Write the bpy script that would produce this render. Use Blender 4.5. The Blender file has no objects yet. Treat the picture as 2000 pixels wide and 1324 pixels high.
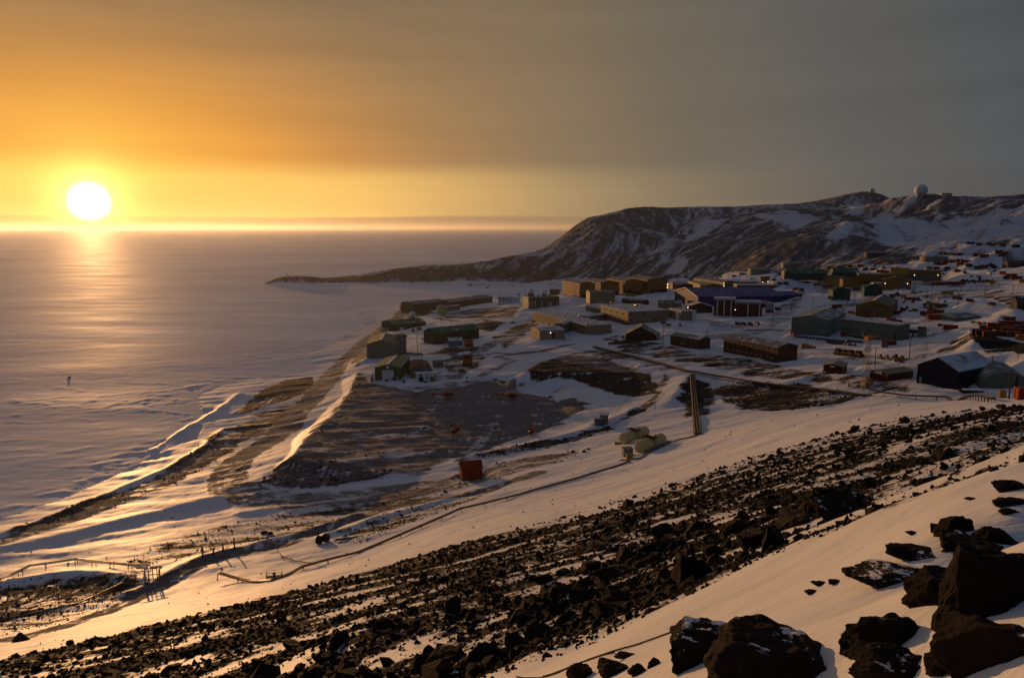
import bpy, bmesh, math, random, time
import numpy as np
from mathutils import Vector
T0 = time.time()
SC = bpy.context.scene
R = math.radians
# ---------------------------------------------------------------- camera
CAM_Z = 100.0
FPX = 1400.0                      # focal length in pixels of the 2000 px wide photograph
HOR = 446.0
PITCH = math.atan((662.0 - HOR) / FPX)
cam_data = bpy.data.cameras.new("camera")
cam_data.sensor_width = 36.0
cam_data.lens = 36.0 * FPX / 2000.0
cam_data.clip_start = 0.1
cam_data.clip_end = 200000.0
cam = bpy.data.objects.new("camera", cam_data)
SC.collection.objects.link(cam)
cam.location = (0, 0, CAM_Z)
cam.rotation_euler = (math.pi / 2 - PITCH, 0, 0)
SC.camera = cam

# ---------------------------------------------------------------- sun and sky
SUN_AZ = math.atan((179 - 1000) / 1416.0)          # negative: to the left of the view axis
SUN_EL = R(2.5)
sun_dir = Vector((math.sin(SUN_AZ) * math.cos(SUN_EL), math.cos(SUN_AZ) * math.cos(SUN_EL), math.sin(SUN_EL)))
sl = bpy.data.lights.new("sun", 'SUN')
sl.energy = 2.9
sl.angle = R(0.6)
sl.color = (1.0, 0.50, 0.185)
so = bpy.data.objects.new("sun", sl)
SC.collection.objects.link(so)
so.rotation_euler = (-sun_dir).to_track_quat('-Z', 'Y').to_euler()

SC.view_settings.view_transform = 'Standard'
SC.view_settings.look = 'None'
SC.view_settings.exposure = 0.0
SC.view_settings.gamma = 1.0

def nd(nt, t, **kw):
    n = nt.nodes.new(t)
    for k, v in kw.items():
        if k == 'inp':
            for a, b in v.items():
                n.inputs[a].default_value = b
        else:
            setattr(n, k, v)
    return n

def math_node(nt, op, a, b=None, clamp=False):
    n = nt.nodes.new('ShaderNodeMath'); n.operation = op; n.use_clamp = clamp
    for i, v in enumerate((a, b)):
        if v is None: continue
        if isinstance(v, (int, float)): n.inputs[i].default_value = v
        else: nt.links.new(v, n.inputs[i])
    return n.outputs[0]

def ramp(nt, fac, stops, interp='LINEAR'):
    n = nt.nodes.new('ShaderNodeValToRGB')
    cr = n.color_ramp; cr.interpolation = interp
    while len(cr.elements) < len(stops): cr.elements.new(0.5)
    for e, (p, c) in zip(cr.elements, stops):
        e.position = p
        e.color = (c[0], c[1], c[2], 1) if not isinstance(c, (int, float)) else (c, c, c, 1)
    nt.links.new(fac, n.inputs[0])
    return n.outputs[0]

def maprange(nt, v, a, b, c=0.0, d=1.0, smooth=False):
    n = nt.nodes.new('ShaderNodeMapRange')
    if smooth: n.interpolation_type = 'SMOOTHSTEP'
    nt.links.new(v, n.inputs[0])
    for i, k in enumerate((a, b, c, d)): n.inputs[i + 1].default_value = k
    return n.outputs[0]

def mix(nt, fac, a, b, mode='MIX'):
    n = nt.nodes.new('ShaderNodeMix'); n.data_type = 'RGBA'; n.blend_type = mode
    def put(s, v):
        if isinstance(v, (int, float)): s.default_value = v
        elif isinstance(v, tuple): s.default_value = (v[0], v[1], v[2], 1)
        else: nt.links.new(v, s)
    put(n.inputs[0], fac); put(n.inputs[6], a); put(n.inputs[7], b)
    return n.outputs[2]

def build_world():
    w = bpy.data.worlds.new("World"); SC.world = w; w.use_nodes = True
    nt = w.node_tree; nt.nodes.clear()
    out = nd(nt, 'ShaderNodeOutputWorld'); bg = nd(nt, 'ShaderNodeBackground')
    nt.links.new(bg.outputs[0], out.inputs[0])
    tc = nd(nt, 'ShaderNodeTexCoord')
    nrm = nd(nt, 'ShaderNodeVectorMath', operation='NORMALIZE'); nt.links.new(tc.outputs['Generated'], nrm.inputs[0])
    sep = nd(nt, 'ShaderNodeSeparateXYZ'); nt.links.new(nrm.outputs[0], sep.inputs[0])
    # elevation in degrees
    el = math_node(nt, 'MULTIPLY', math_node(nt, 'ARCSINE', sep.outputs[2]), 57.2958)
    # angle from the sun in degrees
    sd = Vector((math.sin(SUN_AZ) * math.cos(R(1.8)), math.cos(SUN_AZ) * math.cos(R(1.8)), math.sin(R(1.8))))
    dt = nd(nt, 'ShaderNodeVectorMath', operation='DOT_PRODUCT'); nt.links.new(nrm.outputs[0], dt.inputs[0]); dt.inputs[1].default_value = sd
    th = math_node(nt, 'MULTIPLY', math_node(nt, 'ARCCOSINE', math_node(nt, 'MINIMUM', dt.outputs['Value'], 0.9999999)), 57.2958)
    # azimuth distance from the sun in degrees
    az = math_node(nt, 'ARCTAN2', sep.outputs[0], sep.outputs[1])
    daz = math_node(nt, 'MULTIPLY', math_node(nt, 'ABSOLUTE', math_node(nt, 'SUBTRACT', az, SUN_AZ)), 57.2958)
    e2 = math_node(nt, 'MULTIPLY', math_node(nt, 'MAXIMUM', math_node(nt, 'SUBTRACT', el, 2.15), 0.0), 1.45)
    thw = math_node(nt, 'SQRT', math_node(nt, 'ADD', math_node(nt, 'MULTIPLY', daz, daz), math_node(nt, 'MULTIPLY', e2, e2)))
    # soft streaks in the thin cloud
    mp = nd(nt, 'ShaderNodeMapping'); mp.inputs['Scale'].default_value = (1.2, 1.2, 16); nt.links.new(nrm.outputs[0], mp.inputs[0])
    nz = nd(nt, 'ShaderNodeTexNoise', inp={'Scale': 2.2, 'Detail': 5, 'Roughness': 0.5}); nt.links.new(mp.outputs[0], nz.inputs['Vector'])
    # wide wash of colour by distance from the sun
    wash = ramp(nt, maprange(nt, thw, 0, 120), [
        (0.00, (0.98, 0.47, 0.055)), (0.05, (0.93, 0.43, 0.055)), (0.095, (0.83, 0.345, 0.052)), (0.15, (0.60, 0.275, 0.072)),
        (0.21, (0.40, 0.225, 0.092)), (0.28, (0.262, 0.185, 0.106)), (0.36, (0.170, 0.143, 0.105)), (0.46, (0.116, 0.113, 0.106)),
        (0.56, (0.076, 0.085, 0.093)), (0.66, (0.048, 0.064, 0.095)), (0.95, (0.054, 0.082, 0.148))])
    # fall-off with height
    hf = ramp(nt, maprange(nt, el, 0, 60), [(0, 1.0), (0.08, 1.0), (0.2, 0.97), (0.33, 0.86), (0.6, 0.85), (1, 1.0)])
    col = mix(nt, 1.0, wash, hf, 'MULTIPLY')
    col = mix(nt, math_node(nt, 'MULTIPLY', maprange(nt, el, 4, 20, 0, 0.85, True), maprange(nt, daz, 46, 20, 0, 1, True)), col, (0.215, 0.150, 0.088))
    # bright clear band above the cloud bank (about 1 to 4.4 degrees)
    elw = math_node(nt, 'ADD', el, math_node(nt, 'MULTIPLY', math_node(nt, 'SUBTRACT', nz.outputs[0], 0.5), 1.3))
    band = math_node(nt, 'MULTIPLY', maprange(nt, elw, 5.2, 3.4, 0, 1, True), maprange(nt, elw, 0.4, 0.9, 0, 1, True))
    bandf = math_node(nt, 'MULTIPLY', band, maprange(nt, daz, 62, 4, 0.05, 1.0, True))
    bcol = ramp(nt, maprange(nt, daz, 0, 60), [(0, (1.0, 0.64, 0.12)), (0.30, (1.0, 0.62, 0.15)), (0.45, (0.82, 0.51, 0.17)), (0.62, (0.50, 0.36, 0.17)), (1, (0.13, 0.115, 0.095))])
    col = mix(nt, math_node(nt, 'MULTIPLY', bandf, 0.85), col, bcol)
    # low bank on the horizon
    bank = maprange(nt, el, 1.32, 1.05, 0, 1, True)
    bkw = math_node(nt, 'ADD', el, math_node(nt, 'MULTIPLY', math_node(nt, 'SUBTRACT', nz.outputs[0], 0.5), 0.35))
    bank = maprange(nt, bkw, 0.98, 0.72, 0, 1, True)
    kcol = ramp(nt, maprange(nt, daz, 0, 60), [(0, (0.95, 0.40, 0.03)), (0.08, (0.80, 0.34, 0.045)), (0.22, (0.50, 0.255, 0.09)), (0.5, (0.27, 0.19, 0.12)), (0.8, (0.165, 0.13, 0.10)), (1, (0.10, 0.09, 0.085))])
    col = mix(nt, math_node(nt, 'MULTIPLY', bank, 0.9), col, kcol)
    # gentle mottling
    col = mix(nt, 1.0, col, ramp(nt, nz.outputs[0], [(0.25, 0.92), (0.75, 1.08)]), 'MULTIPLY')
    # sun disc with its aureole
    disc = math_node(nt, 'MULTIPLY', maprange(nt, th, 1.5, 0.6, 0, 1, True), 4.0)
    g1 = math_node(nt, 'EXPONENT', math_node(nt, 'MULTIPLY', math_node(nt, 'MAXIMUM', math_node(nt, 'SUBTRACT', th, 0.9), 0.0), -1.05))
    g2 = math_node(nt, 'EXPONENT', math_node(nt, 'MULTIPLY', th, -0.40))
    c1 = nd(nt, 'ShaderNodeVectorMath', operation='SCALE', inp={0: (1.5, 1.15, 0.40)}); nt.links.new(g1, c1.inputs['Scale'])
    c2 = nd(nt, 'ShaderNodeVectorMath', operation='SCALE', inp={0: (0.50, 0.30, 0.02)}); nt.links.new(g2, c2.inputs['Scale'])
    c3 = nd(nt, 'ShaderNodeVectorMath', operation='SCALE', inp={0: (1.0, 0.93, 0.74)}); nt.links.new(disc, c3.inputs['Scale'])
    gl = nd(nt, 'ShaderNodeVectorMath', operation='ADD'); nt.links.new(c1.outputs[0], gl.inputs[0]); nt.links.new(c2.outputs[0], gl.inputs[1])
    gl0 = gl; gl = nd(nt, 'ShaderNodeVectorMath', operation='ADD'); nt.links.new(gl0.outputs[0], gl.inputs[0]); nt.links.new(c3.outputs[0], gl.inputs[1])
    lowcut = maprange(nt, el, -0.1, 1.0, 0.45, 1.0, True)
    gl2 = mix(nt, 1.0, gl.outputs[0], lowcut, 'MULTIPLY')
    col = mix(nt, 1.0, col, gl2, 'ADD')
    # below the horizon
    below = maprange(nt, el, -0.15, -0.4)
    col = mix(nt, below, col, (0.10, 0.08, 0.07))
    nt.links.new(col, bg.inputs[0]); bg.inputs[1].default_value = 1.0
build_world()
# ---------------------------------------------------------------- projection helpers (photograph pixels <-> world)
CP, SP = math.cos(PITCH), math.sin(PITCH)
def ray(px, py):
    a = px - 1000.0; b = 662.0 - py
    return np.array([a, FPX * CP + b * SP, -FPX * SP + b * CP])
def at_z(px, py, z):
    d = ray(px, py); s = (z - CAM_Z) / d[2]
    return np.array([d[0] * s, d[1] * s, z])
def tan_dep(px, py):
    d = ray(px, py); return -d[2] / math.hypot(d[0], d[1])
def az_of(px, py=HOR):
    d = ray(px, py); return math.atan2(d[0], d[1])
def project(x, y, z):
    w = np.array([x, y, z - CAM_Z]); f = w[1] * CP - w[2] * SP; u = w[1] * SP + w[2] * CP
    return 1000 + FPX * w[0] / f, 662 - FPX * u / f

# ---------------------------------------------------------------- numpy noise
def _hash(ix, iy, seed):
    h = (ix.astype(np.int64) * 374761393 + iy.astype(np.int64) * 668265263 + seed * 982451653) & 0xFFFFFFFF
    h = ((h ^ (h >> 13)) * 1274126177) & 0xFFFFFFFF
    h = (h ^ (h >> 16)) & 0xFFFFFFFF
    return h
def perlin(x, y, seed=0):
    x0 = np.floor(x); y0 = np.floor(y); fx = x - x0; fy = y - y0
    ux = fx * fx * fx * (fx * (fx * 6 - 15) + 10); uy = fy * fy * fy * (fy * (fy * 6 - 15) + 10)
    def g(dx, dy):
        a = _hash(x0 + dx, y0 + dy, seed) * (2 * math.pi / 4294967296.0)
        return np.cos(a) * (fx - dx) + np.sin(a) * (fy - dy)
    n0 = g(0, 0) * (1 - ux) + g(1, 0) * ux
    n1 = g(0, 1) * (1 - ux) + g(1, 1) * ux
    return (n0 * (1 - uy) + n1 * uy) * 1.5
def fbm(x, y, oct=4, seed=0, gain=0.5):
    s = 0; a = 1.0; t = 0
    for i in range(oct):
        s = s + a * perlin(x * (2 ** i) + 17.3 * i, y * (2 ** i) - 9.1 * i, seed + i); t += a; a *= gain
    return s / t * 1.3
def sstep(a, b, x):
    t = np.clip((x - a) / (b - a), 0, 1); return t * t * (3 - 2 * t)

# ---------------------------------------------------------------- control points of the land: (azimuth, ln r) -> height
CPT = []
def cz(px, py, z):
    p = at_z(px, py, z); CPT.append((math.atan2(p[0], p[1]), math.log(math.hypot(p[0], p[1])), z))
def cr_(px, py, r):
    CPT.append((az_of(px, py), math.log(r), CAM_Z - tan_dep(px, py) * r))
def cw(px, r, z):
    CPT.append((az_of(px), math.log(r), z))
# sea ice (kept just below zero; flattened later)
for p in [(0, 1000), (-300, 1010), (-300, 800), (0, 850), (200, 900), (330, 860), (300, 760), (0, 650), (500, 700), (600, 660), (450, 600), (200, 540), (500, 560), (700, 590), (650, 620),
          (850, 575), (800, 588), (950, 572), (0, 480), (300, 480), (600, 480), (800, 480), (950, 470), (-400, 560), (1000, 566), (-300, 480), (0, 455), (400, 455), (800, 455)]:
    cz(p[0], p[1], -0.6)
# shore and low land
for p in [(0, 1030, 1.5), (-300, 1100, 1.5), (0, 1065, 3.5), (150, 985, 1.5), (300, 930, 1.5), (400, 868, 1.5), (430, 900, 3), (470, 815, 1.5), (520, 780, 2), (560, 745, 2.5), (640, 735, 3.5), (600, 790, 4),
          (650, 700, 1.5), (690, 665, 1.5), (740, 638, 1.5), (770, 618, 3), (550, 860, 4.5), (440, 940, 5), (330, 960, 4), (480, 985, 6), (250, 1030, 5), (100, 1100, 6.0), (-300, 1180, 6), (200, 1110, 8.5), (0, 1140, 8.5), (300, 1060, 7.5),
          (100, 1210, 16), (-100, 1230, 16), (300, 1160, 15), (450, 1080, 11.5), (640, 1055, 14), (700, 1000, 10), (620, 985, 7.5), (800, 985, 13), (900, 960, 15), (450, 1150, 20), (700, 1090, 21),
          (760, 745, 12), (700, 760, 12), (600, 880, 12), (800, 850, 12), (900, 780, 12), (880, 900, 12.5), (1000, 800, 12.5), (1000, 880, 15), (1100, 830, 14), (1150, 780, 15),
          (920, 925, 14.5), (1000, 940, 19), (1100, 900, 19), (1180, 820, 16.5), (1250, 800, 19), (1250, 870, 24.5), (1200, 930, 28), (1360, 850, 27), (1340, 735, 23.5), (1250, 760, 19), (1100, 760, 16), (950, 740, 13),
          (750, 700, 10), (715, 705, 9), (700, 715, 5), (800, 680, 12), (880, 670, 14), (960, 665, 16), (880, 715, 13), (950, 700, 15), (820, 640, 9), (770, 650, 6), (900, 630, 14), (960, 625, 16),
          (800, 613, 6), (880, 604, 9), (960, 594, 12), (900, 590, 3), (1000, 640, 18), (1010, 600, 17), (1050, 606, 21), (1060, 665, 20), (1000, 680, 17), (1120, 680, 21), (1140, 655, 22),
          (1040, 585, 12), (1200, 630, 26), (1230, 636, 27), (1300, 635, 29), (1250, 665, 26), (1360, 684, 27), (1500, 708, 28), (1420, 688, 27.5), (1300, 700, 25), (1200, 690, 22.5), (1450, 740, 26), (1600, 770, 29),
          (1550, 720, 29), (1640, 735, 33), (1730, 745, 35), (1820, 760, 37), (1900, 775, 38), (1990, 770, 40), (2150, 770, 44), (1700, 700, 35), (1600, 690, 31), (1780, 700, 37), (1850, 670, 41), (1950, 680, 44), (2100, 680, 50),
          (1132, 580, 30), (1180, 575, 31), (1260, 571, 32), (1200, 595, 27.5), (1100, 600, 24), (1300, 600, 31), (1340, 625, 30.5), (1370, 597, 34), (1500, 597, 36), (1400, 640, 31), (1480, 650, 31), (1480, 620, 33), (1560, 640, 34),
          (1600, 600, 38), (1540, 570, 41), (1440, 567, 38), (1340, 566, 34.5), (1400, 548, 34), (1650, 562, 45), (1600, 620, 36), (1650, 660, 33.5), (1750, 670, 36.5), (1700, 625, 38.5), (1700, 580, 43), (1780, 565, 47), (1780, 620, 41),
          (1850, 610, 44), (1850, 560, 50), (1990, 560, 55), (1990, 620, 50), (2150, 600, 58), (1600, 545, 48), (1500, 545, 44), (1700, 550, 50), (1830, 545, 53)]:
    cz(*p)
# base of the far hills
for p in [(1000, 548, 3), (1050, 548, 6), (900, 556, 0.5), (1100, 548, 10), (1180, 544, 15), (1280, 543, 21), (1400, 538, 31), (1500, 534, 41), (1600, 530, 50), (1700, 522, 57), (1800, 515, 63), (1900, 510, 66), (2000, 512, 66),
          (560, 551, 0.5), (650, 552, 0.6), (750, 554, 0.8), (850, 550, 1.5), (520, 552, -0.6), (600, 556, -0.6), (700, 562, -0.6)]:
    cz(*p)
# the ridge running out to the point: crest, then the far side
for (px, py, r) in [(535, 541, 1385), (560, 536, 1400), (600, 538, 1400), (640, 544, 1410), (680, 542, 1420), (720, 534, 1430), (760, 529, 1430), (820, 520, 1440), (870, 516, 1450), (930, 512, 1450), (1000, 499, 1470), (1060, 486, 1490)]:
    cr_(px, py, r); cw(px, r * 1.1, -4 if px < 960 else 2)
for (px, r, z) in [(480, 1400, -2), (500, 1500, -3), (505, 1390, -2.0), (515, 1350, -1.2), (600, 1900, -5), (800, 1900, -5), (1000, 2000, -5), (1000, 4000, -5), (300, 4000, -5), (700, 4000, -5), (0, 3000, -2)]:
    cw(px, r, z)
# the big hill: skyline, and the drop behind it
for (px, py, r) in [(1100, 461, 1520), (1130, 436, 1560), (1155, 421, 1590), (1180, 421, 1600), (1210, 410, 1640), (1280, 403, 1680), (1350, 405, 1700), (1420, 405, 1700), (1500, 401, 1750), (1560, 399, 1800), (1600, 396, 1850), (1640, 383, 1900),
                    (1680, 377, 1900), (1720, 378, 1880), (1800, 383, 1450), (1760, 387, 1470), (1850, 388, 1500), (1900, 390, 1550), (1960, 391, 1600), (2000, 391, 1600), (2150, 385, 1650)]:
    cr_(px, py, r); cw(px, r * 1.25, (CAM_Z - tan_dep(px, py) * r) * 0.6)
for (px, r, z) in [(1100, 2300, -5), (1200, 3000, 0), (1500, 3200, 60), (1900, 3200, 120), (2200, 3000, 140)]:
    cw(px, r, z)
for (px, py, r) in [(1120, 480, 1420), (1180, 450, 1430), (1250, 440, 1500), (1200, 500, 1330), (1300, 480, 1350), (1330, 440, 1520), (1400, 440, 1450), (1450, 425, 1500), (1400, 490, 1200), (1500, 420, 1520), (1520, 450, 1250), (1560, 425, 1350), (1640, 427, 1230),
                    (1620, 450, 1150), (1660, 445, 1140), (1600, 480, 1060), (1500, 490, 1080), (1700, 480, 1040), (1740, 430, 1400), (1700, 410, 1650), (1680, 440, 1400), (1800, 420, 1330), (1850, 440, 1230), (1760, 470, 1120), (1800, 485, 1000), (1900, 450, 1120), (1900, 480, 950), (2000, 440, 1150), (2000, 480, 880), (1750, 500, 950)]:
    cr_(px, py, r)
# the hillside under the camera
for (px, py, r) in [(2000, 792, 150), (2150, 780, 150), (1850, 805, 155), (1700, 832, 150), (1500, 885, 140), (1300, 950, 130), (1100, 1010, 122), (900, 1060, 116), (600, 1150, 108), (300, 1222, 105), (0, 1290, 103), (-300, 1350, 95),
                    (1950, 780, 235), (1700, 795, 238), (1500, 830, 225), (1400, 880, 205), (1200, 960, 160), (1000, 1010, 150), (800, 1070, 145), (500, 1150, 135),
                    (1950, 830, 75), (1800, 850, 90), (1600, 900, 85), (1450, 950, 78), (1300, 1010, 68), (1100, 1080, 58), (900, 1130, 56), (700, 1180, 62), (400, 1250, 68), (200, 1310, 68), (0, 1340, 72), (-300, 1480, 55),
                    (1960, 870, 32), (1850, 910, 30), (1700, 970, 28), (1500, 1045, 26), (1350, 1100, 26), (1100, 1150, 34), (1200, 1150, 26), (1000, 1190, 30), (800, 1230, 34), (600, 1290, 36), (400, 1370, 38), (900, 1300, 22), (1050, 1260, 18), (750, 1340, 24), (1200, 1190, 17), (500, 1450, 25), (200, 1500, 30), (-200, 1600, 30),
                    (930, 1332, 9.5), (1130, 1260, 9.5), (1280, 1190, 9.6), (1400, 1130, 10), (1500, 1085, 10.5), (1700, 1015, 11.5), (1850, 958, 12.5), (1990, 885, 14), (2100, 840, 15),
                    (1100, 1330, 6.6), (1300, 1240, 6.6), (1500, 1170, 6.3), (1650, 1100, 6.8), (1500, 1310, 4.1), (1700, 1200, 4.6), (1800, 1070, 6), (1900, 1240, 3.6), (1990, 1000, 6.5), (1990, 1150, 4), (1900, 930, 9), (2150, 1050, 4.5), (1300, 1330, 4.6), (2000, 1320, 3.0), (2200, 1300, 2.6), (1000, 1450, 5), (600, 1700, 9), (1200, 1600, 3.2), (1700, 1600, 2.6)]:
    cr_(px, py, r)
for (px, r, z) in [(1000, 1.3, 98.2), (1600, 1.3, 98.4), (500, 1.3, 98.0), (0, 1.3, 97.9), (2000, 1.3, 98.6), (400, 3, 97.0), (0, 3, 96.5), (400, 6, 94.6), (0, 8, 92.5), (300, 12, 90.2), (2400, 5, 97.5), (2400, 20, 94), (2400, 60, 84)]:
    cw(px, r, z)

A_POINT = az_of(470); A_RIDGE = az_of(1000)
CPA = np.array(CPT)
def _U(d2): return 0.5 * d2 * np.log(d2 + 1e-12)
def _tps_fit(P, v, lam=2e-4):
    n = len(P); d2 = ((P[:, None] - P[None]) ** 2).sum(-1)
    K = _U(d2) + lam * np.eye(n)
    Q = np.hstack([np.ones((n, 1)), P]); A = np.zeros((n + 3, n + 3))
    A[:n, :n] = K; A[:n, n:] = Q; A[n:, :n] = Q.T
    return np.linalg.solve(A, np.concatenate([v, np.zeros(3)]))
RB = 25.0
_W = (CAM_Z - CPA[:, 2]) / (np.exp(CPA[:, 1]) + RB)
_P = CPA[:, :2] * np.array([1.0, 1.0])
_C = _tps_fit(_P, _W)
# lookup grid
GA0, GA1, GL0, GL1 = R(-50), R(50), math.log(1.1), math.log(6000)
NGA, NGL = 420, 620
_ga = np.linspace(GA0, GA1, NGA); _gl = np.linspace(GL0, GL1, NGL)
_G = np.zeros((NGL, NGA))
for i in range(NGL):
    pts = np.stack([_ga, np.full(NGA, _gl[i])], 1)
    d2 = ((pts[:, None] - _P[None]) ** 2).sum(-1)
    w = _U(d2) @ _C[:-3] + _C[-3] + pts @ _C[-2:]
    _G[i] = CAM_Z - w * (math.exp(_gl[i]) + RB)
def bil(G, a, l, a0, a1, l0, l1):
    n_l, n_a = G.shape
    u = np.clip((a - a0) / (a1 - a0) * (n_a - 1), 0, n_a - 1.001); v = np.clip((l - l0) / (l1 - l0) * (n_l - 1), 0, n_l - 1.001)
    i = u.astype(int); j = v.astype(int); fu = u - i; fv = v - j
    return (G[j, i] * (1 - fu) + G[j, i + 1] * fu) * (1 - fv) + (G[j + 1, i] * (1 - fu) + G[j + 1, i + 1] * fu) * fv
def base_h(x, y):
    a = np.arctan2(x, y); l = np.log(np.maximum(np.hypot(x, y), 1.2))
    h = bil(_G, a, l, GA0, GA1, GL0, GL1)
    r = np.exp(l); lim = np.where(a < A_POINT, 800.0, 1500.0)       # open sea ice out there
    lim = np.where((a >= A_POINT) & (a < A_RIDGE), 1520.0, lim); lim = np.where(a >= A_RIDGE, 9000.0, lim)
    return h + (np.minimum(h, -1.0) - h) * sstep(1.0, 1.12, r / lim)

def poly_sd(x, y, poly, pad):
    """signed distance (negative inside) to a polygon, only near its box; far points get +pad"""
    P = np.asarray(poly, float)
    out = np.full(x.shape, float(pad))
    m = (x > P[:, 0].min() - pad) & (x < P[:, 0].max() + pad) & (y > P[:, 1].min() - pad) & (y < P[:, 1].max() + pad)
    if not m.any(): return out
    X = x[m]; Y = y[m]; d = np.full(X.shape, 1e9); ins = np.zeros(X.shape, bool)
    for k in range(len(P)):
        ax, ay = P[k]; bx, by = P[(k + 1) % len(P)]
        ex, ey = bx - ax, by - ay; L = ex * ex + ey * ey + 1e-12
        t = np.clip(((X - ax) * ex + (Y - ay) * ey) / L, 0, 1)
        d = np.minimum(d, np.hypot(X - ax - t * ex, Y - ay - t * ey))
        c = ((ay > Y) != (by > Y)) & (X < (bx - ax) * (Y - ay) / (by - ay + 1e-12) + ax)
        ins ^= c
    out[m] = np.minimum(np.where(ins, -d, d), pad)
    return out
def line_d(x, y, pts, pad):
    """distance to a polyline, and the fraction of the way along it"""
    P = np.asarray(pts, float)
    out = np.full(x.shape, float(pad)); tt = np.zeros(x.shape)
    m = (x > P[:, 0].min() - pad) & (x < P[:, 0].max() + pad) & (y > P[:, 1].min() - pad) & (y < P[:, 1].max() + pad)
    if not m.any(): return out, tt
    X = x[m]; Y = y[m]; d = np.full(X.shape, float(pad)); T = np.zeros(X.shape)
    n = len(P) - 1
    for k in range(n):
        ax, ay = P[k][:2]; bx, by = P[k + 1][:2]; ex, ey = bx - ax, by - ay; L = ex * ex + ey * ey + 1e-12
        t = np.clip(((X - ax) * ex + (Y - ay) * ey) / L, 0, 1)
        q = np.hypot(X - ax - t * ex, Y - ay - t * ey); b = q < d
        d = np.where(b, q, d); T = np.where(b, k + t, T)
    out[m] = d; tt[m] = T
    return out, tt
def W2(pts, z=None):
    """pixels -> world xy; each pixel (px, py) on the base surface, or at height z"""
    return [tuple((at_z(p[0], p[1], z) if z is not None else hit_base(p[0], p[1]))[:2]) for p in pts]
def hit_fn(fn):
    def f(px, py):
        d = ray(px, py); hl = math.hypot(d[0], d[1])
        rr = np.exp(np.linspace(math.log(1.5), math.log(5900), 6000))
        X = d[0] / hl * rr; Y = d[1] / hl * rr; Z = CAM_Z + d[2] / hl * rr
        below = Z < fn(X, Y)
        k = int(np.argmax(below)) if below.any() else len(rr) - 1
        return np.array([X[k], Y[k], Z[k]])
    return f
hit_base = hit_fn(base_h)
# ---------------------------------------------------------------- terraces, banks and roads cut into the land
PADS = []        # (world polygon, height, side slope)
RIDGES = []      # (world polyline with z, side slope)
def pad_px(pts, z, slope=0.6): PADS.append(([tuple(at_z(p[0], p[1], z)[:2]) for p in pts], z, slope))
pad_px([(699, 727), (684, 765), (661, 800), (623, 834), (590, 866), (568, 893), (610, 903), (660, 912), (720, 921), (800, 926), (880, 903), (960, 872), (1040, 850), (1110, 815), (1080, 770), (1000, 742), (860, 742)], 12.0, 0.50)
pad_px([(1030, 722), (1060, 706), (1090, 698), (1132, 692), (1180, 702), (1240, 717), (1218, 729), (1150, 728), (1090, 727)], 20.8, 0.62)
pad_px([(1895, 655), (1905, 640), (2000, 630), (2150, 640), (2150, 674), (2000, 670), (1905, 664)], 46.3, 0.7)
def ridge_px(pts, slope, dz=None):
    out = []
    for p in pts:
        if dz is None:
            a = az_of(p[0], p[1]); r = p[2]; out.append((math.sin(a) * r, math.cos(a) * r, CAM_Z - tan_dep(p[0], p[1]) * r))
        else:
            h = hit_base(p[0], p[1]); out.append((h[0], h[1], h[2] + dz))
    RIDGES.append((out, slope))
ridge_px([(1915, 582, 560), (1950, 589, 545), (1985, 602, 520)], 0.5)
ridge_px([(1965, 613, 498), (2010, 606, 498)], 0.5)
ridge_px([(250, 1165), (300, 1143), (350, 1113), (400, 1092), (460, 1078), (540, 1058), (620, 1035), (700, 1012)], 0.5, 1.3)
ridge_px([(-60, 1158), (0, 1146), (100, 1128), (200, 1124), (285, 1142)], 0.45, 1.6)
ridge_px([(0, 1048), (120, 1003), (250, 950), (330, 915), (390, 880), (440, 838), (520, 830)], 0.5, 0.9)
ridge_px([(-40, 1082), (150, 1040), (300, 1005), (420, 975)], 0.16, 1.1)
ridge_px([(0, 920), (120, 890), (230, 868)], 0.3, 0.5)
ridge_px([(470, 1005), (560, 992), (680, 985)], 0.3, 0.8)
ridge_px([(300, 880), (380, 830), (430, 800), (470, 770)], 0.4, 1.0)
ridge_px([(1000, 745), (960, 735), (930, 728)], 0.3, 0.8)
ridge_px([(640, 1048), (760, 1010), (880, 975), (940, 958)], 0.5, 1.0)
ridge_px([(900, 895), (1000, 880), (1100, 855), (1180, 832), (1240, 800)], 0.35, 1.2)
ridge_px([(1310, 790), (1330, 760), (1345, 740)], 0.35, 2.0)
ridge_px([(1440, 795), (1560, 792), (1680, 778)], 0.35, 1.0)
ridge_px([(1560, 745), (1620, 728), (1700, 745)], 0.3, 1.2)
ridge_px([(840, 700), (890, 690), (960, 686)], 0.3, 1.2)
ridge_px([(950, 642), (1000, 632), (1040, 620)], 0.4, 2.0)

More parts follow.
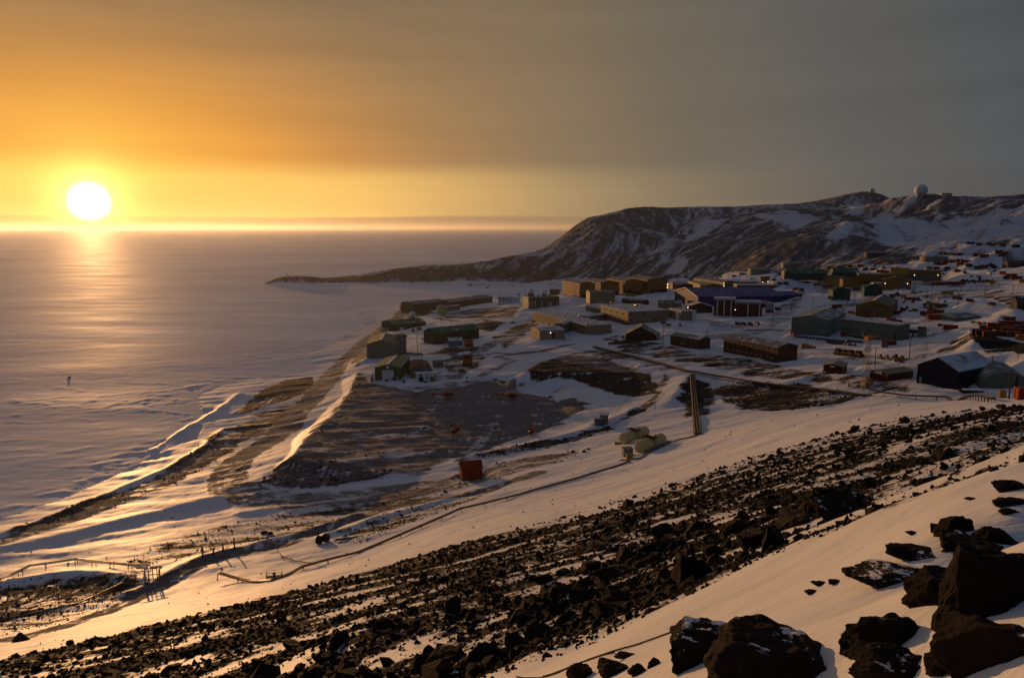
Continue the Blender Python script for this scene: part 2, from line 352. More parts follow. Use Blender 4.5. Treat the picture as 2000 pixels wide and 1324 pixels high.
ROADS = [   # (pixels, half width m, cover, tint)   tint 0 earth brown, 1 black lava
    ([(800, 600), (760, 636), (720, 662), (690, 690), (655, 722), (640, 745), (600, 790), (550, 845), (500, 878), (460, 905), (440, 930), (448, 955), (500, 974), (580, 980), (680, 974), (780, 960), (880, 945), (960, 925), (1050, 900)], 7.5, 0.60, 0.10),
    ([(20, 1245), (60, 1240), (150, 1215), (260, 1170), (340, 1130), (400, 1100), (440, 1086), (540, 1066), (600, 1048), (660, 1028), (740, 998), (845, 976), (950, 957), (1050, 925)], 3.2, 0.76, 0.35),
    ([(-60, 1080), (0, 1062), (150, 1012), (260, 968), (330, 928), (400, 892), (450, 862), (500, 850)], 4.5, 0.66, 0.2),
    ([(1040, 640), (1000, 655), (960, 672), (935, 690), (900, 720), (880, 742)], 5.5, 0.42, 0.4),
    ([(1560, 560), (1545, 590), (1520, 625), (1470, 650), (1400, 660), (1300, 658)], 7.0, 0.34, 0.6),
    ([(1700, 590), (1780, 598), (1830, 600), (1810, 650), (1790, 690), (1760, 720)], 5.0, 0.22, 0.6),
    ([(840, 690), (900, 695), (950, 690), (1000, 692), (1060, 685), (1120, 672)], 3.5, 0.55, 0.5),
    ([(950, 690), (1000, 705), (940, 735), (900, 750), (800, 755)], 3.5, 0.36, 0.5),
    ([(880, 745), (850, 790), (800, 850), (760, 900)], 3.0, 0.52, 0.3),
    ([(1000, 745), (980, 800), (940, 860), (900, 900)], 2.5, 0.55, 0.5),
    ([(1300, 608), (1380, 625), (1440, 640), (1560, 645)], 4.0, 0.30, 0.6),
    ([(1560, 690), (1640, 690), (1720, 712), (1790, 725)], 4.0, 0.26, 0.6),
    ([(1640, 610), (1660, 640), (1640, 600), (1700, 592)], 4.0, 0.30, 0.6),
    ([(1560, 600), (1640, 596), (1720, 588), (1850, 575), (1990, 572)], 5.0, 0.34, 0.7),
    ([(1600, 548), (1680, 545), (1760, 552), (1860, 560), (1990, 556)], 4.0, 0.34, 0.7),
    ([(850, 622), (900, 628), (940, 624), (1000, 632)], 3.0, 0.6, 0.4),
]
ROADS = [(W2(a), b, c, d) for a, b, c, d in ROADS]
COVER = [   # (pixels, cover, tint, soft metres)
    ([(-300, 1350), (0, 1290), (300, 1222), (600, 1150), (900, 1060), (1100, 1010), (1300, 950), (1500, 885), (1700, 832), (1850, 805), (2000, 792), (2200, 775), (2200, 830), (1990, 885), (1850, 958), (1700, 1015), (1500, 1085), (1280, 1190), (1130, 1260), (930, 1340), (600, 1700), (-500, 1700)], 0.60, 1.0, 5.0),
    ([(699, 729), (684, 767), (661, 802), (623, 836), (590, 868), (568, 895), (500, 946), (560, 952), (640, 950), (740, 935), (830, 925), (900, 885), (980, 850), (900, 790), (800, 760), (720, 750)], 0.62, 0.25, 2.0),
    ([(800, 770), (880, 745), (960, 740), (1010, 760), (1100, 775), (1150, 785), (1110, 815), (1030, 850), (940, 880), (850, 900), (820, 830)], 0.82, 0.55, 3.0),
    ([(540, 915), (575, 893), (640, 905), (720, 921), (790, 926), (740, 937), (640, 953), (560, 953), (505, 946)], 0.80, 0.8, 1.0),
    ([(1005, 740), (1030, 722), (1060, 706), (1110, 716), (1180, 724), (1270, 730), (1290, 770), (1230, 775), (1160, 755), (1120, 742), (1050, 748)], 0.80, 0.9, 1.5),
    ([(1060, 706), (1090, 697), (1132, 691), (1200, 706), (1250, 722), (1215, 730), (1150, 722)], 0.74, 0.3, 1.0),
    ([(450, 812), (482, 788), (510, 762), (560, 742), (608, 737), (620, 750), (580, 775), (520, 795), (480, 808)], 0.80, 0.15, 1.5),
    ([(440, 840), (500, 806), (560, 790), (590, 782), (560, 815), (500, 850), (460, 865)], 0.45, 0.2, 3.0),
    ([(380, 880), (430, 838), (500, 832), (500, 845), (440, 890), (330, 950), (230, 985), (0, 1062), (0, 1045), (150, 990), (300, 935)], 0.6, 0.4, 2.0),
    ([(260, 1130), (250, 1095), (350, 1045), (430, 1030), (560, 1000), (700, 985), (850, 955), (900, 950), (860, 970), (760, 1000), (640, 1030), (560, 1052), (460, 1072), (380, 1092), (300, 1100)], 0.52, 0.7, 2.5),
    ([(-40, 1170), (0, 1150), (100, 1132), (200, 1128), (290, 1142), (200, 1172), (80, 1205), (-40, 1225)], 0.74, 0.7, 1.5),
    ([(0, 1212), (120, 1180), (240, 1160), (200, 1190), (0, 1240)], 0.5, 0.5, 2.0),
    ([(640, 1062), (750, 1010), (850, 985), (950, 965), (880, 990), (780, 1030), (700, 1060)], 0.50, 0.9, 1.5),
    ([(880, 930), (960, 905), (1100, 885), (1200, 860), (1100, 900), (1000, 925), (900, 950)], 0.5, 0.3, 2.0),
    ([(925, 898), (1000, 885), (1100, 868), (1180, 845), (1200, 838), (1190, 832), (1100, 858), (1000, 875), (930, 892)], 0.68, 0.8, 1.0),
    ([(1190, 838), (1230, 815), (1280, 790), (1300, 750), (1310, 735), (1295, 730), (1285, 770), (1240, 800)], 0.5, 0.8, 1.5),
    ([(1325, 775), (1345, 740), (1385, 745), (1400, 775), (1380, 810), (1340, 815)], 0.66, 0.9, 2.0),
    ([(1390, 765), (1430, 745), (1560, 750), (1640, 765), (1700, 770), (1640, 790), (1560, 800), (1440, 800)], 0.58, 0.7, 2.0),
    ([(1180, 662), (1300, 672), (1350, 690), (1460, 700), (1530, 715), (1640, 745), (1560, 745), (1440, 728), (1330, 705), (1220, 690)], 0.50, 0.8, 2.5),
    ([(1100, 700), (1140, 680), (1200, 688), (1340, 726), (1300, 724), (1200, 700)], 0.35, 0.4, 3.0),
    ([(960, 660), (1000, 640), (1060, 618), (1090, 612), (1040, 640), (1020, 660), (985, 680)], 0.50, 0.9, 2.0),
    ([(905, 640), (950, 626), (990, 632), (960, 648)], 0.62, 0.9, 1.5),
    ([(850, 610), (960, 600), (1020, 600), (1000, 622), (930, 622), (870, 622)], 0.45, 0.8, 2.0),
    ([(840, 690), (880, 678), (940, 676), (930, 688), (860, 695)], 0.62, 0.9, 1.5),
    ([(740, 650), (700, 680), (680, 712), (700, 716), (722, 700), (722, 672), (760, 640)], 0.55, 0.6, 1.5),
    ([(860, 704), (900, 694), (950, 696), (930, 720), (880, 730)], 0.55, 0.4, 2.0),
    ([(770, 612), (790, 600), (810, 600), (850, 612), (800, 622)], 0.55, 0.3, 1.5),
    ([(1885, 664), (1905, 660), (2000, 668), (2150, 672), (2150, 700), (2000, 690), (1900, 680)], 0.85, 1.0, 1.0),
    ([(1830, 690), (1860, 665), (1900, 655), (1895, 680)], 0.5, 0.9, 1.5),
    ([(1620, 742), (1690, 730), (1740, 745), (1800, 735), (1780, 765), (1700, 768)], 0.42, 0.8, 2.0),
    ([(1930, 580), (2000, 575), (2150, 585), (2150, 612), (1990, 603)], 0.55, 0.9, 2.0),
    ([(1700, 575), (1800, 568), (1900, 565), (2000, 570), (2000, 585), (1900, 580), (1800, 585)], 0.30, 0.8, 4.0),
    ([(660, 640), (720, 628), (790, 618), (770, 632), (700, 655), (640, 680), (600, 692)], 0.35, 0.3, 2.0),
    ([(530, 552), (535, 540), (600, 536), (700, 540), (760, 529), (900, 513), (1000, 498), (1080, 475), (1080, 540), (1000, 545), (850, 546), (700, 550)], 0.74, 0.1, 4.0),
    ([(880, 556), (940, 552), (1080, 552), (1100, 560), (1000, 556), (930, 562)], 0.42, 0.5, 4.0),
]
COVER = [(W2(a) if k != 0 else W2(a), b, c, d) for k, (a, b, c, d) in enumerate(COVER)]
HILLS_POLY = [(-900, 1250)] + W2([(520, 556), (700, 556), (850, 552), (950, 550), (1050, 551), (1180, 547), (1280, 545), (1400, 541), (1500, 537), (1600, 533), (1700, 524), (1760, 512), (1800, 505), (1900, 500), (2000, 498), (2150, 500)]) + [(2600, 900), (2600, 4200), (-900, 4200)]
SNOWF = [   # snowfields on the hills
    (W2([(1340, 462), (1362, 440), (1378, 428), (1425, 428), (1400, 444), (1370, 462), (1345, 475)]), 12), (W2([(1470, 418), (1540, 412), (1600, 425), (1570, 442), (1500, 432)]), 12),
    (W2([(1620, 452), (1650, 436), (1662, 448), (1640, 470), (1615, 478)]), 10),
    (W2([(1700, 450), (1720, 425), (1800, 432), (1860, 430), (2000, 405), (2150, 400), (2150, 500), (1900, 498), (1780, 500), (1740, 478)]), 30),
    (W2([(1640, 402), (1700, 398), (1690, 420), (1650, 420)]), 14), (W2([(1300, 530), (1325, 500), (1345, 505), (1330, 535)]), 12),
    (W2([(1020, 500), (1060, 492), (1090, 486), (1060, 500)]), 6)]

def feats(x, y, h):
    for pl, s in RIDGES:
        P = np.array(pl); zc = P[:, 2]
        d, t = line_d(x, y, P[:, :2], 75.0)
        k = np.clip(t.astype(int), 0, len(P) - 2); zz = zc[k] + (zc[k + 1] - zc[k]) * (t - k)
        cand = zz - s * (np.sqrt(d * d + 1.0) - 1.0)
        m = d < 74.5
        # smooth max
        df = cand - h; w = 0.8
        h = np.where(m & (df > -w), h + np.where(df > w, df, (df + w) ** 2 / (4 * w)), h)
    for poly, z, s in PADS:
        d = np.maximum(poly_sd(x, y, poly, 60.0), 0.0)
        m = d < 59.0
        lo = z - s * d; hi = z + s * d
        h = np.where(m, np.minimum(np.maximum(h, lo), hi), h)
    return h

# fall-line streaks on the far hills
HX0, HX1, HY0, HY1, HC = -760.0, 2000.0, 600.0, 2300.0, 2.8
def hills_field():
    nx = int((HX1 - HX0) / HC); ny = int((HY1 - HY0) / HC)
    X, Y = np.meshgrid(HX0 + np.arange(nx) * HC, HY0 + np.arange(ny) * HC)
    Z = base_h(X, Y)
    amp = sstep(2, 40, Z)
    rg = 1 - np.abs(fbm(X / 210 + 3, Y / 210, 3, 51)) * 2.2
    rg2 = 1 - np.abs(fbm(X / 85 + 7, Y / 85, 3, 61)) * 2.2
    dz = amp * (rg * 4.5 + rg2 * 4 - 5) * sstep(1500, 1380, Y + 0*X) + amp * (rg * 2.0 + rg2 * 2.0 - 2.4) * sstep(1380, 1500, Y)
    Z = Z + dz
    gy, gx = np.gradient(Z, HC)
    # smooth gradient
    def blur(A, k):
        for _ in range(k):
            A = (A + np.roll(A, 1, 0) + np.roll(A, -1, 0) + np.roll(A, 1, 1) + np.roll(A, -1, 1)) / 5
        return A
    gx = blur(gx, 5); gy = blur(gy, 5); gm = np.hypot(gx, gy) + 1e-4
    ux, uy = gx / gm, gy / gm
    rs = np.random.RandomState(4); N = rs.rand(ny, nx)
    def lic(N, L):
        acc = N.copy()
        for sgn in (1, -1):
            px = np.broadcast_to(np.arange(nx), (ny, nx)).astype(float).copy(); py = np.broadcast_to(np.arange(ny)[:, None], (ny, nx)).astype(float).copy()
            for k in range(L):
                i = np.clip(px.round().astype(int), 0, nx - 1); j = np.clip(py.round().astype(int), 0, ny - 1)
                px += sgn * ux[j, i]; py += sgn * uy[j, i]
                i = np.clip(px.round().astype(int), 0, nx - 1); j = np.clip(py.round().astype(int), 0, ny - 1)
                acc += N[j, i]
        return acc
    a = lic(N, 12); a = (a - a.mean()) / a.std()
    M = blur(rs.rand(ny, nx), 8); b = lic(M, 18); b = (b - b.mean()) / b.std()
    st = a * 0.95 + b * 0.40
    sl = sstep(0.06, 0.35, gm)
    # hollows
    lap = blur(Z, 12) - blur(Z, 1)
    return dz + st * sl * 1.0, st, gm, lap
HDZ, HST, HGM, HLAP = hills_field()
def samp(G, x, y):
    ny, nx = G.shape
    u = np.clip((x - HX0) / HC, 0, nx - 1.001); v = np.clip((y - HY0) / HC, 0, ny - 1.001)
    i = u.astype(int); j = v.astype(int); fu = u - i; fv = v - j
    return (G[j, i] * (1 - fu) + G[j, i + 1] * fu) * (1 - fv) + (G[j + 1, i] * (1 - fu) + G[j + 1, i + 1] * fu) * fv
def hwin(x, y):
    return sstep(HY0, HY0 + 80, y) * sstep(HX0, HX0 + 100, x) * sstep(HX1, HX1 - 150, x) * sstep(HY1, HY1 - 200, y)
def land0(x, y):
    """the land with its terraces, without fine relief"""
    h = base_h(x, y)
    h = feats(x, y, h)
    return h + samp(HDZ, x, y) * hwin(x, y) * sstep(1.0, 14.0, h)
hit0 = hit_fn(land0)
ICE_Z = 0.0
# ---------------------------------------------------------------- the buildings: where each stands (its ground is levelled before the land is meshed)
# name, label, category, P (left base of the main face, px), Q (right base), depth (m) or far base pixel from P ('P',x,y) / from Q ('Q',x,y), eave py at P, roof, rise m, wall, roof colour, extras
BL = []
def B(name, label, cat, P, Q, dep, ey, roof, rise, wall, rcol, z=None, **kw):
    BL.append(dict(name=name, label=label, cat=cat, P=P, Q=Q, dep=dep, ey=ey, roof=roof, rise=rise, wall=wall, rcol=rcol, z=z, **kw))
GR, GRR, TAN, TAU, OCH, BRN, DBR = 'green', 'greenroof', 'tan', 'taupe', 'ochre', 'brown', 'darkbrown'
# helicopter apron group
B('hangar', 'green gabled hangar with white overhead door and snow on its ridge, beside the helicopter apron', 'hangar', (732.5, 742.7), (783.4, 742.9), ('Q', 790.5, 722), 718, 'gv', 1.8, GR, GRR,
  rects=[('overhead_door', 'white', (746.8, 723, 768.4, 742.6)), ('door', 'grey', (774.5, 735.5, 778.3, 742.6)), ('window', 'glassf', (738.2, 724.5, 741.6, 730.2)), ('sign', 'white', (754.6, 714.6, 759.6, 719.8))], snowridge=1)
B('shed', 'small grey shed with a red door against the left wall of the green hangar', 'shed', (722.6, 746.2), (731.6, 745.6), 3.0, 733, 'gv', 0.6, 'white', 'white', rects=[('door', 'red', (725.2, 736.5, 728.6, 745.8))])
B('building', 'tall grey three storey building with a snow-lined ridge behind the green hangar', 'building', (717, 701), (775, 700), ('Q', 791, 684), 672.5, 'gv', 3.0, 'sage', 'sage', z=10.5,
  rects=[('window', 'glassf', (727.2, 677.4, 730, 681.3)), ('window', 'glassf', (741, 677.4, 743.4, 681.3)), ('window', 'glassf', (750.2, 677.4, 753, 681.5)), ('window', 'glassf', (764, 677.8, 766.8, 681.8)), ('door', 'brown', (727.3, 690.5, 732.6, 698.6))], snowridge=1)
B('building', 'windowless grey annex tower at the right end of the tall grey building', 'building', (776.5, 694.5), (794, 693), 7.0, 654.8, 'flat', 0.3, 'sage', 'sage', z=10.5)
B('warehouse', 'short green warehouse with a white door, nearest to the shore', 'warehouse', (769.5, 646.3), (832, 641), ('P', 764, 638), 634.5, 'gu', 2.8, GR, GRR, rects=[('door', 'white', (781.5, 639.3, 788, 648.5))])
B('warehouse', 'long green warehouse with a small blue-grey hut in front of it', 'warehouse', (849.3, 673.4), (935.6, 663.2), ('P', 836.7, 667.3), 651, 'gu', 3.0, GR, GRR)
B('hut', 'blue-grey flat-roofed hut in front of the long green warehouse', 'hut', (876.8, 676.6), (903.6, 676), ('P', 867.6, 670), 666.2, 'flat', 0.25, 'bluegrey', 'paleroof', rects=[('door', 'grey', (889.4, 668.2, 892, 671.6))])
B('quonset', 'brown arched canvas hangar with a dark blue end, right of the green hangar', 'hangar', (799.5, 734), (846.5, 732), 24.0, 716.5, 'arch', 0, 'canvas', 'canvas', endcol='bluegrey')
B('trailer', 'long white trailer with dark crates along its front, before the brown arched hangar', 'trailer', (813, 744.2), (853.5, 742.2), 3.2, 729.3, 'flat', 0.2, 'white', 'white',
  rects=[('window', 'glassf', (819.4, 731.5, 824, 735.5)), ('door', 'grey', (832, 731.5, 835, 741)), ('window', 'glassf', (849.5, 731.5, 852, 735.5))])
B('shed', 'low taupe shed just right of the brown arched hangar', 'shed', (847, 718.5), (866, 717.5), 4.0, 706, 'flat', 0.2, TAU, TAU)
# shore
B('warehouse', 'left half of the long olive warehouse on the shore, with a low pale roof', 'warehouse', (806.9, 612.8), (872, 606.5), 24.0, 594.4, 'gu', 2.2, 'olive', 'taupe', z=5.0)
B('warehouse', 'right half of the long olive warehouse, reaching toward the white chapel', 'warehouse', (880, 606), (962, 594), 26.0, 590.5, 'gu', 2.0, 'olive', 'taupe', z=6.0)
B('shed', 'low taupe shed beside the cream tank near the shore', 'shed', (873, 608.6), (899, 606), 6.0, 599, 'flat', 0.3, TAU, 'paleroof', z=9.0)
B('chapel', 'small white chapel with a steeple above the bay', 'chapel', (972.5, 592.8), (1013, 593.6), 9.0, 585, 'gu', 2.4, 'white', 'grey', z=14.5, rects=[('window', 'glassf', (976, 586.6, 977.6, 590.4)), ('window', 'glassf', (983, 586.8, 984.6, 590.6)), ('window', 'glassf', (990, 587, 991.6, 590.8)), ('window', 'glassf', (997, 587.2, 998.6, 591))])
B('building', 'olive building with tall pale windows and domes on its roof, above the bay', 'building', (1032, 604.5), (1092, 606.5), ('P', 1021.3, 600.8), 581.5, 'flat', 0.4, 'olive', 'grey', orient='C', z=21.0,
  rects=[('window', 'palewin', (1033.5 + 5.4 * k, 587, 1035.4 + 5.4 * k, 598)) for k in range(3)] + [('window', 'palewin', (1057, 589, 1060, 599)), ('window', 'palewin', (1071, 589, 1073.5, 600)), ('window', 'palewin', (1075, 589, 1077.5, 600)), ('window', 'palewin', (1088, 589, 1090, 598))])
B('hut', 'ochre box hut behind the olive building with domes', 'hut', (1073.5, 580.5), (1091.5, 581), 7.0, 566.5, 'gu', 0.8, 'ochre', 'ochre', z=20.5)
# laboratory pods
B('laboratory', 'lowest tan laboratory pod, nearest the road, one lamp over its door', 'laboratory', (1054, 664), (1102.4, 655.5), ('P', 1036.7, 656), 646.5, 'gu', 1.2, TAN, 'paleroof', orient='C', z=21.5, side=[('window', 5, .12, .88, .60, 0.9, 0.6)], rects=[('door', 'darkbrown', (1077.5, 650, 1084, 660.4)), ('window', 'glassf', (1064, 652, 1066.8, 654.6))])
B('laboratory', 'long middle laboratory pod with a sunlit row of windows and chimneys', 'laboratory', (1146, 655), (1194, 652), ('P', 1073.5, 622.5), 636.5, 'flat', 0.5, TAN, 'paleroof', z=23.0, side=[('window', 13, .08, .96, .55, 1.0, 0.8)])
B('laboratory', 'upper laboratory pod with a sunlit clerestory, tallest of the pods', 'laboratory', (1226.4, 636), (1305.4, 632.5), ('P', 1193.8, 620), 609.5, 'flat', 0.5, TAN, 'paleroof', z=26.0, stilt=1.6, side=[('window', 4, .08, .92, .72, 3.2, 0.9), ('window', 8, .06, .94, .36, .8, .8)],
  rects=[('window', 'glassf', (1229.5, 612.5, 1235, 615.8)), ('window', 'glassf', (1230, 623.5, 1235.5, 627)), ('window', 'glassf', (1256, 611.5, 1261, 614.8)), ('window', 'glassf', (1275, 622.8, 1280, 626))])
B('laboratory', 'rear laboratory pod with a broad snowy roof and small dark windows', 'laboratory', (1143.6, 608.5), (1192.5, 617), 26.0, 597.5, 'gu', 1.6, 'taupe', 'paleroof', z=25.0, stilt=1.0, front=[('window', 9, .06, .94, .5, .8, .8)])
B('corridor', 'short enclosed corridor joining the lowest pod to the middle pod', 'corridor', (1100, 652.5), (1121, 643.8), 7.0, 633.5, 'gu', 0.7, TAU, 'paleroof', z=22.3, front=[('window', 3, .15, .9, .5, .8, 1.1)])
B('corridor', 'long enclosed corridor with many windows between the middle and upper pods', 'corridor', (1148, 631.5), (1203, 622.5), 8.0, 619, 'gu', 0.7, TAU, 'paleroof', z=25.0, stilt=1.0, front=[('window', 8, .06, .95, .5, .9, 1.1)])
B('chalet', 'dark brown chalet with a steep overhanging gable and a balcony', 'chalet', (1222, 664.5), (1281.5, 666.5), 15.0, 652.5, 'gv', 5.6, BRN, 'taupe', z=25.6, over=2.2, rects=[('door', 'glassf', (1238, 652, 1243, 658)), ('window', 'glassf', (1250, 651, 1262, 657))])
B('dormitory', 'smaller brown two storey lodge to the right of the chalet', 'lodge', (1309, 673), (1364.5, 683), ('Q', 1387, 680), 655, 'gu', 1.6, BRN, 'greyroof', z=27.2, front=[('window', 6, .12, .93, .74, .5, .5), ('window', 4, .36, .56, .34, .5, .9)], wincol='palewin')
B('dormitory', 'long brown lodge with two rows of small windows, nearest of the brown lodges', 'lodge', (1412.7, 686.5), (1517.5, 708.5), ('Q', 1552, 703), 659.6, 'gu', 2.0, BRN, 'greyroof', z=27.6, front=[('window', 10, .05, .95, .83, .55, .9), ('window', 10, .05, .95, .26, .5, .9)], wincol='palewin')
B('building', 'tan two storey building with a sunlit end wall in front of the dormitories', 'building', (1152, 592.3), (1201, 589), ('P', 1144.5, 589), 571.6, 'gu', 1.6, TAN, 'taupe', orient='C', z=28.5)
for k, (lab, P, Q, C, ey) in enumerate([('first dormitory block from the left, its whole sunlit side in view', (1132.2, 579.5), (1162, 576), (1107, 568.5), 554.2),
                                  ('second dormitory block from the left', (1173, 575), (1209, 572.5), (1153.4, 566), 552.6), ('third dormitory block from the left', (1220.7, 572.3), (1255, 569.5), (1199, 563), 549.4),
                                  ('fourth, rightmost dormitory block', (1264, 570.5), (1304, 568), (1241.7, 560), 546.5)]):
    B('dormitory', 'brown three storey ' + lab, 'dormitory', P, Q, ('P',) + C, ey, 'gv', 2.2, 'dorm', 'duskroof', z=[30, 31, 31.5, 32][k], dormannex=1, vang=-19.0)
# middle of the station
B('building', 'grey roofed low brown building just right of the dormitory blocks', 'building', (1325, 569), (1353, 569), ('P', 1307, 562), 556.5, 'gv', 1.4, BRN, 'greyroof', z=34, side=[('window', 4, .1, .9, .5, 1.0, 1.0)])
B('building', 'long low building with a sage roof behind the left end of the blue building', 'building', (1375, 566), (1412, 566), ('P', 1355, 556), 558, 'gv', 1.6, 'olive', 'sageroof', z=35)
B('building', 'dark olive building with a sunlit eave behind the blue building', 'building', (1413, 563.5), (1441, 563), ('P', 1398, 553), 552, 'gv', 1.8, 'olive', 'greyroof', z=37)
B('building', 'brown flat building with a long pale sunlit fascia behind the blue building', 'building', (1439, 567.5), (1547, 568), 13.0, 557.5, 'flat', 0.9, BRN, 'palefascia', z=37.5, front=[('window', 12, .04, .96, .5, .8, .8)])
B('building', 'low grey building behind the pale fascia building', 'building', (1432, 560), (1520, 560.5), 12.0, 552, 'flat', 0.6, 'ochre', 'taupe', z=38.5)
B('building', 'small sunlit orange-brown building with lamps, below the storage tanks', 'building', (1485.5, 552.5), (1502.5, 552.8), 10.0, 541.6, 'flat', 0.4, 'ochre', 'darkbrown', z=43)
B('building', 'large bright blue building with a sunlit gable edge', 'building', (1363, 599), (1529, 597), ('P', 1318.5, 585.5), 579.6, 'gu', 5.2, 'blue', 'blueroof', z=33.2, over=0.8, side=[('window', 8, .1, .9, .28, .6, 1.0), ('window', 6, .2, .85, .62, .6, .9)], front=[('window', 18, .1, .95, .55, .8, .8)], fascia=1)
B('building', 'lower blue wing at the right end of the large blue building', 'building', (1529.5, 588.8), (1565, 587), 22.0, 577, 'gu', 2.2, 'blue', 'blueroof', z=35.5)
B('building', 'dark red building with a white fascia and pillars, left half, before the blue building', 'building', (1393.6, 616), (1434, 617.5), 14.0, 585.5, 'fascia', 1.4, 'maroon', 'paleroof', z=32.3, pillars=3)
B('building', 'dark red building with a white fascia, right half with two pillars', 'building', (1434.4, 618), (1488, 619), 12.0, 592.5, 'fascia', 1.6, 'maroon', 'paleroof', z=32.3, pillars=2)
B('building', 'low building with a dusky pink roof behind the dark red building', 'building', (1436, 602), (1497, 604), 14.0, 592, 'gu', 2.6, 'maroon', 'pinkroof', z=33.8)
B('porch', 'white open gabled porch at the end of the pink roof', 'porch', (1495.5, 609), (1510.5, 609.5), 6.0, 594.5, 'gv', 2.0, 'paleroof', 'paleroof', z=33.2)
B('building', 'low grey roofed building between the laboratory and the blue building', 'building', (1285, 604), (1331, 605), 12.0, 592.5, 'gu', 2.4, 'tan', 'sageroof', z=31.0)
B('building', 'brown building with a pale snowy roof before the blue gable', 'building', (1344, 611.5), (1391, 612), 14.0, 598.5, 'gv', 3.0, BRN, 'paleroof', z=31.5)
B('building', 'tan box building right of the upper laboratory pod', 'building', (1306, 620), (1330, 626.5), 9.0, 602.5, 'flat', 0.4, TAN, 'paleroof', z=30.5)
B('hut', 'pale grey hut with a dark doorway next to the tan box building', 'hut', (1330.5, 626.5), (1359.5, 624.8), 7.0, 608.5, 'flat', 0.4, 'white', 'paleroof', z=30.4, rects=[('door', 'darkbrown', (1347.5, 612.5, 1351.8, 624.8))])
B('hut', 'low brown hut with a snowy roof behind the upper laboratory pod', 'hut', (1214, 590.5), (1256, 594.5), 9.0, 584.5, 'gu', 0.9, BRN, 'taupe', z=29.5)
B('gymnasium', 'large sage green block with a low gable and a dark stripe, right of centre', 'gymnasium', (1544.7, 652.6), (1618, 658.5), ('Q', 1640, 640), 620.5, 'gv', 2.2, 'sage', 'sageroof', z=33.6, stripe=1, rects=[('window', 'glassf', (1587.5, 627.5, 1590, 631))])
B('building', 'long two storey sage green wing with paired windows, joined to the sage block', 'building', (1641, 655), (1751.5, 669.5), 13.0, 623.5, 'flat', 0.5, 'sage', 'paleroof', z=34.5, stripe=1,
  rects=[('window', 'glassf', (a, b, a + 3, b + 2)) for a, b in ((1649.8, 626.5), (1656, 627.2), (1673.5, 628.4), (1680, 629.2), (1698, 630), (1704.2, 630.6), (1722, 632.2), (1648.5, 641.2), (1654.6, 641.8), (1671.5, 643.3))] + [('door', 'grey', (1683.5, 645.5, 1689.5, 658)), ('door', 'darkbrown', (1745, 652.5, 1749.2, 665))])
B('barn', 'ochre brown gabled barn with a sunlit snow patch on the ridge', 'barn', (1670.5, 618), (1737, 622), ('Q', 1741, 606), 596, 'gv', 3.6, 'ochre', 'olive', z=38.0, snowridge=1)
B('lean_to', 'small gabled lean-to on the front of the ochre barn', 'annex', (1700, 623), (1735, 624.6), 3.0, 605.5, 'gv', 1.8, 'ochre', 'olive', z=37.5)
B('building', 'dark green building with a lit patch on its ridge, right of the two green ones', 'building', (1687.3, 578), (1723, 579), 15.0, 561.8, 'gv', 3.2, 'dgreen', 'dgreen', z=43.5, snowridge=1)
B('building', 'dark green building left of its twin, beside the main road', 'building', (1626, 586), (1660, 586.5), 14.0, 567, 'gv', 2.8, 'dgreen', 'dgreen', z=41.5)
B('garage', 'ochre garage with a blue door and two lamps on its front', 'garage', (1721, 563.5), (1779, 565.5), 14.0, 546.5, 'gv', 3.2, 'ochre', 'olive', z=46.5, rects=[('overhead_door', 'bluegrey', (1758.5, 552.5, 1768.5, 564))])
B('building', 'flat ochre wing left of the yellow building', 'building', (1677, 548.5), (1774, 550.5), 16.0, 535.8, 'flat', 0.6, 'ochre', 'taupe', z=51)
B('building', 'tall yellow block catching the sun behind the flat ochre wing', 'building', (1737.5, 545), (1774.5, 546), 14.0, 524.5, 'flat', 0.4, 'yellow', 'taupe', z=52.5)
B('workshop', 'long ochre workshop with garage doors and two lamps', 'workshop', (1774.8, 546.8), (1837.5, 547.8), 18.0, 529, 'flat', 0.6, 'ochre', 'taupe', z=52.0, rects=[('overhead_door', 'bluegrey', (1776 + 14 * k, 539.5, 1786 + 14 * k, 546)) for k in range(4)])
B('warehouse', 'long green roofed warehouse at the foot of the far hill, left one', 'warehouse', (1540, 546.5), (1615, 546.5), 20.0, 534.5, 'gu', 4.2, 'dgreen', GRR, z=48)
B('warehouse', 'green roofed warehouse at the foot of the far hill, right one', 'warehouse', (1629, 543), (1677, 543.5), 20.0, 531.5, 'gu', 4.0, 'dgreen', GRR, z=50)
B('hut', 'olive hut at the left end of the long green warehouse', 'hut', (1531, 547), (1541, 547), 8.0, 529.5, 'flat', 0.3, 'olive', 'olive', z=47.5)
B('dormitory', 'ochre three storey block with rows of small windows, at the end of the road', 'dormitory', (1608, 552), (1646, 559.5), ('Q', 1667, 557), 538.8, 'gu', 0.8, 'ochre', DBR, z=46.0, front=[('window', 9, .06, .94, .8, .7, .8), ('window', 9, .06, .94, .48, .7, .8)], wincol='palewin')
B('warehouse', 'dark purple-grey warehouse at the upper right edge', 'warehouse', (1967.5, 531.5), (2040, 533), 24.0, 513.5, 'gu', 2.0, 'dusk', 'dusk', z=60)
B('shed', 'dark red low shed among the supply lines at the upper right', 'shed', (1918, 538.5), (1965, 539.5), 12.0, 532.5, 'gu', 3.2, 'maroon', 'dusk', z=57)
B('building', 'low sage green building with a snowy roof below the sunlit mound', 'building', (1868, 628.5), (1914.5, 625), ('P', 1852, 618), 621.3, 'gu', 1.2, 'sage', 'sageroof', z=43.5)
B('building', 'dark grey building partly behind the sunlit snow mound', 'building', (1985, 606), (2040, 608), 14.0, 589.5, 'gu', 3.0, 'dusk', 'dusk', z=51)
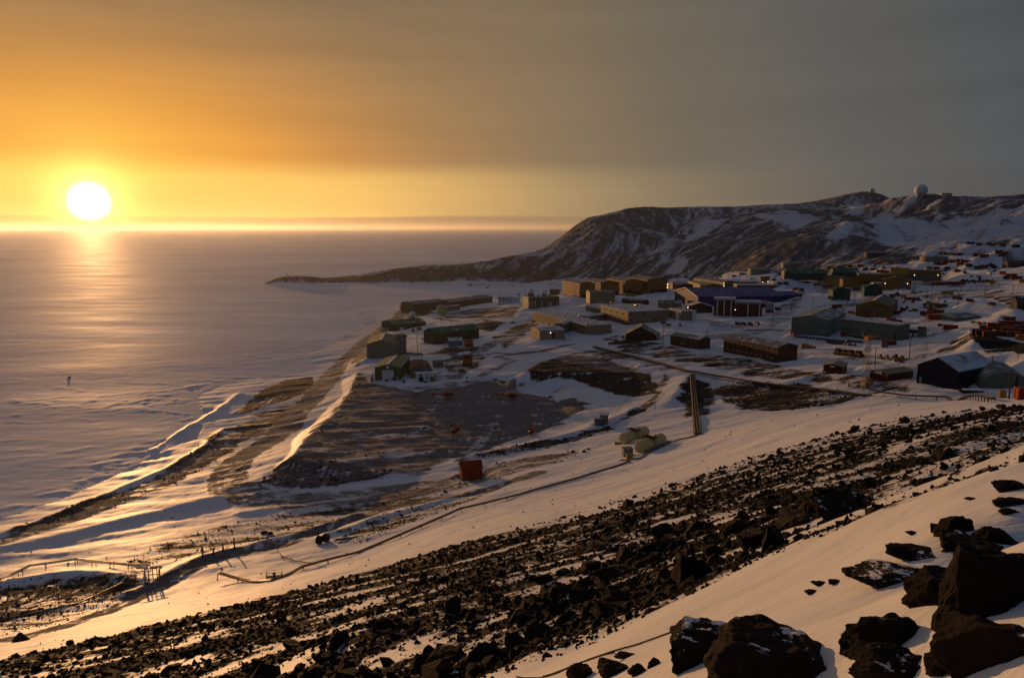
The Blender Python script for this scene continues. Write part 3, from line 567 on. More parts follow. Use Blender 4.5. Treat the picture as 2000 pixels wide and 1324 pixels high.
# right foreground
B('warehouse', 'big navy blue warehouse with a pale gable roof and sunlit ridge', 'warehouse', (1789.3, 747.5), (1868.5, 762), ('Q', 1886.5, 738), 711.8, 'gv', 4.2, 'navy', 'paleroof', z=37.0, over=0.5, snowridge=1, rects=[('door', 'grey', (1795, 736, 1800.5, 746.5))])
B('quonset', 'large pale sage arched hangar at the right edge', 'hangar', (1916, 758), (2012, 765), 26.0, 724.5, 'arch', 0, 'sage', 'sageroof', z=38.5, rects=[('window', 'glassf', (1985, 734.5, 1989.4, 741.3)), ('door', 'darkbrown', (1981.5, 743, 1988, 760)), ('door', 'bluegrey', (1955.5, 748, 1961, 759))])
B('shed', 'low dark shed under thick snow between the navy warehouse and the arched hangar', 'shed', (1887, 728.5), (1926, 731), 9.0, 716.5, 'gu', 1.8, DBR, 'snowroof', z=38.3)
B('hut', 'dark red hut with a tan roof and snow banked against its left side', 'hut', (1607.3, 730), (1644.7, 734), ('Q', 1663, 727), 713, 'gv', 0.9, 'maroon', 'tanroof', z=32.2, rects=[('window', 'white', (1622, 714.8, 1630, 716.8)), ('window', 'white', (1608.5, 725.6, 1614, 727.6))])
B('hut', 'dark red hut with a white window strip, right of the lattice mast', 'hut', (1698.6, 739), (1733.8, 746.5), ('Q', 1748, 733), 723, 'gv', 0.9, 'maroon', 'tanroof', z=33.8, rects=[('window', 'white', (1709, 724.4, 1723, 727.8))])
B('shelter', 'bright orange-red ridge tent shelter beside the lower road', 'shelter', (902.5, 936.5), (941.8, 933), 5.5, 916.5, 'gu', 1.9, 'orangered', 'orangered', z=None, rects=[])
B('hut', 'taller tan equipment hut behind the grey one, beside the row of stakes', 'hut', (1171.5, 828), (1187.5, 828.5), 3.5, 810.5, 'flat', 0.2, TAU, 'paleroof')
B('hut', 'low grey equipment hut joined to the front of the tan huts', 'hut', (1161.5, 831), (1177, 830.5), 2.6, 818, 'flat', 0.2, 'bluegrey', 'paleroof')

def solve_building(b):
    P, Q = b['P'], b['Q']
    z = b['z'] if b['z'] is not None else float(hit0(*P)[2])
    p = at_z(P[0], P[1], z)[:2]; q = at_z(Q[0], Q[1], z)[:2]
    u = q - p; L = float(np.hypot(*u)); u = u / L; v = np.array([-u[1], u[0]])
    if v @ (p + q) < 0: v = -v
    dep = b['dep']
    if b.get('vang') is not None:
        a_ = R(b['vang']); dep = b['dep'] = 46.0; v = np.array([math.sin(a_), math.cos(a_)]); u = np.array([v[1], -v[0]])
        aq = az_of(*Q); dq = np.array([math.sin(aq), math.cos(aq)]); A_ = np.array([[u[0], -dq[0]], [u[1], -dq[1]]]); L = float(np.linalg.solve(A_, -p)[0]); q = p + u * L
    if b.get('orient') == 'C':
        c = at_z(dep[1], dep[2], z)[:2]; v = (c - p) / np.hypot(*(c - p)); u = np.array([v[1], -v[0]])
        if u[0] < 0: u = -u
        aq = az_of(*Q); # where the ray toward Q crosses the face line
        dq = np.array([math.sin(aq), math.cos(aq)]); A_ = np.array([[u[0], -dq[0]], [u[1], -dq[1]]]); L = float(np.linalg.solve(A_, -p)[0]); q = p + u * L
    if isinstance(dep, tuple):
        c = at_z(dep[1], dep[2], z)[:2]; D = float((c - (p if dep[0] == 'P' else q)) @ v); D = max(D, 4.0)
    else: D = float(dep)
    ztop = CAM_Z - tan_dep(P[0], b['ey']) * float(np.hypot(*p))
    b.update(zz=z, p=p, q=q, u=u, v=v, L=L, D=D, H=max(ztop - z, 1.5))
    m = 1.2
    c = [p - u * m - v * m, q + u * m - v * m, q + u * m + v * (D + m), p - u * m + v * (D + m)]
    PADS.append(([tuple(k) for k in c], z, 0.45))
for b in BL: solve_building(b)


# the boulders on the near drift, with the snow banked round them
FB = [  # x0, y0, x1, y1, label
    (1314, 1198, 1450, 1300, 'long sloping boulder with streaks of snow on top, leaning against the widest boulder', 0.8),
    (1402, 1194, 1664, 1372, 'widest black boulder at the bottom edge, broad flat top and one small snow tongue', 0.15),
    (1667, 1179, 1795, 1290, 'peaked dark boulder with a ragged crest right of the widest boulder', 0.4),
    (1690, 1256, 1822, 1345, 'rounded dark boulder with a snow patch, below the peaked boulder', 0.3),
    (1820, 1263, 1892, 1314, 'squat rounded boulder alone in a snow hollow near the bottom right', 0.0),
    (1856, 1182, 2010, 1318, 'tall brown boulder at the lower right edge beside a snow tongue', 0.1),
    (1874, 1053, 2040, 1212, 'massive brown boulder cut by the right edge, largest of its pile', 0.0),
    (1789, 1103, 1915, 1182, 'smooth black boulder tucked under the massive brown boulder', 0.0),
    (1690, 1096, 1816, 1145, 'flat layered slab with snow in its cracks', 1.0),
    (1739, 1066, 1832, 1097, 'low brown slab lying just above the layered slab', 0.5),
    (1836, 997, 1890, 1050, 'upright black boulder at the top of the right-hand pile', 0.0),
    (1818, 1020, 1840, 1041, 'small round stone left of the upright black boulder', 0.0),
    (1845, 1040, 1942, 1084, 'dark blocky boulder between the upright boulder and the massive one', 0.1),
    (1912, 1024, 1974, 1062, 'low ragged boulder half buried right of the upright boulder', 0.3),
    (1944, 933, 1998, 962, 'lone dark wedge of rock high on the drift by the right edge', 0.0),
    (1953, 976, 2010, 988, 'thin rock blade showing through the drift at the right edge', 0.0),
    (1957, 992, 1988, 1006, 'small broken rock under the thin rock blade', 0.0),
    (1109, 1290, 1160, 1332, 'leftmost of the three black blocks by the bottom edge', 0.0),
    (1169, 1283, 1225, 1324, 'middle of the three black blocks by the bottom edge', 0.0),
    (1228, 1291, 1264, 1321, 'smallest, square block right of the two black blocks by the bottom edge', 0.0),
    (1202, 1272, 1241, 1287, 'low dark stone just above the three black blocks', 0.0),
    (1649, 1106, 1690, 1126, 'small brown stone at the left tip of the layered slab', 0.0),
    (1586, 1134, 1617, 1146, 'ragged rock flake poking through snow left of the layered slab', 0.0),
    (1620, 1131, 1648, 1141, 'smooth rock flake beside the ragged flake', 0.0),
    (1573, 1151, 1599, 1161, 'thin rock flake lowest on the smooth drift', 0.0),
    (1771, 1037, 1796, 1045, 'thin dark flake alone left of the upright boulder', 0.0),
    (1888, 971, 1907, 977, 'small arched flake casting a long blue shadow on the drift', 0.0),
    (1934, 910, 1949, 921, 'small knob of rock near the upper end of the drift', 0.0),
    (1268, 1280, 1292, 1302, 'small brown pebble standing right of the square block', 0.0),
]

MOUNDS = []
for k, (x0, y0, x1, y1, lab, sn) in enumerate(FB):
    g = hit0((x0 + x1) / 2, y1 - 0.12 * (y1 - y0)); D = math.dist(g, (0, 0, CAM_Z)); w = (x1 - x0) * D / 1450.0
    MOUNDS.append((g[0] + 0.10 * w, g[1] + 0.15 * w, 0.10 * w, 0.75 * w))
# ---------------------------------------------------------------- the ground, hills and sea ice as one polar sheet, split by kind
QUAL = 0.6
def build_land():
    def seg(a, b, n): return np.linspace(math.log(a), math.log(b), int(n * QUAL), endpoint=False)
    L = np.concatenate([seg(1.25, 14, 260), seg(14, 110, 330), seg(110, 620, 640), seg(620, 2500, 430), seg(2500, 6000, 30), np.linspace(math.log(6000), math.log(60000), 24)])
    A = np.linspace(R(-46), R(46), int(1500 * QUAL))
    nl, na = len(L), len(A)
    AA, LL = np.meshgrid(A, L)
    Rr = np.exp(LL); X = np.sin(AA) * Rr; Y = np.cos(AA) * Rr
    H = base_h(X, Y)
    H = np.where(Rr > 5000, np.minimum(H, -1), H)
    H = feats(X, Y, H)
    hw = hwin(X, Y); st = samp(HST, X, Y); gm = samp(HGM, X, Y); lap = samp(HLAP, X, Y)
    H = H + samp(HDZ, X, Y) * hw * sstep(1.0, 14.0, H)
    # cover
    cov = np.full(X.shape, 0.0); tint = np.full(X.shape, 0.8)
    dustm = np.zeros(X.shape)
    wob = fbm(X / 22, Y / 9, 3, 5) * 3.0
    near = sstep(60, 200, Rr)
    for k, (poly, c, tn, soft) in enumerate(COVER):
        d = poly_sd(X, Y, poly, 30.0) + (wob * soft * 0.55 * near if k else fbm(X / 9, Y / 4, 3, 6) * 5 * sstep(20, 90, Rr))
        w = sstep(soft, -soft, d) if k else sstep(2.5, -2.5, d) * 1.0
        if k in (1, 2, 5): dustm = np.maximum(dustm * (1 - w), w * (0.75, 1.0, 0.7)[(1, 2, 5).index(k)])
        if k == 0:
            w = np.where(Rr < 30, sstep(0.5, -0.35, poly_sd(X, Y, poly, 30.0) + fbm(X / 2, Y / 2, 2, 9) * 0.5), w)
        cov = cov * (1 - w) + c * w; tint = tint * (1 - w) + tn * w
    inscree = cov > 0.5
    w0 = poly_sd(X, Y, COVER[0][0], 60.0)
    scree = sstep(4, -4, w0)
    # snow stripes lying across the scree
    s1 = fbm((X + 0.14 * Y) / 60, (Y - 0.14 * X) / 5.5, 3, 21)
    s2 = fbm((X + 0.14 * Y) / 16, (Y - 0.14 * X) / 3.0, 3, 22)
    far = sstep(45, 100, Rr)
    midband = sstep(-6, 3, (X - 0)) * sstep(100, 60, X) 
    cov = cov + scree * far * (s1 * 0.55 + s2 * 0.30) + scree * far * (0.04 - 0.10 * sstep(0, 60, X))
    edge = sstep(-26, 0, w0) * sstep(-4, 8, X)
    cov = cov - scree * far * edge * 0.26
    # bigger boulder belts nearer
    cov = cov + scree * (1 - far) * (fbm(X / 9, Y / 5, 3, 23) * 0.75 - 0.02) - scree * sstep(20, 11, Rr) * 0.12
    # stray stripes of stones on the snow slope above the scree
    out = sstep(26, 4, w0) * (1 - scree) * sstep(-15, 10, X) * sstep(80, 50, X)
    s3 = np.abs(((Y - 0.20 * X) / 3.2 + fbm(X / 30, Y / 30, 2, 24) * 1.2) % 1.0 - 0.5)
    cov = np.maximum(cov, out * sstep(0.10, 0.0, s3) * 0.42)
    # roads
    track = np.zeros(X.shape)
    for pl, wd, c, tn in ROADS:
        d, t = line_d(X, Y, pl, 30.0)
        d0 = d; d = d + fbm(X / 14, Y / 14, 2, 31) * 1.2
        w = sstep(wd + 1.8, wd - 1.2, d)
        cov = cov * (1 - w) + c * w; tint = tint * (1 - w) + tn * w; track = np.maximum(track, w)
        rut = np.cos((d0 + fbm(X / 40, Y / 40, 2, 32) * 1.5) * 2 * math.pi / 2.4) * np.clip(fbm(X / 25, Y / 25, 2, 38) * 1.5 + .5, 0, 1)
        H = H + w * rut * 0.05; cov = cov + w * rut * 0.06
    mid = (1 - scree) * sstep(0.15, 0.4, cov) * sstep(95, 140, Rr)
    cov = cov + mid * (fbm((X + 0.1 * Y) / 38, (Y - 0.1 * X) / 5.5, 4, 35) * 0.42 + fbm(X / 9, Y / 4, 3, 36) * 0.16 - 0.04) + mid * sstep(0.6, 0.75, cov) * fbm(X / 2.3, Y / 8, 3, 37) * 0.45
    track = np.maximum(track * 0.8, dustm * 0.85)
    # general patchiness in town
    town = sstep(260, 330, Rr) * sstep(1100, 900, Rr) * sstep(0.5, 3, H)
    cov = cov + town * (0.17 + 0.34 * fbm(X / 26, Y / 12, 4, 33))
    # steep banks show their gravel
    # relief of the far hills
    hills = (poly_sd(X, Y, HILLS_POLY, 4000.0) < 0) & (Rr < 5000) & (H > -0.3)
    hf = sstep(-0.5, 3, H) * hills
    hc = 0.54 - 0.17 * st * sstep(0.02, 0.16, gm) - 0.05 * lap.clip(-4, 4) + 0.12 * (sstep(0.06, 0.28, gm) - 0.5) + 0.08 * fbm(X / 150, Y / 150, 3, 41) + 0.10 * fbm(X / 12, Y / 12, 3, 43)
    for poly, sf in SNOWF:
        d = poly_sd(X, Y, poly, 120.0) + fbm(X / 30, Y / 30, 3, 42) * sf * 0.9
        hc = hc - sstep(sf * 0.5, -sf * 0.5, d) * (0.30 if poly is not SNOWF[3][0] else 0.34)
    low = sstep(30, 10, H)
    cov = np.where(hf > 0.5, hc * (1 - low) + np.maximum(hc, cov * 0.9 + 0.1 * hc) * low, cov)
    tint = np.where(hf > 0.5, 1.0 - 0.25 * sstep(300, 0, X) - 0.6 * sstep(600, 0, X) * sstep(80, 20, H), tint)
    # fine relief
    ice = H < 0.25
    gnd = ~ice & ~hills
    rough = np.clip(cov, 0, 1)
    f1 = fbm((X + 0.14 * Y) / 34, (Y - 0.14 * X) / 12, 4, 81)
    f2 = fbm((X + 0.14 * Y) / 6.5, (Y - 0.14 * X) / 2.2, 4, 82)
    f3 = fbm(X / 1.1, Y / 0.8, 3, 83)
    lod1 = sstep(12, 60, Rr); lod3 = sstep(220, 90, Rr)
    H = H + np.where(gnd, lod1 * f1 * 0.75 + f2 * (0.10 + 0.16 * rough) * sstep(6, 40, Rr) + f3 * lod3 * (0.02 + 0.14 * rough) * sstep(2, 12, Rr), 0)
    for mx, my, mh, mr in MOUNDS:
        mm = (Rr < 25) & (np.abs(X - mx) < 3 * mr) & (np.abs(Y - my) < 3 * mr)
        H = H + np.where(mm, mh * np.exp(-((X - mx) ** 2 + (Y - my) ** 2) / (mr * mr)), 0)
    inlip = (w0 > 0) & (Rr < 20)
    H = H + np.where(inlip, fbm(X / 2.4, Y / 1.5, 3, 84) * 0.07, 0)
    H = H + np.where(hills, fbm(X / 14, Y / 14, 4, 85) * 1.5 * sstep(2, 20, H), 0)
    # sea ice: sastrugi and pressure ridges near the shore
    ang = 0.55
    U = X * math.cos(ang) + Y * math.sin(ang); V = -X * math.sin(ang) + Y * math.cos(ang)
    i1 = fbm(U / 60, V / 17, 4, 91); i2 = fbm(U / 13, V / 4.0, 4, 92); i3 = fbm(X / 190, Y / 42, 3, 93)
    pr = np.clip(1 - np.abs(fbm(X / 70, Y / 40, 3, 94)) * 9, 0, 1)
    shore = sstep(-1.6, 0.25, H)
    iceH = ICE_Z + 0.12 + i1 * 0.075 + i2 * 0.045 + i3 * 0.12 + shore * pr * (0.5 + i2) * 0.5
    iceH = iceH * sstep(4000, 1500, Rr) + (ICE_Z + i3 * 0.5) * sstep(1500, 4000, Rr) * sstep(20000, 6000, Rr)
    rub = sstep(-0.85, 0.15, H) * sstep(700, 420, Rr) * np.clip(fbm(X / 55, Y / 30, 2, 96) * 2 + 0.35, 0, 1)
    iceH = iceH + rub * (np.abs(fbm(X / 7, Y / 4, 4, 97)) * 0.75 + fbm(U / 20, V / 5, 3, 98) * 0.3)
    H = np.where(ice, np.maximum(iceH * sstep(0.25, -0.2, H) + 0.25 * sstep(-0.2, 0.25, H), -0.8), H)
    cov = np.where(ice, 0, cov)
    # mesh
    co = np.stack([X, Y, H], -1).reshape(-1, 3).astype(np.float32)
    idx = np.arange(nl * na).reshape(nl, na)
    q = np.stack([idx[:-1, :-1], idx[:-1, 1:], idx[1:, 1:], idx[1:, :-1]], -1).reshape(-1, 4)
    kind = np.where(ice, 2, np.where(hills, 1, 0))
    kq = kind[:-1, :-1].reshape(-1)
    covf = np.clip(cov, 0, 1).astype(np.float32).reshape(-1); tf = np.clip(tint, 0, 1).astype(np.float32).reshape(-1); trf = track.astype(np.float32).reshape(-1)
    for k, name in ((0, 'ground'), (1, 'hills'), (2, 'sea_ice')):
        qq = q[kq == k]
        used, inv = np.unique(qq, return_inverse=True)
        me = bpy.data.meshes.new(name)
        me.vertices.add(len(used)); me.vertices.foreach_set('co', co[used].ravel())
        n = len(qq)
        me.loops.add(n * 4); me.loops.foreach_set('vertex_index', inv.astype(np.int32).ravel())
        me.polygons.add(n); me.polygons.foreach_set('loop_start', np.arange(0, n * 4, 4, dtype=np.int32))
        me.polygons.foreach_set('use_smooth', np.ones(n, bool))
        me.update(calc_edges=True)
        for an, arr in (('cover', covf), ('tint', tf), ('track', trf)):
            at = me.attributes.new(an, 'FLOAT', 'POINT'); at.data.foreach_set('value', arr[used])
        o = bpy.data.objects.new(name, me); SC.collection.objects.link(o)
        o['kind'] = 'structure'
        me.materials.append(MAT_ICE if k == 2 else (MAT_HILL if k == 1 else MAT_LAND))
    # the rest of the slope, beside and behind the camera, so that a step to the side still stands on ground
    nb = 72; tb = np.linspace(0, 1, nb); ab = A[-1] + (2 * math.pi - (A[-1] - A[0])) * tb
    Lb = L[::3] if (nl - 1) % 3 == 0 else np.concatenate([L[::3], L[-1:]])
    jr = np.arange(0, nl, 3) if (nl - 1) % 3 == 0 else np.concatenate([np.arange(0, nl, 3), [nl - 1]])
    tt = tb * tb * (3 - 2 * tb); Rb = np.exp(L[jr])[:, None]
    Xb = np.sin(ab)[None] * Rb; Yb = np.cos(ab)[None] * Rb
    Hb = H[jr, -1][:, None] * (1 - tt) + H[jr, 0][:, None] * tt
    Hb = Hb + fbm(Xb / 9, Yb / 9, 4, 55) * 0.5 * (4 * tb * (1 - tb)) * sstep(1.3, 20, Rb)
    cvb = np.clip(cov, 0, 1)[jr, -1][:, None] * (1 - tt) + np.clip(cov, 0, 1)[jr, 0][:, None] * tt
    nj = len(jr); c0 = np.array([[0, 0, float(np.mean(np.concatenate([H[0], Hb[0]])))]])
    rim = np.stack([X[0], Y[0], H[0]], -1)
    cb = np.concatenate([np.stack([Xb, Yb, Hb], -1).reshape(-1, 3), rim, c0])
    ib = np.arange(nj * nb).reshape(nj, nb)
    qb = np.stack([ib[:-1, :-1], ib[:-1, 1:], ib[1:, 1:], ib[1:, :-1]], -1).reshape(-1, 4).tolist()
    ce = len(cb) - 1; r0 = nj * nb
    fb_ = [(ce, int(ib[0, k + 1]), int(ib[0, k])) for k in range(nb - 1)] + [(ce, r0 + k + 1, r0 + k) for k in range(na - 1)]
    me = bpy.data.meshes.new('ground'); me.from_pydata(cb.tolist(), [], qb + fb_); me.polygons.foreach_set('use_smooth', [True] * len(me.polygons))
    cvv = np.concatenate([cvb.reshape(-1), np.zeros(na + 1)])
    for an, arr in (('cover', cvv), ('tint', np.full(len(cb), 0.9)), ('track', np.zeros(len(cb)))):
        at = me.attributes.new(an, 'FLOAT', 'POINT'); at.data.foreach_set('value', arr.astype(np.float32))
    bm = bmesh.new(); bm.from_mesh(me); bmesh.ops.recalc_face_normals(bm, faces=bm.faces)
    if sum(f.normal.z for f in list(bm.faces)[:500]) < 0: bmesh.ops.reverse_faces(bm, faces=bm.faces)
    bm.to_mesh(me); bm.free()
    me.materials.append(MAT_LAND); o = bpy.data.objects.new('ground', me); SC.collection.objects.link(o); o['kind'] = 'structure'
    return A, L, H
def attr(nt, name):
    n = nd(nt, 'ShaderNodeAttribute', attribute_name=name); return n.outputs['Fac']
def new_mat(name):
    m = bpy.data.materials.new(name); m.use_nodes = True; nt = m.node_tree; nt.nodes.clear()
    out = nd(nt, 'ShaderNodeOutputMaterial'); b = nd(nt, 'ShaderNodeBsdfPrincipled'); nt.links.new(b.outputs[0], out.inputs[0])
    return m, nt, b
def noise(nt, vec, scale, detail=4, rough=0.55, stretch=None, dist=0.0):
    v = vec
    if stretch:
        mp = nd(nt, 'ShaderNodeMapping'); mp.inputs['Scale'].default_value = stretch[:3]
        if len(stretch) > 3: mp.inputs['Rotation'].default_value = (0, 0, stretch[3])
        nt.links.new(vec, mp.inputs[0]); v = mp.outputs[0]
    n = nd(nt, 'ShaderNodeTexNoise', inp={'Scale': scale, 'Detail': detail, 'Roughness': rough, 'Distortion': dist}); nt.links.new(v, n.inputs['Vector'])
    return n.outputs[0]
def land_material(name, hill=False):
    m, nt, b = new_mat(name)
    geo = nd(nt, 'ShaderNodeNewGeometry'); P = geo.outputs['Position']
    cov = attr(nt, 'cover'); tint = attr(nt, 'tint'); trk = attr(nt, 'track')
    n1 = noise(nt, P, 0.22 if not hill else 0.11, 10, 0.80, (1, 2.2, 1, 0.14) if not hill else None)
    n2 = noise(nt, P, 3.0 if not hill else 0.5, 6, 0.65)
    nn = math_node(nt, 'ADD', math_node(nt, 'MULTIPLY', n1, 0.65), math_node(nt, 'MULTIPLY', n2, 0.35))
    thr = maprange(nt, cov, 0, 1, 0.33, 0.67) if not hill else maprange(nt, cov, 0, 1, 0.10, 0.90)
    msk = maprange(nt, math_node(nt, 'SUBTRACT', thr, nn), -0.018 if not hill else -0.15, 0.022 if not hill else 0.13, 0, 1, True)
    msk = math_node(nt, 'MULTIPLY', msk, maprange(nt, cov, 0.01, 0.10))
    # dusty packed snow
    dust = math_node(nt, 'MULTIPLY', maprange(nt, cov, 0.0, 0.7), 0.30)
    sn = noise(nt, P, 0.15, 5, 0.6)
    snow = mix(nt, sn, (0.70, 0.71, 0.74), (0.60, 0.62, 0.66)) if not hill else mix(nt, sn, (0.60, 0.61, 0.65), (0.46, 0.47, 0.51))
    snow = mix(nt, math_node(nt, 'MULTIPLY', dust, 1.0), snow, (0.30, 0.27, 0.245))
    rn = noise(nt, P, 1.3 if not hill else 0.05, 8, 0.7)
    earth = mix(nt, rn, (0.050, 0.036, 0.028), (0.125, 0.095, 0.075))
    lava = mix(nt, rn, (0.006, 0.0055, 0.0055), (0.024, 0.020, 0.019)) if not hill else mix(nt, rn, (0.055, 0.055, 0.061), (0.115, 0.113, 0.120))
    rock = mix(nt, tint, earth, lava)
    if not hill:
        dn = noise(nt, P, 0.5, 8, 0.75, (0.6, 2.0, 1, 0.1))
        rock = mix(nt, math_node(nt, 'MULTIPLY', trk, maprange(nt, dn, 0.35, 0.62, 0.12, 0.85)), rock, (0.27, 0.265, 0.275))
    col = mix(nt, msk, snow, rock)
    nt.links.new(col, b.inputs['Base Color'])
    rg = mix(nt, msk, (0.55, 0.55, 0.55), (0.92, 0.92, 0.92)); nt.links.new(rg, b.inputs['Roughness'])
    b.inputs['Specular IOR Level'].default_value = 0.10
    # bump: snow crust and gravel
    g1 = noise(nt, P, 6.0 if not hill else 0.3, 8, 0.7)
    g2 = noise(nt, P, 0.9 if not hill else 0.12, 6, 0.6, (0.5, 1.6, 1, 0.14) if not hill else None)
    hh = math_node(nt, 'ADD', math_node(nt, 'MULTIPLY', math_node(nt, 'MULTIPLY', g1, msk), 0.16 if not hill else 1.6), math_node(nt, 'MULTIPLY', g2, 0.10 if not hill else 1.2))
    hh = math_node(nt, 'ADD', hh, math_node(nt, 'MULTIPLY', msk, 0.05 if not hill else 0.4))
    bp = nd(nt, 'ShaderNodeBump'); bp.inputs['Strength'].default_value = 0.75; bp.inputs['Distance'].default_value = 1.0
    nt.links.new(hh, bp.inputs['Height']); nt.links.new(bp.outputs[0], b.inputs['Normal'])
    return m
def ice_material():
    m, nt, b = new_mat('sea ice under wind-packed snow')
    geo = nd(nt, 'ShaderNodeNewGeometry'); P = geo.outputs['Position']
    big = noise(nt, P, 0.0022, 6, 0.6, (0.5, 1.6, 1, 0.0), 0.6)
    med = noise(nt, P, 0.016, 6, 0.62, (0.35, 1.4, 1, 0.3))
    col = mix(nt, maprange(nt, med, 0.35, 0.65), (0.68, 0.67, 0.67), (0.88, 0.87, 0.85))
    col = mix(nt, maprange(nt, big, 0.40, 0.62), col, (0.60, 0.58, 0.62), 'MIX')
    nt.links.new(col, b.inputs['Base Color'])
    nt.links.new(maprange(nt, med, 0.3, 0.7, 0.80, 0.62), b.inputs['Roughness'])
    b.inputs['Specular IOR Level'].default_value = 0.06
    f = noise(nt, P, 0.10, 8, 0.6, (0.4, 1.5, 1, 0.45)); g = noise(nt, P, 0.9, 5, 0.6, (0.35, 1.4, 1, 0.5))
    c = noise(nt, P, 0.012, 5, 0.6, (0.3, 1.4, 1, 0.0))
    hh = math_node(nt, 'ADD', math_node(nt, 'MULTIPLY', f, 0.26), math_node(nt, 'MULTIPLY', g, 0.06))
    hh = math_node(nt, 'ADD', hh, math_node(nt, 'MULTIPLY', c, 0.7))
    bp = nd(nt, 'ShaderNodeBump'); bp.inputs['Strength'].default_value = 0.6; bp.inputs['Distance'].default_value = 1.0
    nt.links.new(hh, bp.inputs['Height']); nt.links.new(bp.outputs[0], b.inputs['Normal'])
    return m
MAT_LAND = land_material('snow, gravel and lava scree')
MAT_HILL = land_material('snow-streaked volcanic slope', True)
MAT_ICE = ice_material()
LA, LL_, LH = build_land()
_loglist = LL_
def land(x, y):
    """final height of the ground at world x, y (scalar)"""
    a = math.atan2(x, y); l = math.log(max(math.hypot(x, y), 1.3))
    j = min(max(int(np.searchsorted(_loglist, l)) - 1, 0), len(_loglist) - 2); fv = (l - _loglist[j]) / (_loglist[j + 1] - _loglist[j])
    u = (a - LA[0]) / (LA[1] - LA[0]); i = min(max(int(u), 0), len(LA) - 2); fu = min(max(u - i, 0), 1); fv = min(max(fv, 0), 1)
    H = LH
    return float((H[j, i] * (1 - fu) + H[j, i + 1] * fu) * (1 - fv) + (H[j + 1, i] * (1 - fu) + H[j + 1, i + 1] * fu) * fv)
def landv(x, y):
    a = np.arctan2(x, y); l = np.log(np.maximum(np.hypot(x, y), 1.3))
    j = np.clip(np.searchsorted(_loglist, l) - 1, 0, len(_loglist) - 2); fv = np.clip((l - _loglist[j]) / (_loglist[j + 1] - _loglist[j]), 0, 1)
    u = (a - LA[0]) / (LA[1] - LA[0]); i = np.clip(u.astype(int), 0, len(LA) - 2); fu = np.clip(u - i, 0, 1)
    return (LH[j, i] * (1 - fu) + LH[j, i + 1] * fu) * (1 - fv) + (LH[j + 1, i] * (1 - fu) + LH[j + 1, i + 1] * fu) * fv
hit = hit_fn(landv)
print('land built', round(time.time() - T0, 1))
# ---------------------------------------------------------------- helpers for things
def link(o): SC.collection.objects.link(o); return o
def tag(o, label=None, cat=None, group=None, kind=None):
    if label: o['label'] = label
    if cat: o['category'] = cat
    if group: o['group'] = group
    if kind: o['kind'] = kind
    return o
def mesh_np(name, V, F, mat=None, smooth=False, parent=None):
    """F: (n, k) faces, all of the same size"""
    me = bpy.data.meshes.new(name)
    V = np.asarray(V, np.float32); F = np.asarray(F, np.int32); n, k = F.shape
    me.vertices.add(len(V)); me.vertices.foreach_set('co', V.ravel())
    me.loops.add(n * k); me.loops.foreach_set('vertex_index', F.ravel())
    me.polygons.add(n); me.polygons.foreach_set('loop_start', np.arange(0, n * k, k, dtype=np.int32))
    me.polygons.foreach_set('use_smooth', np.full(n, smooth, bool))
    me.update(calc_edges=True)
    if mat: me.materials.append(mat)
    o = bpy.data.objects.new(name, me); link(o)
    if parent: o.parent = parent
    return o
def ico(sub):
    bm = bmesh.new(); bmesh.ops.create_icosphere(bm, subdivisions=sub, radius=1.0)
    V = np.array([v.co[:] for v in bm.verts]); F = np.array([[v.index for v in f.verts] for f in bm.faces]); bm.free()
    return V, F
ICO = {k: ico(k) for k in (1, 2, 3, 4, 5)}
def rock_shape(rs, sub, cuts=11, rough=0.05, lo=0.5, hi=0.9, block=0):
    V, F = ICO[sub]; V = V.copy()
    if block:
        V = V / (np.abs(V) ** block).sum(1, keepdims=True) ** (1 / block); t_ = V[:, 2] - rs.uniform(.5, .7); V[:, 2] -= np.where(t_ > 0, t_, 0)
        lo, hi = lo * 1.25, hi * 1.35
    for _ in range(cuts):
        n = rs.randn(3); n /= np.linalg.norm(n); d = rs.uniform(lo, hi)
        t = V @ n - d; V -= np.where(t > 0, t, 0)[:, None] * n
    if rough > 0 and sub >= 3:
        s = rs.uniform(0, 50)
        n = fbm(V[:, 0] * 2.2 + s, V[:, 1] * 2.2 + V[:, 2] * 1.7, 5, 7, 0.6) + fbm(V[:, 2] * 2.4 + s, V[:, 0] * 2.2 - V[:, 1], 5, 8, 0.6)
        rg = -np.abs(fbm(V[:, 0] * 1.6 + s, V[:, 2] * 2.6 + V[:, 1], 3, 17)) * 2.0
        tp = 1 + 0.25 * rs.randn() * V[:, 2:3]
        V = V * (1 + rough * (n + rg)[:, None]) * np.hstack([tp.clip(.55, 1.5), tp.clip(.55, 1.5), np.ones_like(tp)])
    return V, F
def rotm(rs, tilt=0.5):
    a = rs.uniform(0, 2 * math.pi); b = rs.normal(0, tilt); c = rs.normal(0, tilt)
    Rz = np.array([[math.cos(a), -math.sin(a), 0], [math.sin(a), math.cos(a), 0], [0, 0, 1]])
    Rx = np.array([[1, 0, 0], [0, math.cos(b), -math.sin(b)], [0, math.sin(b), math.cos(b)]])
    Ry = np.array([[math.cos(c), 0, math.sin(c)], [0, 1, 0], [-math.sin(c), 0, math.cos(c)]])
    return Rz @ Rx @ Ry
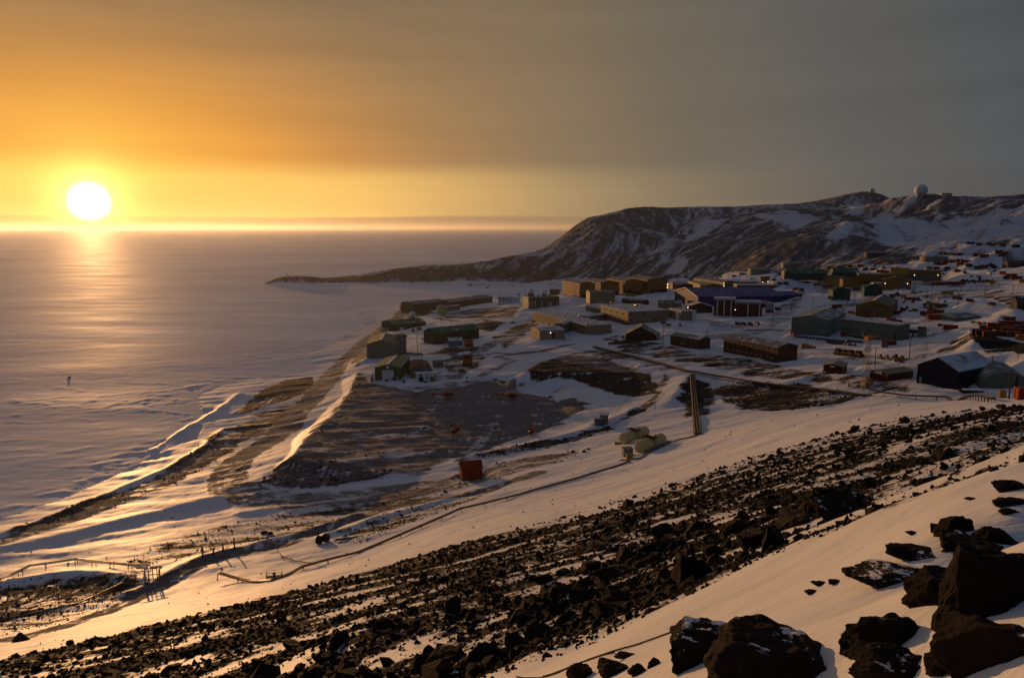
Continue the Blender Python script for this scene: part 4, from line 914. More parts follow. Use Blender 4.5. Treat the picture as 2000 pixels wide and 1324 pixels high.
def rock_material(name, snow=0.5, scale=1.0, base=((0.007, 0.0055, 0.005), (0.023, 0.016, 0.012))):
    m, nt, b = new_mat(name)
    geo = nd(nt, 'ShaderNodeNewGeometry'); P = geo.outputs['Position']; N = geo.outputs['Normal']
    tco = nd(nt, 'ShaderNodeTexCoord')
    n1 = noise(nt, P, 2.2 * scale, 9, 0.7); n2 = noise(nt, P, 9 * scale, 7, 0.7, (1, 1, 2.5)); n3 = noise(nt, P, 0.45, 3, 0.5)
    col = mix(nt, maprange(nt, n1, 0.3, 0.7), base[0], base[1])
    col = mix(nt, maprange(nt, n3, 0.55, 0.70, 0, 0.55), col, (0.055, 0.026, 0.015))
    vo = nd(nt, 'ShaderNodeTexVoronoi', feature='DISTANCE_TO_EDGE'); vo.inputs['Scale'].default_value = 1.1 * scale
    wv = nd(nt, 'ShaderNodeVectorMath', operation='ADD'); nt.links.new(P, wv.inputs[0])
    nv = nd(nt, 'ShaderNodeTexNoise', inp={'Scale': 1.5 * scale, 'Detail': 4}); nt.links.new(P, nv.inputs['Vector']); nt.links.new(nv.outputs['Color'], wv.inputs[1]); nt.links.new(wv.outputs[0], vo.inputs['Vector'])
    crack = maprange(nt, vo.outputs['Distance'], 0.0, 0.03, 0, 1)
    if snow > 0:
        sep = nd(nt, 'ShaderNodeSeparateXYZ'); nt.links.new(N, sep.inputs[0])
        nz = math_node(nt, 'ADD', sep.outputs[2], math_node(nt, 'MULTIPLY', math_node(nt, 'SUBTRACT', noise(nt, P, 1.8 * scale, 7, 0.7), 0.5), 1.5))
        sm = maprange(nt, nz, 1.22 - 0.3 * snow, 1.27 - 0.3 * snow, 0, 1, True)
        col = mix(nt, sm, col, (0.74, 0.75, 0.78))
    nt.links.new(col, b.inputs['Base Color']); b.inputs['Roughness'].default_value = 0.82; b.inputs['Specular IOR Level'].default_value = 0.10
    hh = math_node(nt, 'ADD', math_node(nt, 'MULTIPLY', n1, 0.20 / scale), math_node(nt, 'MULTIPLY', n2, 0.05 / scale))
    hh = math_node(nt, 'ADD', hh, math_node(nt, 'MULTIPLY', crack, 0.02 / scale))
    bp = nd(nt, 'ShaderNodeBump'); bp.inputs['Strength'].default_value = 0.8; bp.inputs['Distance'].default_value = 1.0
    nt.links.new(hh, bp.inputs['Height']); nt.links.new(bp.outputs[0], b.inputs['Normal'])
    return m
MAT_ROCK = rock_material('black lava rock', 0.12)
MAT_ROCKN = rock_material('black lava rock with frost', 0.30, 1.6)
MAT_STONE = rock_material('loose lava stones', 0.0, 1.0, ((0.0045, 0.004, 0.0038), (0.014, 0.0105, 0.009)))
RS = np.random.RandomState(11)
SCREE = COVER[0][0]

def build_scree():
    polys = [(SCREE, 1.0)]
    # candidates in azimuth and log distance
    def cand(n, r0, r1, amax=41):
        a = RS.uniform(R(-amax), R(amax), n); l = RS.uniform(math.log(r0), math.log(r1), n)
        r = np.exp(l); return np.sin(a) * r, np.cos(a) * r, r
    def keep(x, y, r, dens, seed):
        d = poly_sd(x, y, SCREE, 30.0)
        edge = sstep(1.0, -1.5, d)
        s1 = fbm((x + 0.14 * y) / 60, (y - 0.14 * x) / 5.5, 3, 21); s2 = fbm((x + 0.14 * y) / 16, (y - 0.14 * x) / 3.0, 3, 22)
        far = sstep(45, 100, r); e2 = sstep(-26, 0, d) * sstep(-4, 8, x)
        near = fbm(x / 9, y / 5, 3, 23)
        p = dens * edge * np.clip(0.66 + far * (s1 * 1.1 + s2 * 0.8 - e2 * 0.45) + (1 - far) * near * 1.5, 0.03, 1)
        return RS.rand(len(x)) < p
    xs, ys, ss = [], [], []
    for n, r0, r1, dens, fs in ((90000, 9, 170, 0.9, lambda r, k: r * 0.0024 * np.exp(RS.normal(0, 0.45, k))),
                                (13000, 9, 150, 0.68, lambda r, k: np.minimum(r * 0.0058, 0.17 + 0.0014 * r) * np.exp(RS.normal(0, 0.45, k))),
                                (950, 12, 60, 0.9, lambda r, k: np.minimum(0.36 * np.exp(RS.normal(0, 0.55, k)), 1.15) * sstep(62, 36, r) * sstep(6, 24, r) + 0.10),
                                (450, 60, 150, 0.5, lambda r, k: 0.30 * np.exp(RS.normal(0, 0.35, k)))):
        x, y, r = cand(n, r0, r1); m = keep(x, y, r, dens, 0)
        x, y, r = x[m], y[m], r[m]; xs.append(x); ys.append(y); ss.append(fs(r, len(x)))
    # scattered stones beyond the scree: road banks and the belt below the plateau
    for poly, cvr, tn, soft in COVER[1:]:
        P = np.array(poly); c = P.mean(0); rr = math.hypot(*c)
        if rr > 330 or cvr < 0.45: continue
        n = 1500 if tn > 0.6 else 500
        x = RS.uniform(P[:, 0].min(), P[:, 0].max(), n); y = RS.uniform(P[:, 1].min(), P[:, 1].max(), n)
        m = poly_sd(x, y, poly, 30.0) < 1.0; x, y = x[m], y[m]
        xs.append(x); ys.append(y); ss.append(0.16 * np.exp(RS.normal(0, 0.5, len(x))) * rr / 180)
    # lonely stones on the open snow
    x, y, r = cand(350, 60, 260); xs.append(x); ys.append(y); ss.append(0.09 + 0.0011 * r * np.exp(RS.normal(0, 0.3, len(r))))
    x = np.concatenate(xs); y = np.concatenate(ys); s = np.concatenate(ss)
    z = landv(x, y); ok = z > 1.0
    x, y, z, s = x[ok], y[ok], z[ok], s[ok]
    r = np.hypot(x, y); app = s / r * np.where(np.abs(np.arctan2(x, y)) < R(37), 1, 0.05) * np.where(r > 13, 1, 0.2)
    # inside the picture only for the individually counted ones
    f = y * CP - (z - CAM_Z) * SP; v = 662 - FPX * (y * SP + (z - CAM_Z) * CP) / f; inpic = (v < 1330) & (v > 700)
    app = np.where(inpic, app, app * 0.01)
    order = np.argsort(-app); big = order[:300]; rest = order[300:]
    # the many: merged
    protos = [rock_shape(RS, 1, 8, 0, 0.35, 0.75) for _ in range(24)]
    protos2 = [rock_shape(RS, 3, 14, 0.10, 0.3, 0.75) for _ in range(24)]
    Vs, Fs = [], []; off = 0
    groups = {}
    apx = app * FPX
    for i in rest: groups.setdefault((RS.randint(24), apx[i] > 7), []).append(i)
    for (k, hi), ids in groups.items():
        PV, PF = (protos2 if hi else protos)[k]; ids = np.array(ids); n = len(ids)
        M = np.stack([rotm(RS, 0.6) for _ in range(n)])
        sc = s[ids][:, None] * RS.uniform(0.65, 1.25, (n, 3)); sc[:, 2] *= 0.85
        V = np.einsum('nij,nvj->nvi', M, PV[None] * sc[:, None, :]) * 1.0
        V += np.stack([x[ids], y[ids], z[ids] + s[ids] * 0.12], 1)[:, None]
        F = PF[None] + (np.arange(n) * len(PV))[:, None, None] + off
        Vs.append(V.reshape(-1, 3)); Fs.append(F.reshape(-1, 3)); off += n * len(PV)
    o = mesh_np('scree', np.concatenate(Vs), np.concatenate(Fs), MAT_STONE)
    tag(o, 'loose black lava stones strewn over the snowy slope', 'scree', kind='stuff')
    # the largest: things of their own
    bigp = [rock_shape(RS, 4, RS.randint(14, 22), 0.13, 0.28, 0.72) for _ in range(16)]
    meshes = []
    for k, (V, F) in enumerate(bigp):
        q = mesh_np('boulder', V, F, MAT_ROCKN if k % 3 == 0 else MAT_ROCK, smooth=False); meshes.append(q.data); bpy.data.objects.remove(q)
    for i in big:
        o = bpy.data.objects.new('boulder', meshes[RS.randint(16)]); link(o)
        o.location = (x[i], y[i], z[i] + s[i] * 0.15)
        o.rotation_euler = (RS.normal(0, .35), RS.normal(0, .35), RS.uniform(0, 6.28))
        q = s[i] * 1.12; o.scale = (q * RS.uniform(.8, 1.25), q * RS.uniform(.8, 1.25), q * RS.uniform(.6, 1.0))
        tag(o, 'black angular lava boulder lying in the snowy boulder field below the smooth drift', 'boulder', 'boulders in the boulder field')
    print('stones', len(x))
build_scree()

def foreground_boulders():
    rs = np.random.RandomState(77)
    for k, (x0, y0, x1, y1, lab, sn) in enumerate(FB):
        g = hit((x0 + x1) / 2, y1 - 0.12 * (y1 - y0)); r = math.hypot(g[0], g[1]); D = math.dist(g, (0, 0, CAM_Z))
        w = (x1 - x0) * D / 1450.0; ha = (y1 - y0) * D / 1450.0
        th = math.atan2(CAM_Z - g[2], r); d = min(w * 0.75, ha / math.sin(th) * 0.75)
        h = max((ha - d * math.sin(th) * 0.75) / math.cos(th), 0.22 * w)
        V, F = rock_shape(rs, 5, rs.randint(15, 22), 0.085, 0.46, 0.85, block=rs.uniform(2.0, 3.0))
        mn, mx = V.min(0), V.max(0); V = (V - (mn + mx) / 2) / (mx - mn)
        V[:, :2] *= (1.0 - 0.35 * V[:, 2:3]).clip(.6, 1.3)
        V = V * np.array([w * 1.13, d * 1.0, h * 1.38]); ang = math.atan2(g[0], g[1])
        ca, sa = math.cos(-ang), math.sin(-ang); V = np.stack([V[:, 0] * ca - V[:, 1] * sa, V[:, 0] * sa + V[:, 1] * ca, V[:, 2]], 1)
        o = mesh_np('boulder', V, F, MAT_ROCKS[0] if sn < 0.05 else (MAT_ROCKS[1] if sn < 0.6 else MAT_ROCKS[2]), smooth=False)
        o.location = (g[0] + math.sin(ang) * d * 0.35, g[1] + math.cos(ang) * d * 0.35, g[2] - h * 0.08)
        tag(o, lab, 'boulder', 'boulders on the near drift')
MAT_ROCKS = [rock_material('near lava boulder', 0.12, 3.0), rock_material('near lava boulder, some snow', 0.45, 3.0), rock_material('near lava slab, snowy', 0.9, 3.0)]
foreground_boulders()
print('rocks', round(time.time() - T0, 1))
# ---------------------------------------------------------------- materials for made things
def paint(name, col, rough=0.55, metal=0.0, corr=0.0, snow=0.0, var=0.25, seam=0.0):
    m, nt, b = new_mat(name)
    tco = nd(nt, 'ShaderNodeTexCoord'); O = tco.outputs['Object']
    n1 = noise(nt, O, 0.35, 6, 0.6); n2 = noise(nt, O, 2.0, 5, 0.6, (1, 1, 0.25))
    c0 = tuple(max(0, c * (1 - var)) for c in col); c1 = tuple(c * (1 + var) for c in col)
    cc = mix(nt, maprange(nt, math_node(nt, 'ADD', math_node(nt, 'MULTIPLY', n1, 0.6), math_node(nt, 'MULTIPLY', n2, 0.4)), 0.35, 0.65), c0, c1)
    if seam:
        wv = nd(nt, 'ShaderNodeTexWave', wave_type='BANDS', bands_direction='X'); wv.inputs['Scale'].default_value = 1.0 / seam * 0.314; nt.links.new(O, wv.inputs['Vector'])
        cc = mix(nt, maprange(nt, wv.outputs['Fac'], 0.0, 0.04, 0.45, 0.0), cc, (0.02, 0.02, 0.02))
    if snow > 0:
        geo = nd(nt, 'ShaderNodeNewGeometry'); sep = nd(nt, 'ShaderNodeSeparateXYZ'); nt.links.new(geo.outputs['Normal'], sep.inputs[0])
        up = maprange(nt, sep.outputs[2], 0.55, 0.8)
        sn = noise(nt, O, 0.22, 7, 0.65)
        sm = math_node(nt, 'MULTIPLY', up, maprange(nt, sn, 0.62 - 0.45 * snow, 0.70 - 0.30 * snow, 0, 0.9, True))
        cc = mix(nt, sm, cc, (0.55, 0.57, 0.61))
    nt.links.new(cc, b.inputs['Base Color']); b.inputs['Roughness'].default_value = rough; b.inputs['Metallic'].default_value = metal; b.inputs['Specular IOR Level'].default_value = 0.06
    bp = nd(nt, 'ShaderNodeBump'); bp.inputs['Strength'].default_value = 0.35; bp.inputs['Distance'].default_value = 0.2
    if corr:
        wv = nd(nt, 'ShaderNodeTexWave', wave_type='BANDS', bands_direction='X'); wv.inputs['Scale'].default_value = corr; nt.links.new(O, wv.inputs['Vector'])
        nt.links.new(math_node(nt, 'ADD', wv.outputs['Fac'], n2), bp.inputs['Height'])
    else: nt.links.new(n2, bp.inputs['Height'])
    nt.links.new(bp.outputs[0], b.inputs['Normal'])
    return m
def glowmat(name, col, s):
    m = bpy.data.materials.new(name); m.use_nodes = True; nt = m.node_tree; nt.nodes.clear()
    out = nd(nt, 'ShaderNodeOutputMaterial'); e = nd(nt, 'ShaderNodeEmission'); e.inputs[0].default_value = (*col, 1); e.inputs[1].default_value = s
    nt.links.new(e.outputs[0], out.inputs[0]); return m
M = dict(
    green=paint('green siding', (0.020, 0.062, 0.030), corr=1.2, seam=6), greenroof=paint('green roof', (0.020, 0.105, 0.055), 0.45, corr=1.0, snow=0.12), dgreen=paint('dark green siding', (0.016, 0.060, 0.045), corr=1.2),
    tan=paint('tan siding', (0.29, 0.205, 0.11), corr=0.8, seam=3), taupe=paint('taupe siding', (0.17, 0.145, 0.115), corr=0.8, snow=0.25), ochre=paint('ochre siding', (0.20, 0.11, 0.030), corr=0.8, seam=4), olive=paint('olive siding', (0.14, 0.105, 0.055), corr=0.8, snow=0.1),
    yellow=paint('yellow siding', (0.50, 0.28, 0.03), corr=0.8), brown=paint('brown siding', (0.075, 0.036, 0.020), corr=0.9, seam=3.5), dorm=paint('ochre brown siding', (0.27, 0.125, 0.032), corr=0.9, seam=4), darkbrown=paint('dark brown paint', (0.03, 0.018, 0.012), snow=0.1),
    sage=paint('sage siding', (0.135, 0.150, 0.115), corr=0.7), sageroof=paint('sage roof', (0.13, 0.155, 0.125), 0.5, corr=0.6, snow=0.30), greyroof=paint('grey metal roof', (0.16, 0.165, 0.16), 0.5, corr=0.8, snow=0.25), grey=paint('grey paint', (0.22, 0.22, 0.22), snow=0.3),
    duskroof=paint('dusty brown roof', (0.15, 0.115, 0.085), 0.5, corr=0.8, snow=0.32), paleroof=paint('pale roof with wind-packed snow', (0.30, 0.30, 0.29), 0.5, corr=0.5, snow=0.55), tanroof=paint('tan roof', (0.24, 0.20, 0.13), 0.5, snow=0.1),
    snowroof=paint('roof under snow', (0.45, 0.46, 0.49), snow=1.0), palefascia=paint('pale fascia', (0.55, 0.46, 0.32), 0.5), white=paint('white paint', (0.62, 0.62, 0.60), 0.45, var=0.12), bluegrey=paint('blue grey paint', (0.10, 0.125, 0.17)),
    blue=paint('bright blue siding', (0.018, 0.022, 0.125), corr=0.8, seam=5), blueroof=paint('blue roof', (0.025, 0.034, 0.190), 0.4, corr=0.7, snow=0.06), maroon=paint('dark red siding', (0.085, 0.020, 0.014), corr=0.9), pinkroof=paint('dusky pink roof', (0.22, 0.075, 0.075), 0.5, snow=0.12),
    navy=paint('navy siding', (0.014, 0.014, 0.030), corr=0.9), dusk=paint('purple grey siding', (0.045, 0.040, 0.048), snow=0.15), canvas=paint('brown canvas', (0.17, 0.085, 0.035), 0.8, snow=0.15, var=0.4), orangered=paint('orange red fabric', (0.22, 0.030, 0.010), 0.6, seam=2.2),
    red=paint('red paint', (0.26, 0.030, 0.018), 0.4), orange=paint('orange paint', (0.42, 0.10, 0.02), 0.45, snow=0.2), cred=paint('red container steel', (0.21, 0.028, 0.016), 0.5, corr=3.0, snow=0.3), cblue=paint('dark blue container steel', (0.02, 0.03, 0.075), 0.5, corr=3.0, snow=0.3),
    cbrown=paint('rust container steel', (0.12, 0.045, 0.020), 0.6, corr=3.0, snow=0.3), cgreen=paint('green container steel', (0.07, 0.17, 0.03), 0.5, corr=3.0, snow=0.4), mustard=paint('mustard paint', (0.34, 0.20, 0.03), 0.5, snow=0.2), cream=paint('cream tank paint', (0.50, 0.41, 0.17), 0.45, snow=0.12),
    dome=paint('white radome panels', (0.55, 0.55, 0.55), 0.5, var=0.06), steel=paint('weathered steel', (0.16, 0.15, 0.14), 0.45, 0.6), bright=paint('bright sheet metal', (0.62, 0.55, 0.42), 0.22, 1.0, var=0.1), black=paint('black rubber', (0.012, 0.012, 0.013), 0.7), wood=paint('weathered pole timber', (0.055, 0.036, 0.026), 0.85),
    pipe=paint('lagged pipe', (0.15, 0.105, 0.07), 0.42, 0.3), timber=paint('old timber', (0.10, 0.065, 0.04), 0.85, snow=0.3), heli=paint('helicopter red', (0.32, 0.035, 0.018), 0.28), sledsnow=paint('packed snow', (0.66, 0.68, 0.72), 0.6),
    glassf=paint('dark window glass', (0.015, 0.017, 0.022), 0.12, var=0.1), palewin=paint('pale window blind', (0.50, 0.44, 0.34), 0.35, var=0.15))
M['lamp'] = glowmat('lit lamp', (1.0, 0.86, 0.62), 7.0)
M['sunglint'] = glowmat('glowing sun glint', (1.0, 0.62, 0.20), 1.6)  # emission stands in for sun glinting off window panes, no lamp behind them

# ---------------------------------------------------------------- mesh builder
class MB:
    def __init__(s): s.V = []; s.F = []
    def add(s, V, F):
        o = len(s.V); s.V += [tuple(v) for v in V]; s.F += [tuple(i + o for i in f) for f in F]; return s
    def box(s, x0, x1, y0, y1, z0, z1):
        V = [(x0, y0, z0), (x1, y0, z0), (x1, y1, z0), (x0, y1, z0), (x0, y0, z1), (x1, y0, z1), (x1, y1, z1), (x0, y1, z1)]
        return s.add(V, [(0, 3, 2, 1), (4, 5, 6, 7), (0, 1, 5, 4), (1, 2, 6, 5), (2, 3, 7, 6), (3, 0, 4, 7)])
    def prism(s, prof, a0, a1, axis='y'):
        """prof: list of (h, z) outline, extruded along axis from a0 to a1"""
        n = len(prof)
        f = (lambda p, a: (p[0], a, p[1])) if axis == 'y' else (lambda p, a: (a, p[0], p[1]))
        V = [f(p, a0) for p in prof] + [f(p, a1) for p in prof]
        F = [tuple(range(n))[::-1], tuple(range(n, 2 * n))] + [(i, (i + 1) % n, n + (i + 1) % n, n + i) for i in range(n)]
        return s.add(V, F)
    def tube(s, a, b, r, r2=None, n=8, cap=True):
        a = Vector(a); b = Vector(b); d = (b - a).normalized(); r2 = r if r2 is None else r2
        u = d.orthogonal().normalized(); v = d.cross(u)
        V = [a + (u * math.cos(t) + v * math.sin(t)) * r for t in [2 * math.pi * k / n for k in range(n)]] + [b + (u * math.cos(t) + v * math.sin(t)) * r2 for t in [2 * math.pi * k / n for k in range(n)]]
        F = [(k, (k + 1) % n, n + (k + 1) % n, n + k) for k in range(n)]
        if cap: F += [tuple(range(n))[::-1], tuple(range(n, 2 * n))]
        return s.add(V, F)
    def path(s, pts, r, n=6):
        for a, b in zip(pts[:-1], pts[1:]): s.tube(a, b, r, n=n)
        return s
    def sphere(s, c, r, sub=2, sc=(1, 1, 1)):
        V, F = ICO[sub]; return s.add([(c[0] + v[0] * r * sc[0], c[1] + v[1] * r * sc[1], c[2] + v[2] * r * sc[2]) for v in V], [tuple(f) for f in F])
    def lathe(s, prof, n=16, c=(0, 0, 0)):
        V = []; F = []
        for (r, z) in prof: V += [(c[0] + r * math.cos(2 * math.pi * k / n), c[1] + r * math.sin(2 * math.pi * k / n), c[2] + z) for k in range(n)]
        for j in range(len(prof) - 1): F += [(j * n + k, j * n + (k + 1) % n, (j + 1) * n + (k + 1) % n, (j + 1) * n + k) for k in range(n)]
        F += [tuple(range(n))[::-1], tuple(range((len(prof) - 1) * n, len(prof) * n))]
        return s.add(V, F)
    def out(s, name, mat, parent=None, smooth=False):
        me = bpy.data.meshes.new(name); me.from_pydata(s.V, [], s.F)
        bm = bmesh.new(); bm.from_mesh(me); bmesh.ops.recalc_face_normals(bm, faces=bm.faces); bm.to_mesh(me); bm.free()
        if smooth: me.polygons.foreach_set('use_smooth', [True] * len(me.polygons))
        me.materials.append(mat)
        o = link(bpy.data.objects.new(name, me))
        if parent is not None: o.parent = parent
        return o
def empty(name, loc, rz=0.0, label=None, cat=None, group=None):
    o = link(bpy.data.objects.new(name, None)); o.location = loc; o.rotation_euler = (0, 0, rz); o.empty_display_size = 0.5
    return tag(o, label, cat, group)
def copy_tree(o, parent=None):
    c = o.copy(); link(c)
    if parent is not None: c.parent = parent
    for ch in list(o.children): copy_tree(ch, c)
    return c
def set_at(o, px, py, rz=None, dz=0.0, z=None):
    g = hit(px, py) if z is None else at_z(px, py, z)
    o.location = (g[0], g[1], (land(g[0], g[1]) if z is None else z) + dz)
    if rz is not None: o.rotation_euler = (0, 0, rz)
    return o

# ---------------------------------------------------------------- buildings
def face_xy(b, px, py, y=0.0):
    """pixel on the main face plane -> (along, up)"""
    d = ray(px, py); n = b['v']; s = (b['p'] @ n + y) / (d[0] * n[0] + d[1] * n[1])
    w = np.array([d[0] * s, d[1] * s]); return float((w - b['p']) @ b['u']), CAM_Z + d[2] * s - b['zz']
def building(b):
    L, D, H, rise, roof = b['L'], b['D'], b['H'], b['rise'], b['roof']
    # local x along the face, y away; keep a right-handed frame
    u, v = b['u'], b['v']; flip = (u[0] * v[1] - u[1] * v[0]) < 0
    rz = math.atan2(u[1], u[0])
    t = empty(b['name'], (b['p'][0], b['p'][1], b['zz']), rz, b['label'], b['cat'])
    wm, rm = M[b['wall']], M[b['rcol']]
    st = b.get('stilt', 0.0); ov = b.get('over', 0.35)
    w = MB(); z0 = st if st else -0.8
    if roof in ('flat', 'fascia'):
        w.box(0, L, 0, D, z0, H)
        w.out('wall', wm, t)
        r = MB(); th = rise
        r.box(-ov, L + ov, -ov, D + ov, H, H + th)
        ro = r.out('roof', rm, t)
        if roof == 'flat' and L > 9 and D > 6:
            q = MB()
            for k in range(max(1, int(L * D / 170))):
                rx = random.uniform(.1, .85) * L; ry = random.uniform(.15, .8) * D; s_ = random.uniform(.5, 1.1)
                q.box(rx, rx + s_, ry, ry + s_ * .8, H + th, H + th + random.uniform(.4, .9))
            q.out('roof_unit', M['grey'], ro)
    elif roof == 'gu':
        w.prism([(0, z0), (D, z0), (D, H), (D / 2, H + rise - 0.12), (0, H)], 0, L, 'x'); w.out('wall', wm, t)
        r = MB(); s = rise / (D / 2); e = ov
        r.prism([(-e, H - e * s), (D / 2, H + rise), (D + e, H - e * s), (D + e, H - e * s + 0.22), (D / 2, H + rise + 0.22), (-e, H - e * s + 0.22)], -ov, L + ov, 'x'); ro = r.out('roof', rm, t)
    elif roof == 'gv':
        w.prism([(0, z0), (L, z0), (L, H), (L / 2, H + rise - 0.12), (0, H)], 0, D, 'y'); w.out('wall', wm, t)
        r = MB(); s = rise / (L / 2); e = ov
        r.prism([(-e, H - e * s), (L / 2, H + rise), (L + e, H - e * s), (L + e, H - e * s + 0.22), (L / 2, H + rise + 0.22), (-e, H - e * s + 0.22)], -ov, D + ov, 'y'); ro = r.out('roof', rm, t)
    elif roof == 'arch':
        n = 22
        def arc(k_, hh, off=0): return [(L / 2 - (L / 2 + off) * math.cos(math.pi * k / n), hh * math.sin(math.pi * k / n) ** 0.8 * (1) + off * 1) for k in range(n + 1)]
        a0 = arc(0, H, 0.0); a1 = arc(0, H, 0.25)
        prof = [(x, max(z, 0) - (0.8 if k in (0, n) else 0)) for k, (x, z) in enumerate(a1)] + [(x, max(z - 0.1, 0) - (0.8 if k in (0, n) else 0)) for k, (x, z) in reversed(list(enumerate(a0)))]
        # shell as quads strip between the outer and inner arcs
        sh = MB(); V = []; F = []
        m = n + 1
        for y in (-0.4, D): V += [(x, y, z - (0.8 if k in (0, n) else 0)) for k, (x, z) in enumerate(a1)]
        for y in (-0.4, D): V += [(x, y, z - 0.12 - (0.8 if k in (0, n) else 0)) for k, (x, z) in enumerate(a0)]
        for k in range(n):
            F += [(k, k + 1, m + k + 1, m + k), (2 * m + k, 2 * m + k + 1, 3 * m + k + 1, 3 * m + k), (k, k + 1, 2 * m + k + 1, 2 * m + k), (m + k, m + k + 1, 3 * m + k + 1, 3 * m + k)]
        sh.add(V, F); sh.out('shell', rm, t)
        en = MB(); ap = [(x, z - 0.14 - (0.7 if k in (0, n) else 0)) for k, (x, z) in enumerate(arc(0, H, 0))]
        en.prism(ap, 0.0, 0.15, 'y'); en.out('end_wall', M[b.get('endcol', b['wall'])], t); MB().prism(ap, D - 0.3, D - 0.15, 'y').out('end_wall', M[b.get('endcol', b['wall'])], t)
        rb = MB()
        for yy in np.linspace(0.5, D - 0.5, max(3, int(D / 4))):
            pts = [(x, yy, z + 0.06) for x, z in a1]; rb.path(pts, 0.07, 4)
        rb.out('hoop', rm, t)
        ro = None
    if st:
        for fx in np.linspace(0.4, L - 0.4, max(2, int(L / 5))):
            for fy in (0.4, D - 0.4):
                MB().box(fx - .15, fx + .15, fy - .15, fy + .15, -0.8, st).out('stilt', M['darkbrown'], t)
    wc = M[b.get('wincol', 'glassf')]
    def win(name, x0, x1, zz0, zz1, mat, face='f', dpt=0.07):
        if face == 'f': MB().box(x0, x1, -dpt, 0.05, zz0, zz1).out(name, mat, t)
        elif face == 'l': MB().box(-dpt, 0.05, x0, x1, zz0, zz1).out(name, mat, t)
        elif face == 'r': MB().box(L - 0.05, L + dpt, x0, x1, zz0, zz1).out(name, mat, t)
    for spec in b.get('rects', []):
        nm, mc, (x0, y0, x1, y1) = spec
        a0_, b0_ = face_xy(b, x0, y1); a1_, b1_ = face_xy(b, x1, y0)
        win(nm, max(a0_, 0.1), min(a1_, L - 0.1), max(b0_, 0.0), b1_, M[mc])
        if nm in ('window', 'overhead_door') and (a1_ - a0_) > 0.8:
            c = list(t.children)[-1]; f = MB(); k = 0.10
            x0_, x1_, q0, q1 = max(a0_, 0.1), min(a1_, L - 0.1), max(b0_, 0.0), b1_
            for bx in ((x0_ - k, x1_ + k, q1, q1 + k), (x0_ - k, x1_ + k, q0 - k, q0), (x0_ - k, x0_, q0, q1), (x1_, x1_ + k, q0, q1)): f.box(bx[0], bx[1], -0.10, 0.0, bx[2], bx[3])
            f.out('frame', M['grey'], c)
    for key, face, LN in (('front', 'f', L), ('side', 'l', D)):
        for nm, n, f0, f1, zf, ww, wh in b.get(key, []):
            for k in range(n):
                c = LN * (f0 + (f1 - f0) * (k + 0.5) / n); zc = st + (H - st) * zf
                win(nm, c - ww / 2, c + ww / 2, zc - wh / 2, zc + wh / 2, wc, face)
    if b.get('pillars'):
        n = b['pillars']
        for k in range(n):
            c = L * (k + 0.5 + 0.3 * (n == 2)) / n if n == 3 else L * (0.48 + 0.42 * k)
            MB().box(c - 0.35, c + 0.35, -0.3, 0.0, 0, H).out('pillar', M['white'], t)
    if b.get('stripe'):
        MB().box(0, L, -0.05, 0.02, H * .48, H * .48 + .16).out('stripe', M['darkbrown'], t)
        MB().box(0, L, -0.06, 0.02, -0.5, 0.7).out('skirt', M['darkbrown'], t)
    if b.get('fascia'):
        s = rise / (D / 2)
        MB().prism([(-ov, H - ov * s - 0.1), (D / 2, H + rise - 0.1), (D + ov, H - ov * s - 0.1), (D + ov, H - ov * s + 0.55), (D / 2, H + rise + 0.55), (-ov, H - ov * s + 0.55)], -ov - 0.45, -ov - 0.2, 'x').out('fascia', M['palefascia'], t)
    if b.get('snowridge'):
        nseg = 7; q = MB(); s = rise / (L / 2)
        for k in range(nseg):
            y0_ = D * (0.02 + 0.95 * k / nseg); y1_ = y0_ + D * 0.95 / nseg * random.uniform(.75, 1.0); ww = L * random.uniform(.045, .085)
            q.prism([(L / 2 - ww, H + rise - ww * s + 0.23), (L / 2, H + rise + 0.23), (L / 2 + ww * .35, H + rise - ww * .35 * s + 0.23), (L / 2, H + rise + 0.42), (L / 2 - ww * .6, H + rise - ww * .6 * s + 0.38)], y0_, y1_, 'y')
        q.out('snow_strip', M['sledsnow'], ro)
    if b.get('dormannex'):
        MB().box(L * .15, L * .85, -3.2, -0.0, -0.6, 3.0).out('entrance', M['darkbrown'], t)
        MB().box(L * .13, L * .87, -3.4, -0.0, 3.0, 3.25).out('entrance_roof', M['duskroof'], t)
        for k in range(9):
            for zz in (.24, .52, .8):
                c = D * (0.08 + 0.84 * k / 8); win('window', c - .5, c + .5, H * zz - .5, H * zz + .5, M['glassf'], 'l')
    if L > 7 and roof in ('gu', 'gv') and b['name'] not in ('shelter', 'porch', 'lean_to'):
        q = MB()
        for k in range(random.randint(1, 3)):
            if roof == 'gu': x = random.uniform(.15, .85) * L; y = D * .3; z = H + rise * .6
            else: x = L * .68; y = random.uniform(.15, .85) * D; z = H + rise * .64
            q.tube((x, y, z), (x, y, z + random.uniform(.7, 1.3)), 0.16, n=6)
        q.out('vent', M['steel'], ro)
    return t
random.seed(5)
BT = {}
for b in BL:
    BT[b['label']] = building(b)
def bt(s):
    return next(v for k, v in BT.items() if s in k), next(b for b in BL if s in b['label'])
# chalet: balcony, steep roof glass; hangar details
t, b = bt('dark brown chalet')
q = MB(); q.box(1, b['L'] - 1, -1.6, 0, 2.2, 2.35); q.box(1, b['L'] - 1, -1.6, -1.5, 2.35, 3.3)
for x in np.linspace(1.2, b['L'] - 1.2, 6): q.box(x - .08, x + .08, -1.6, -1.44, -0.6, 2.2)
q.out('balcony', M['brown'], t); MB().box(b['L'] * .3, b['L'] * .62, -0.08, 0.02, 5.0, 5.5).out('fascia_board', M['bluegrey'], t)
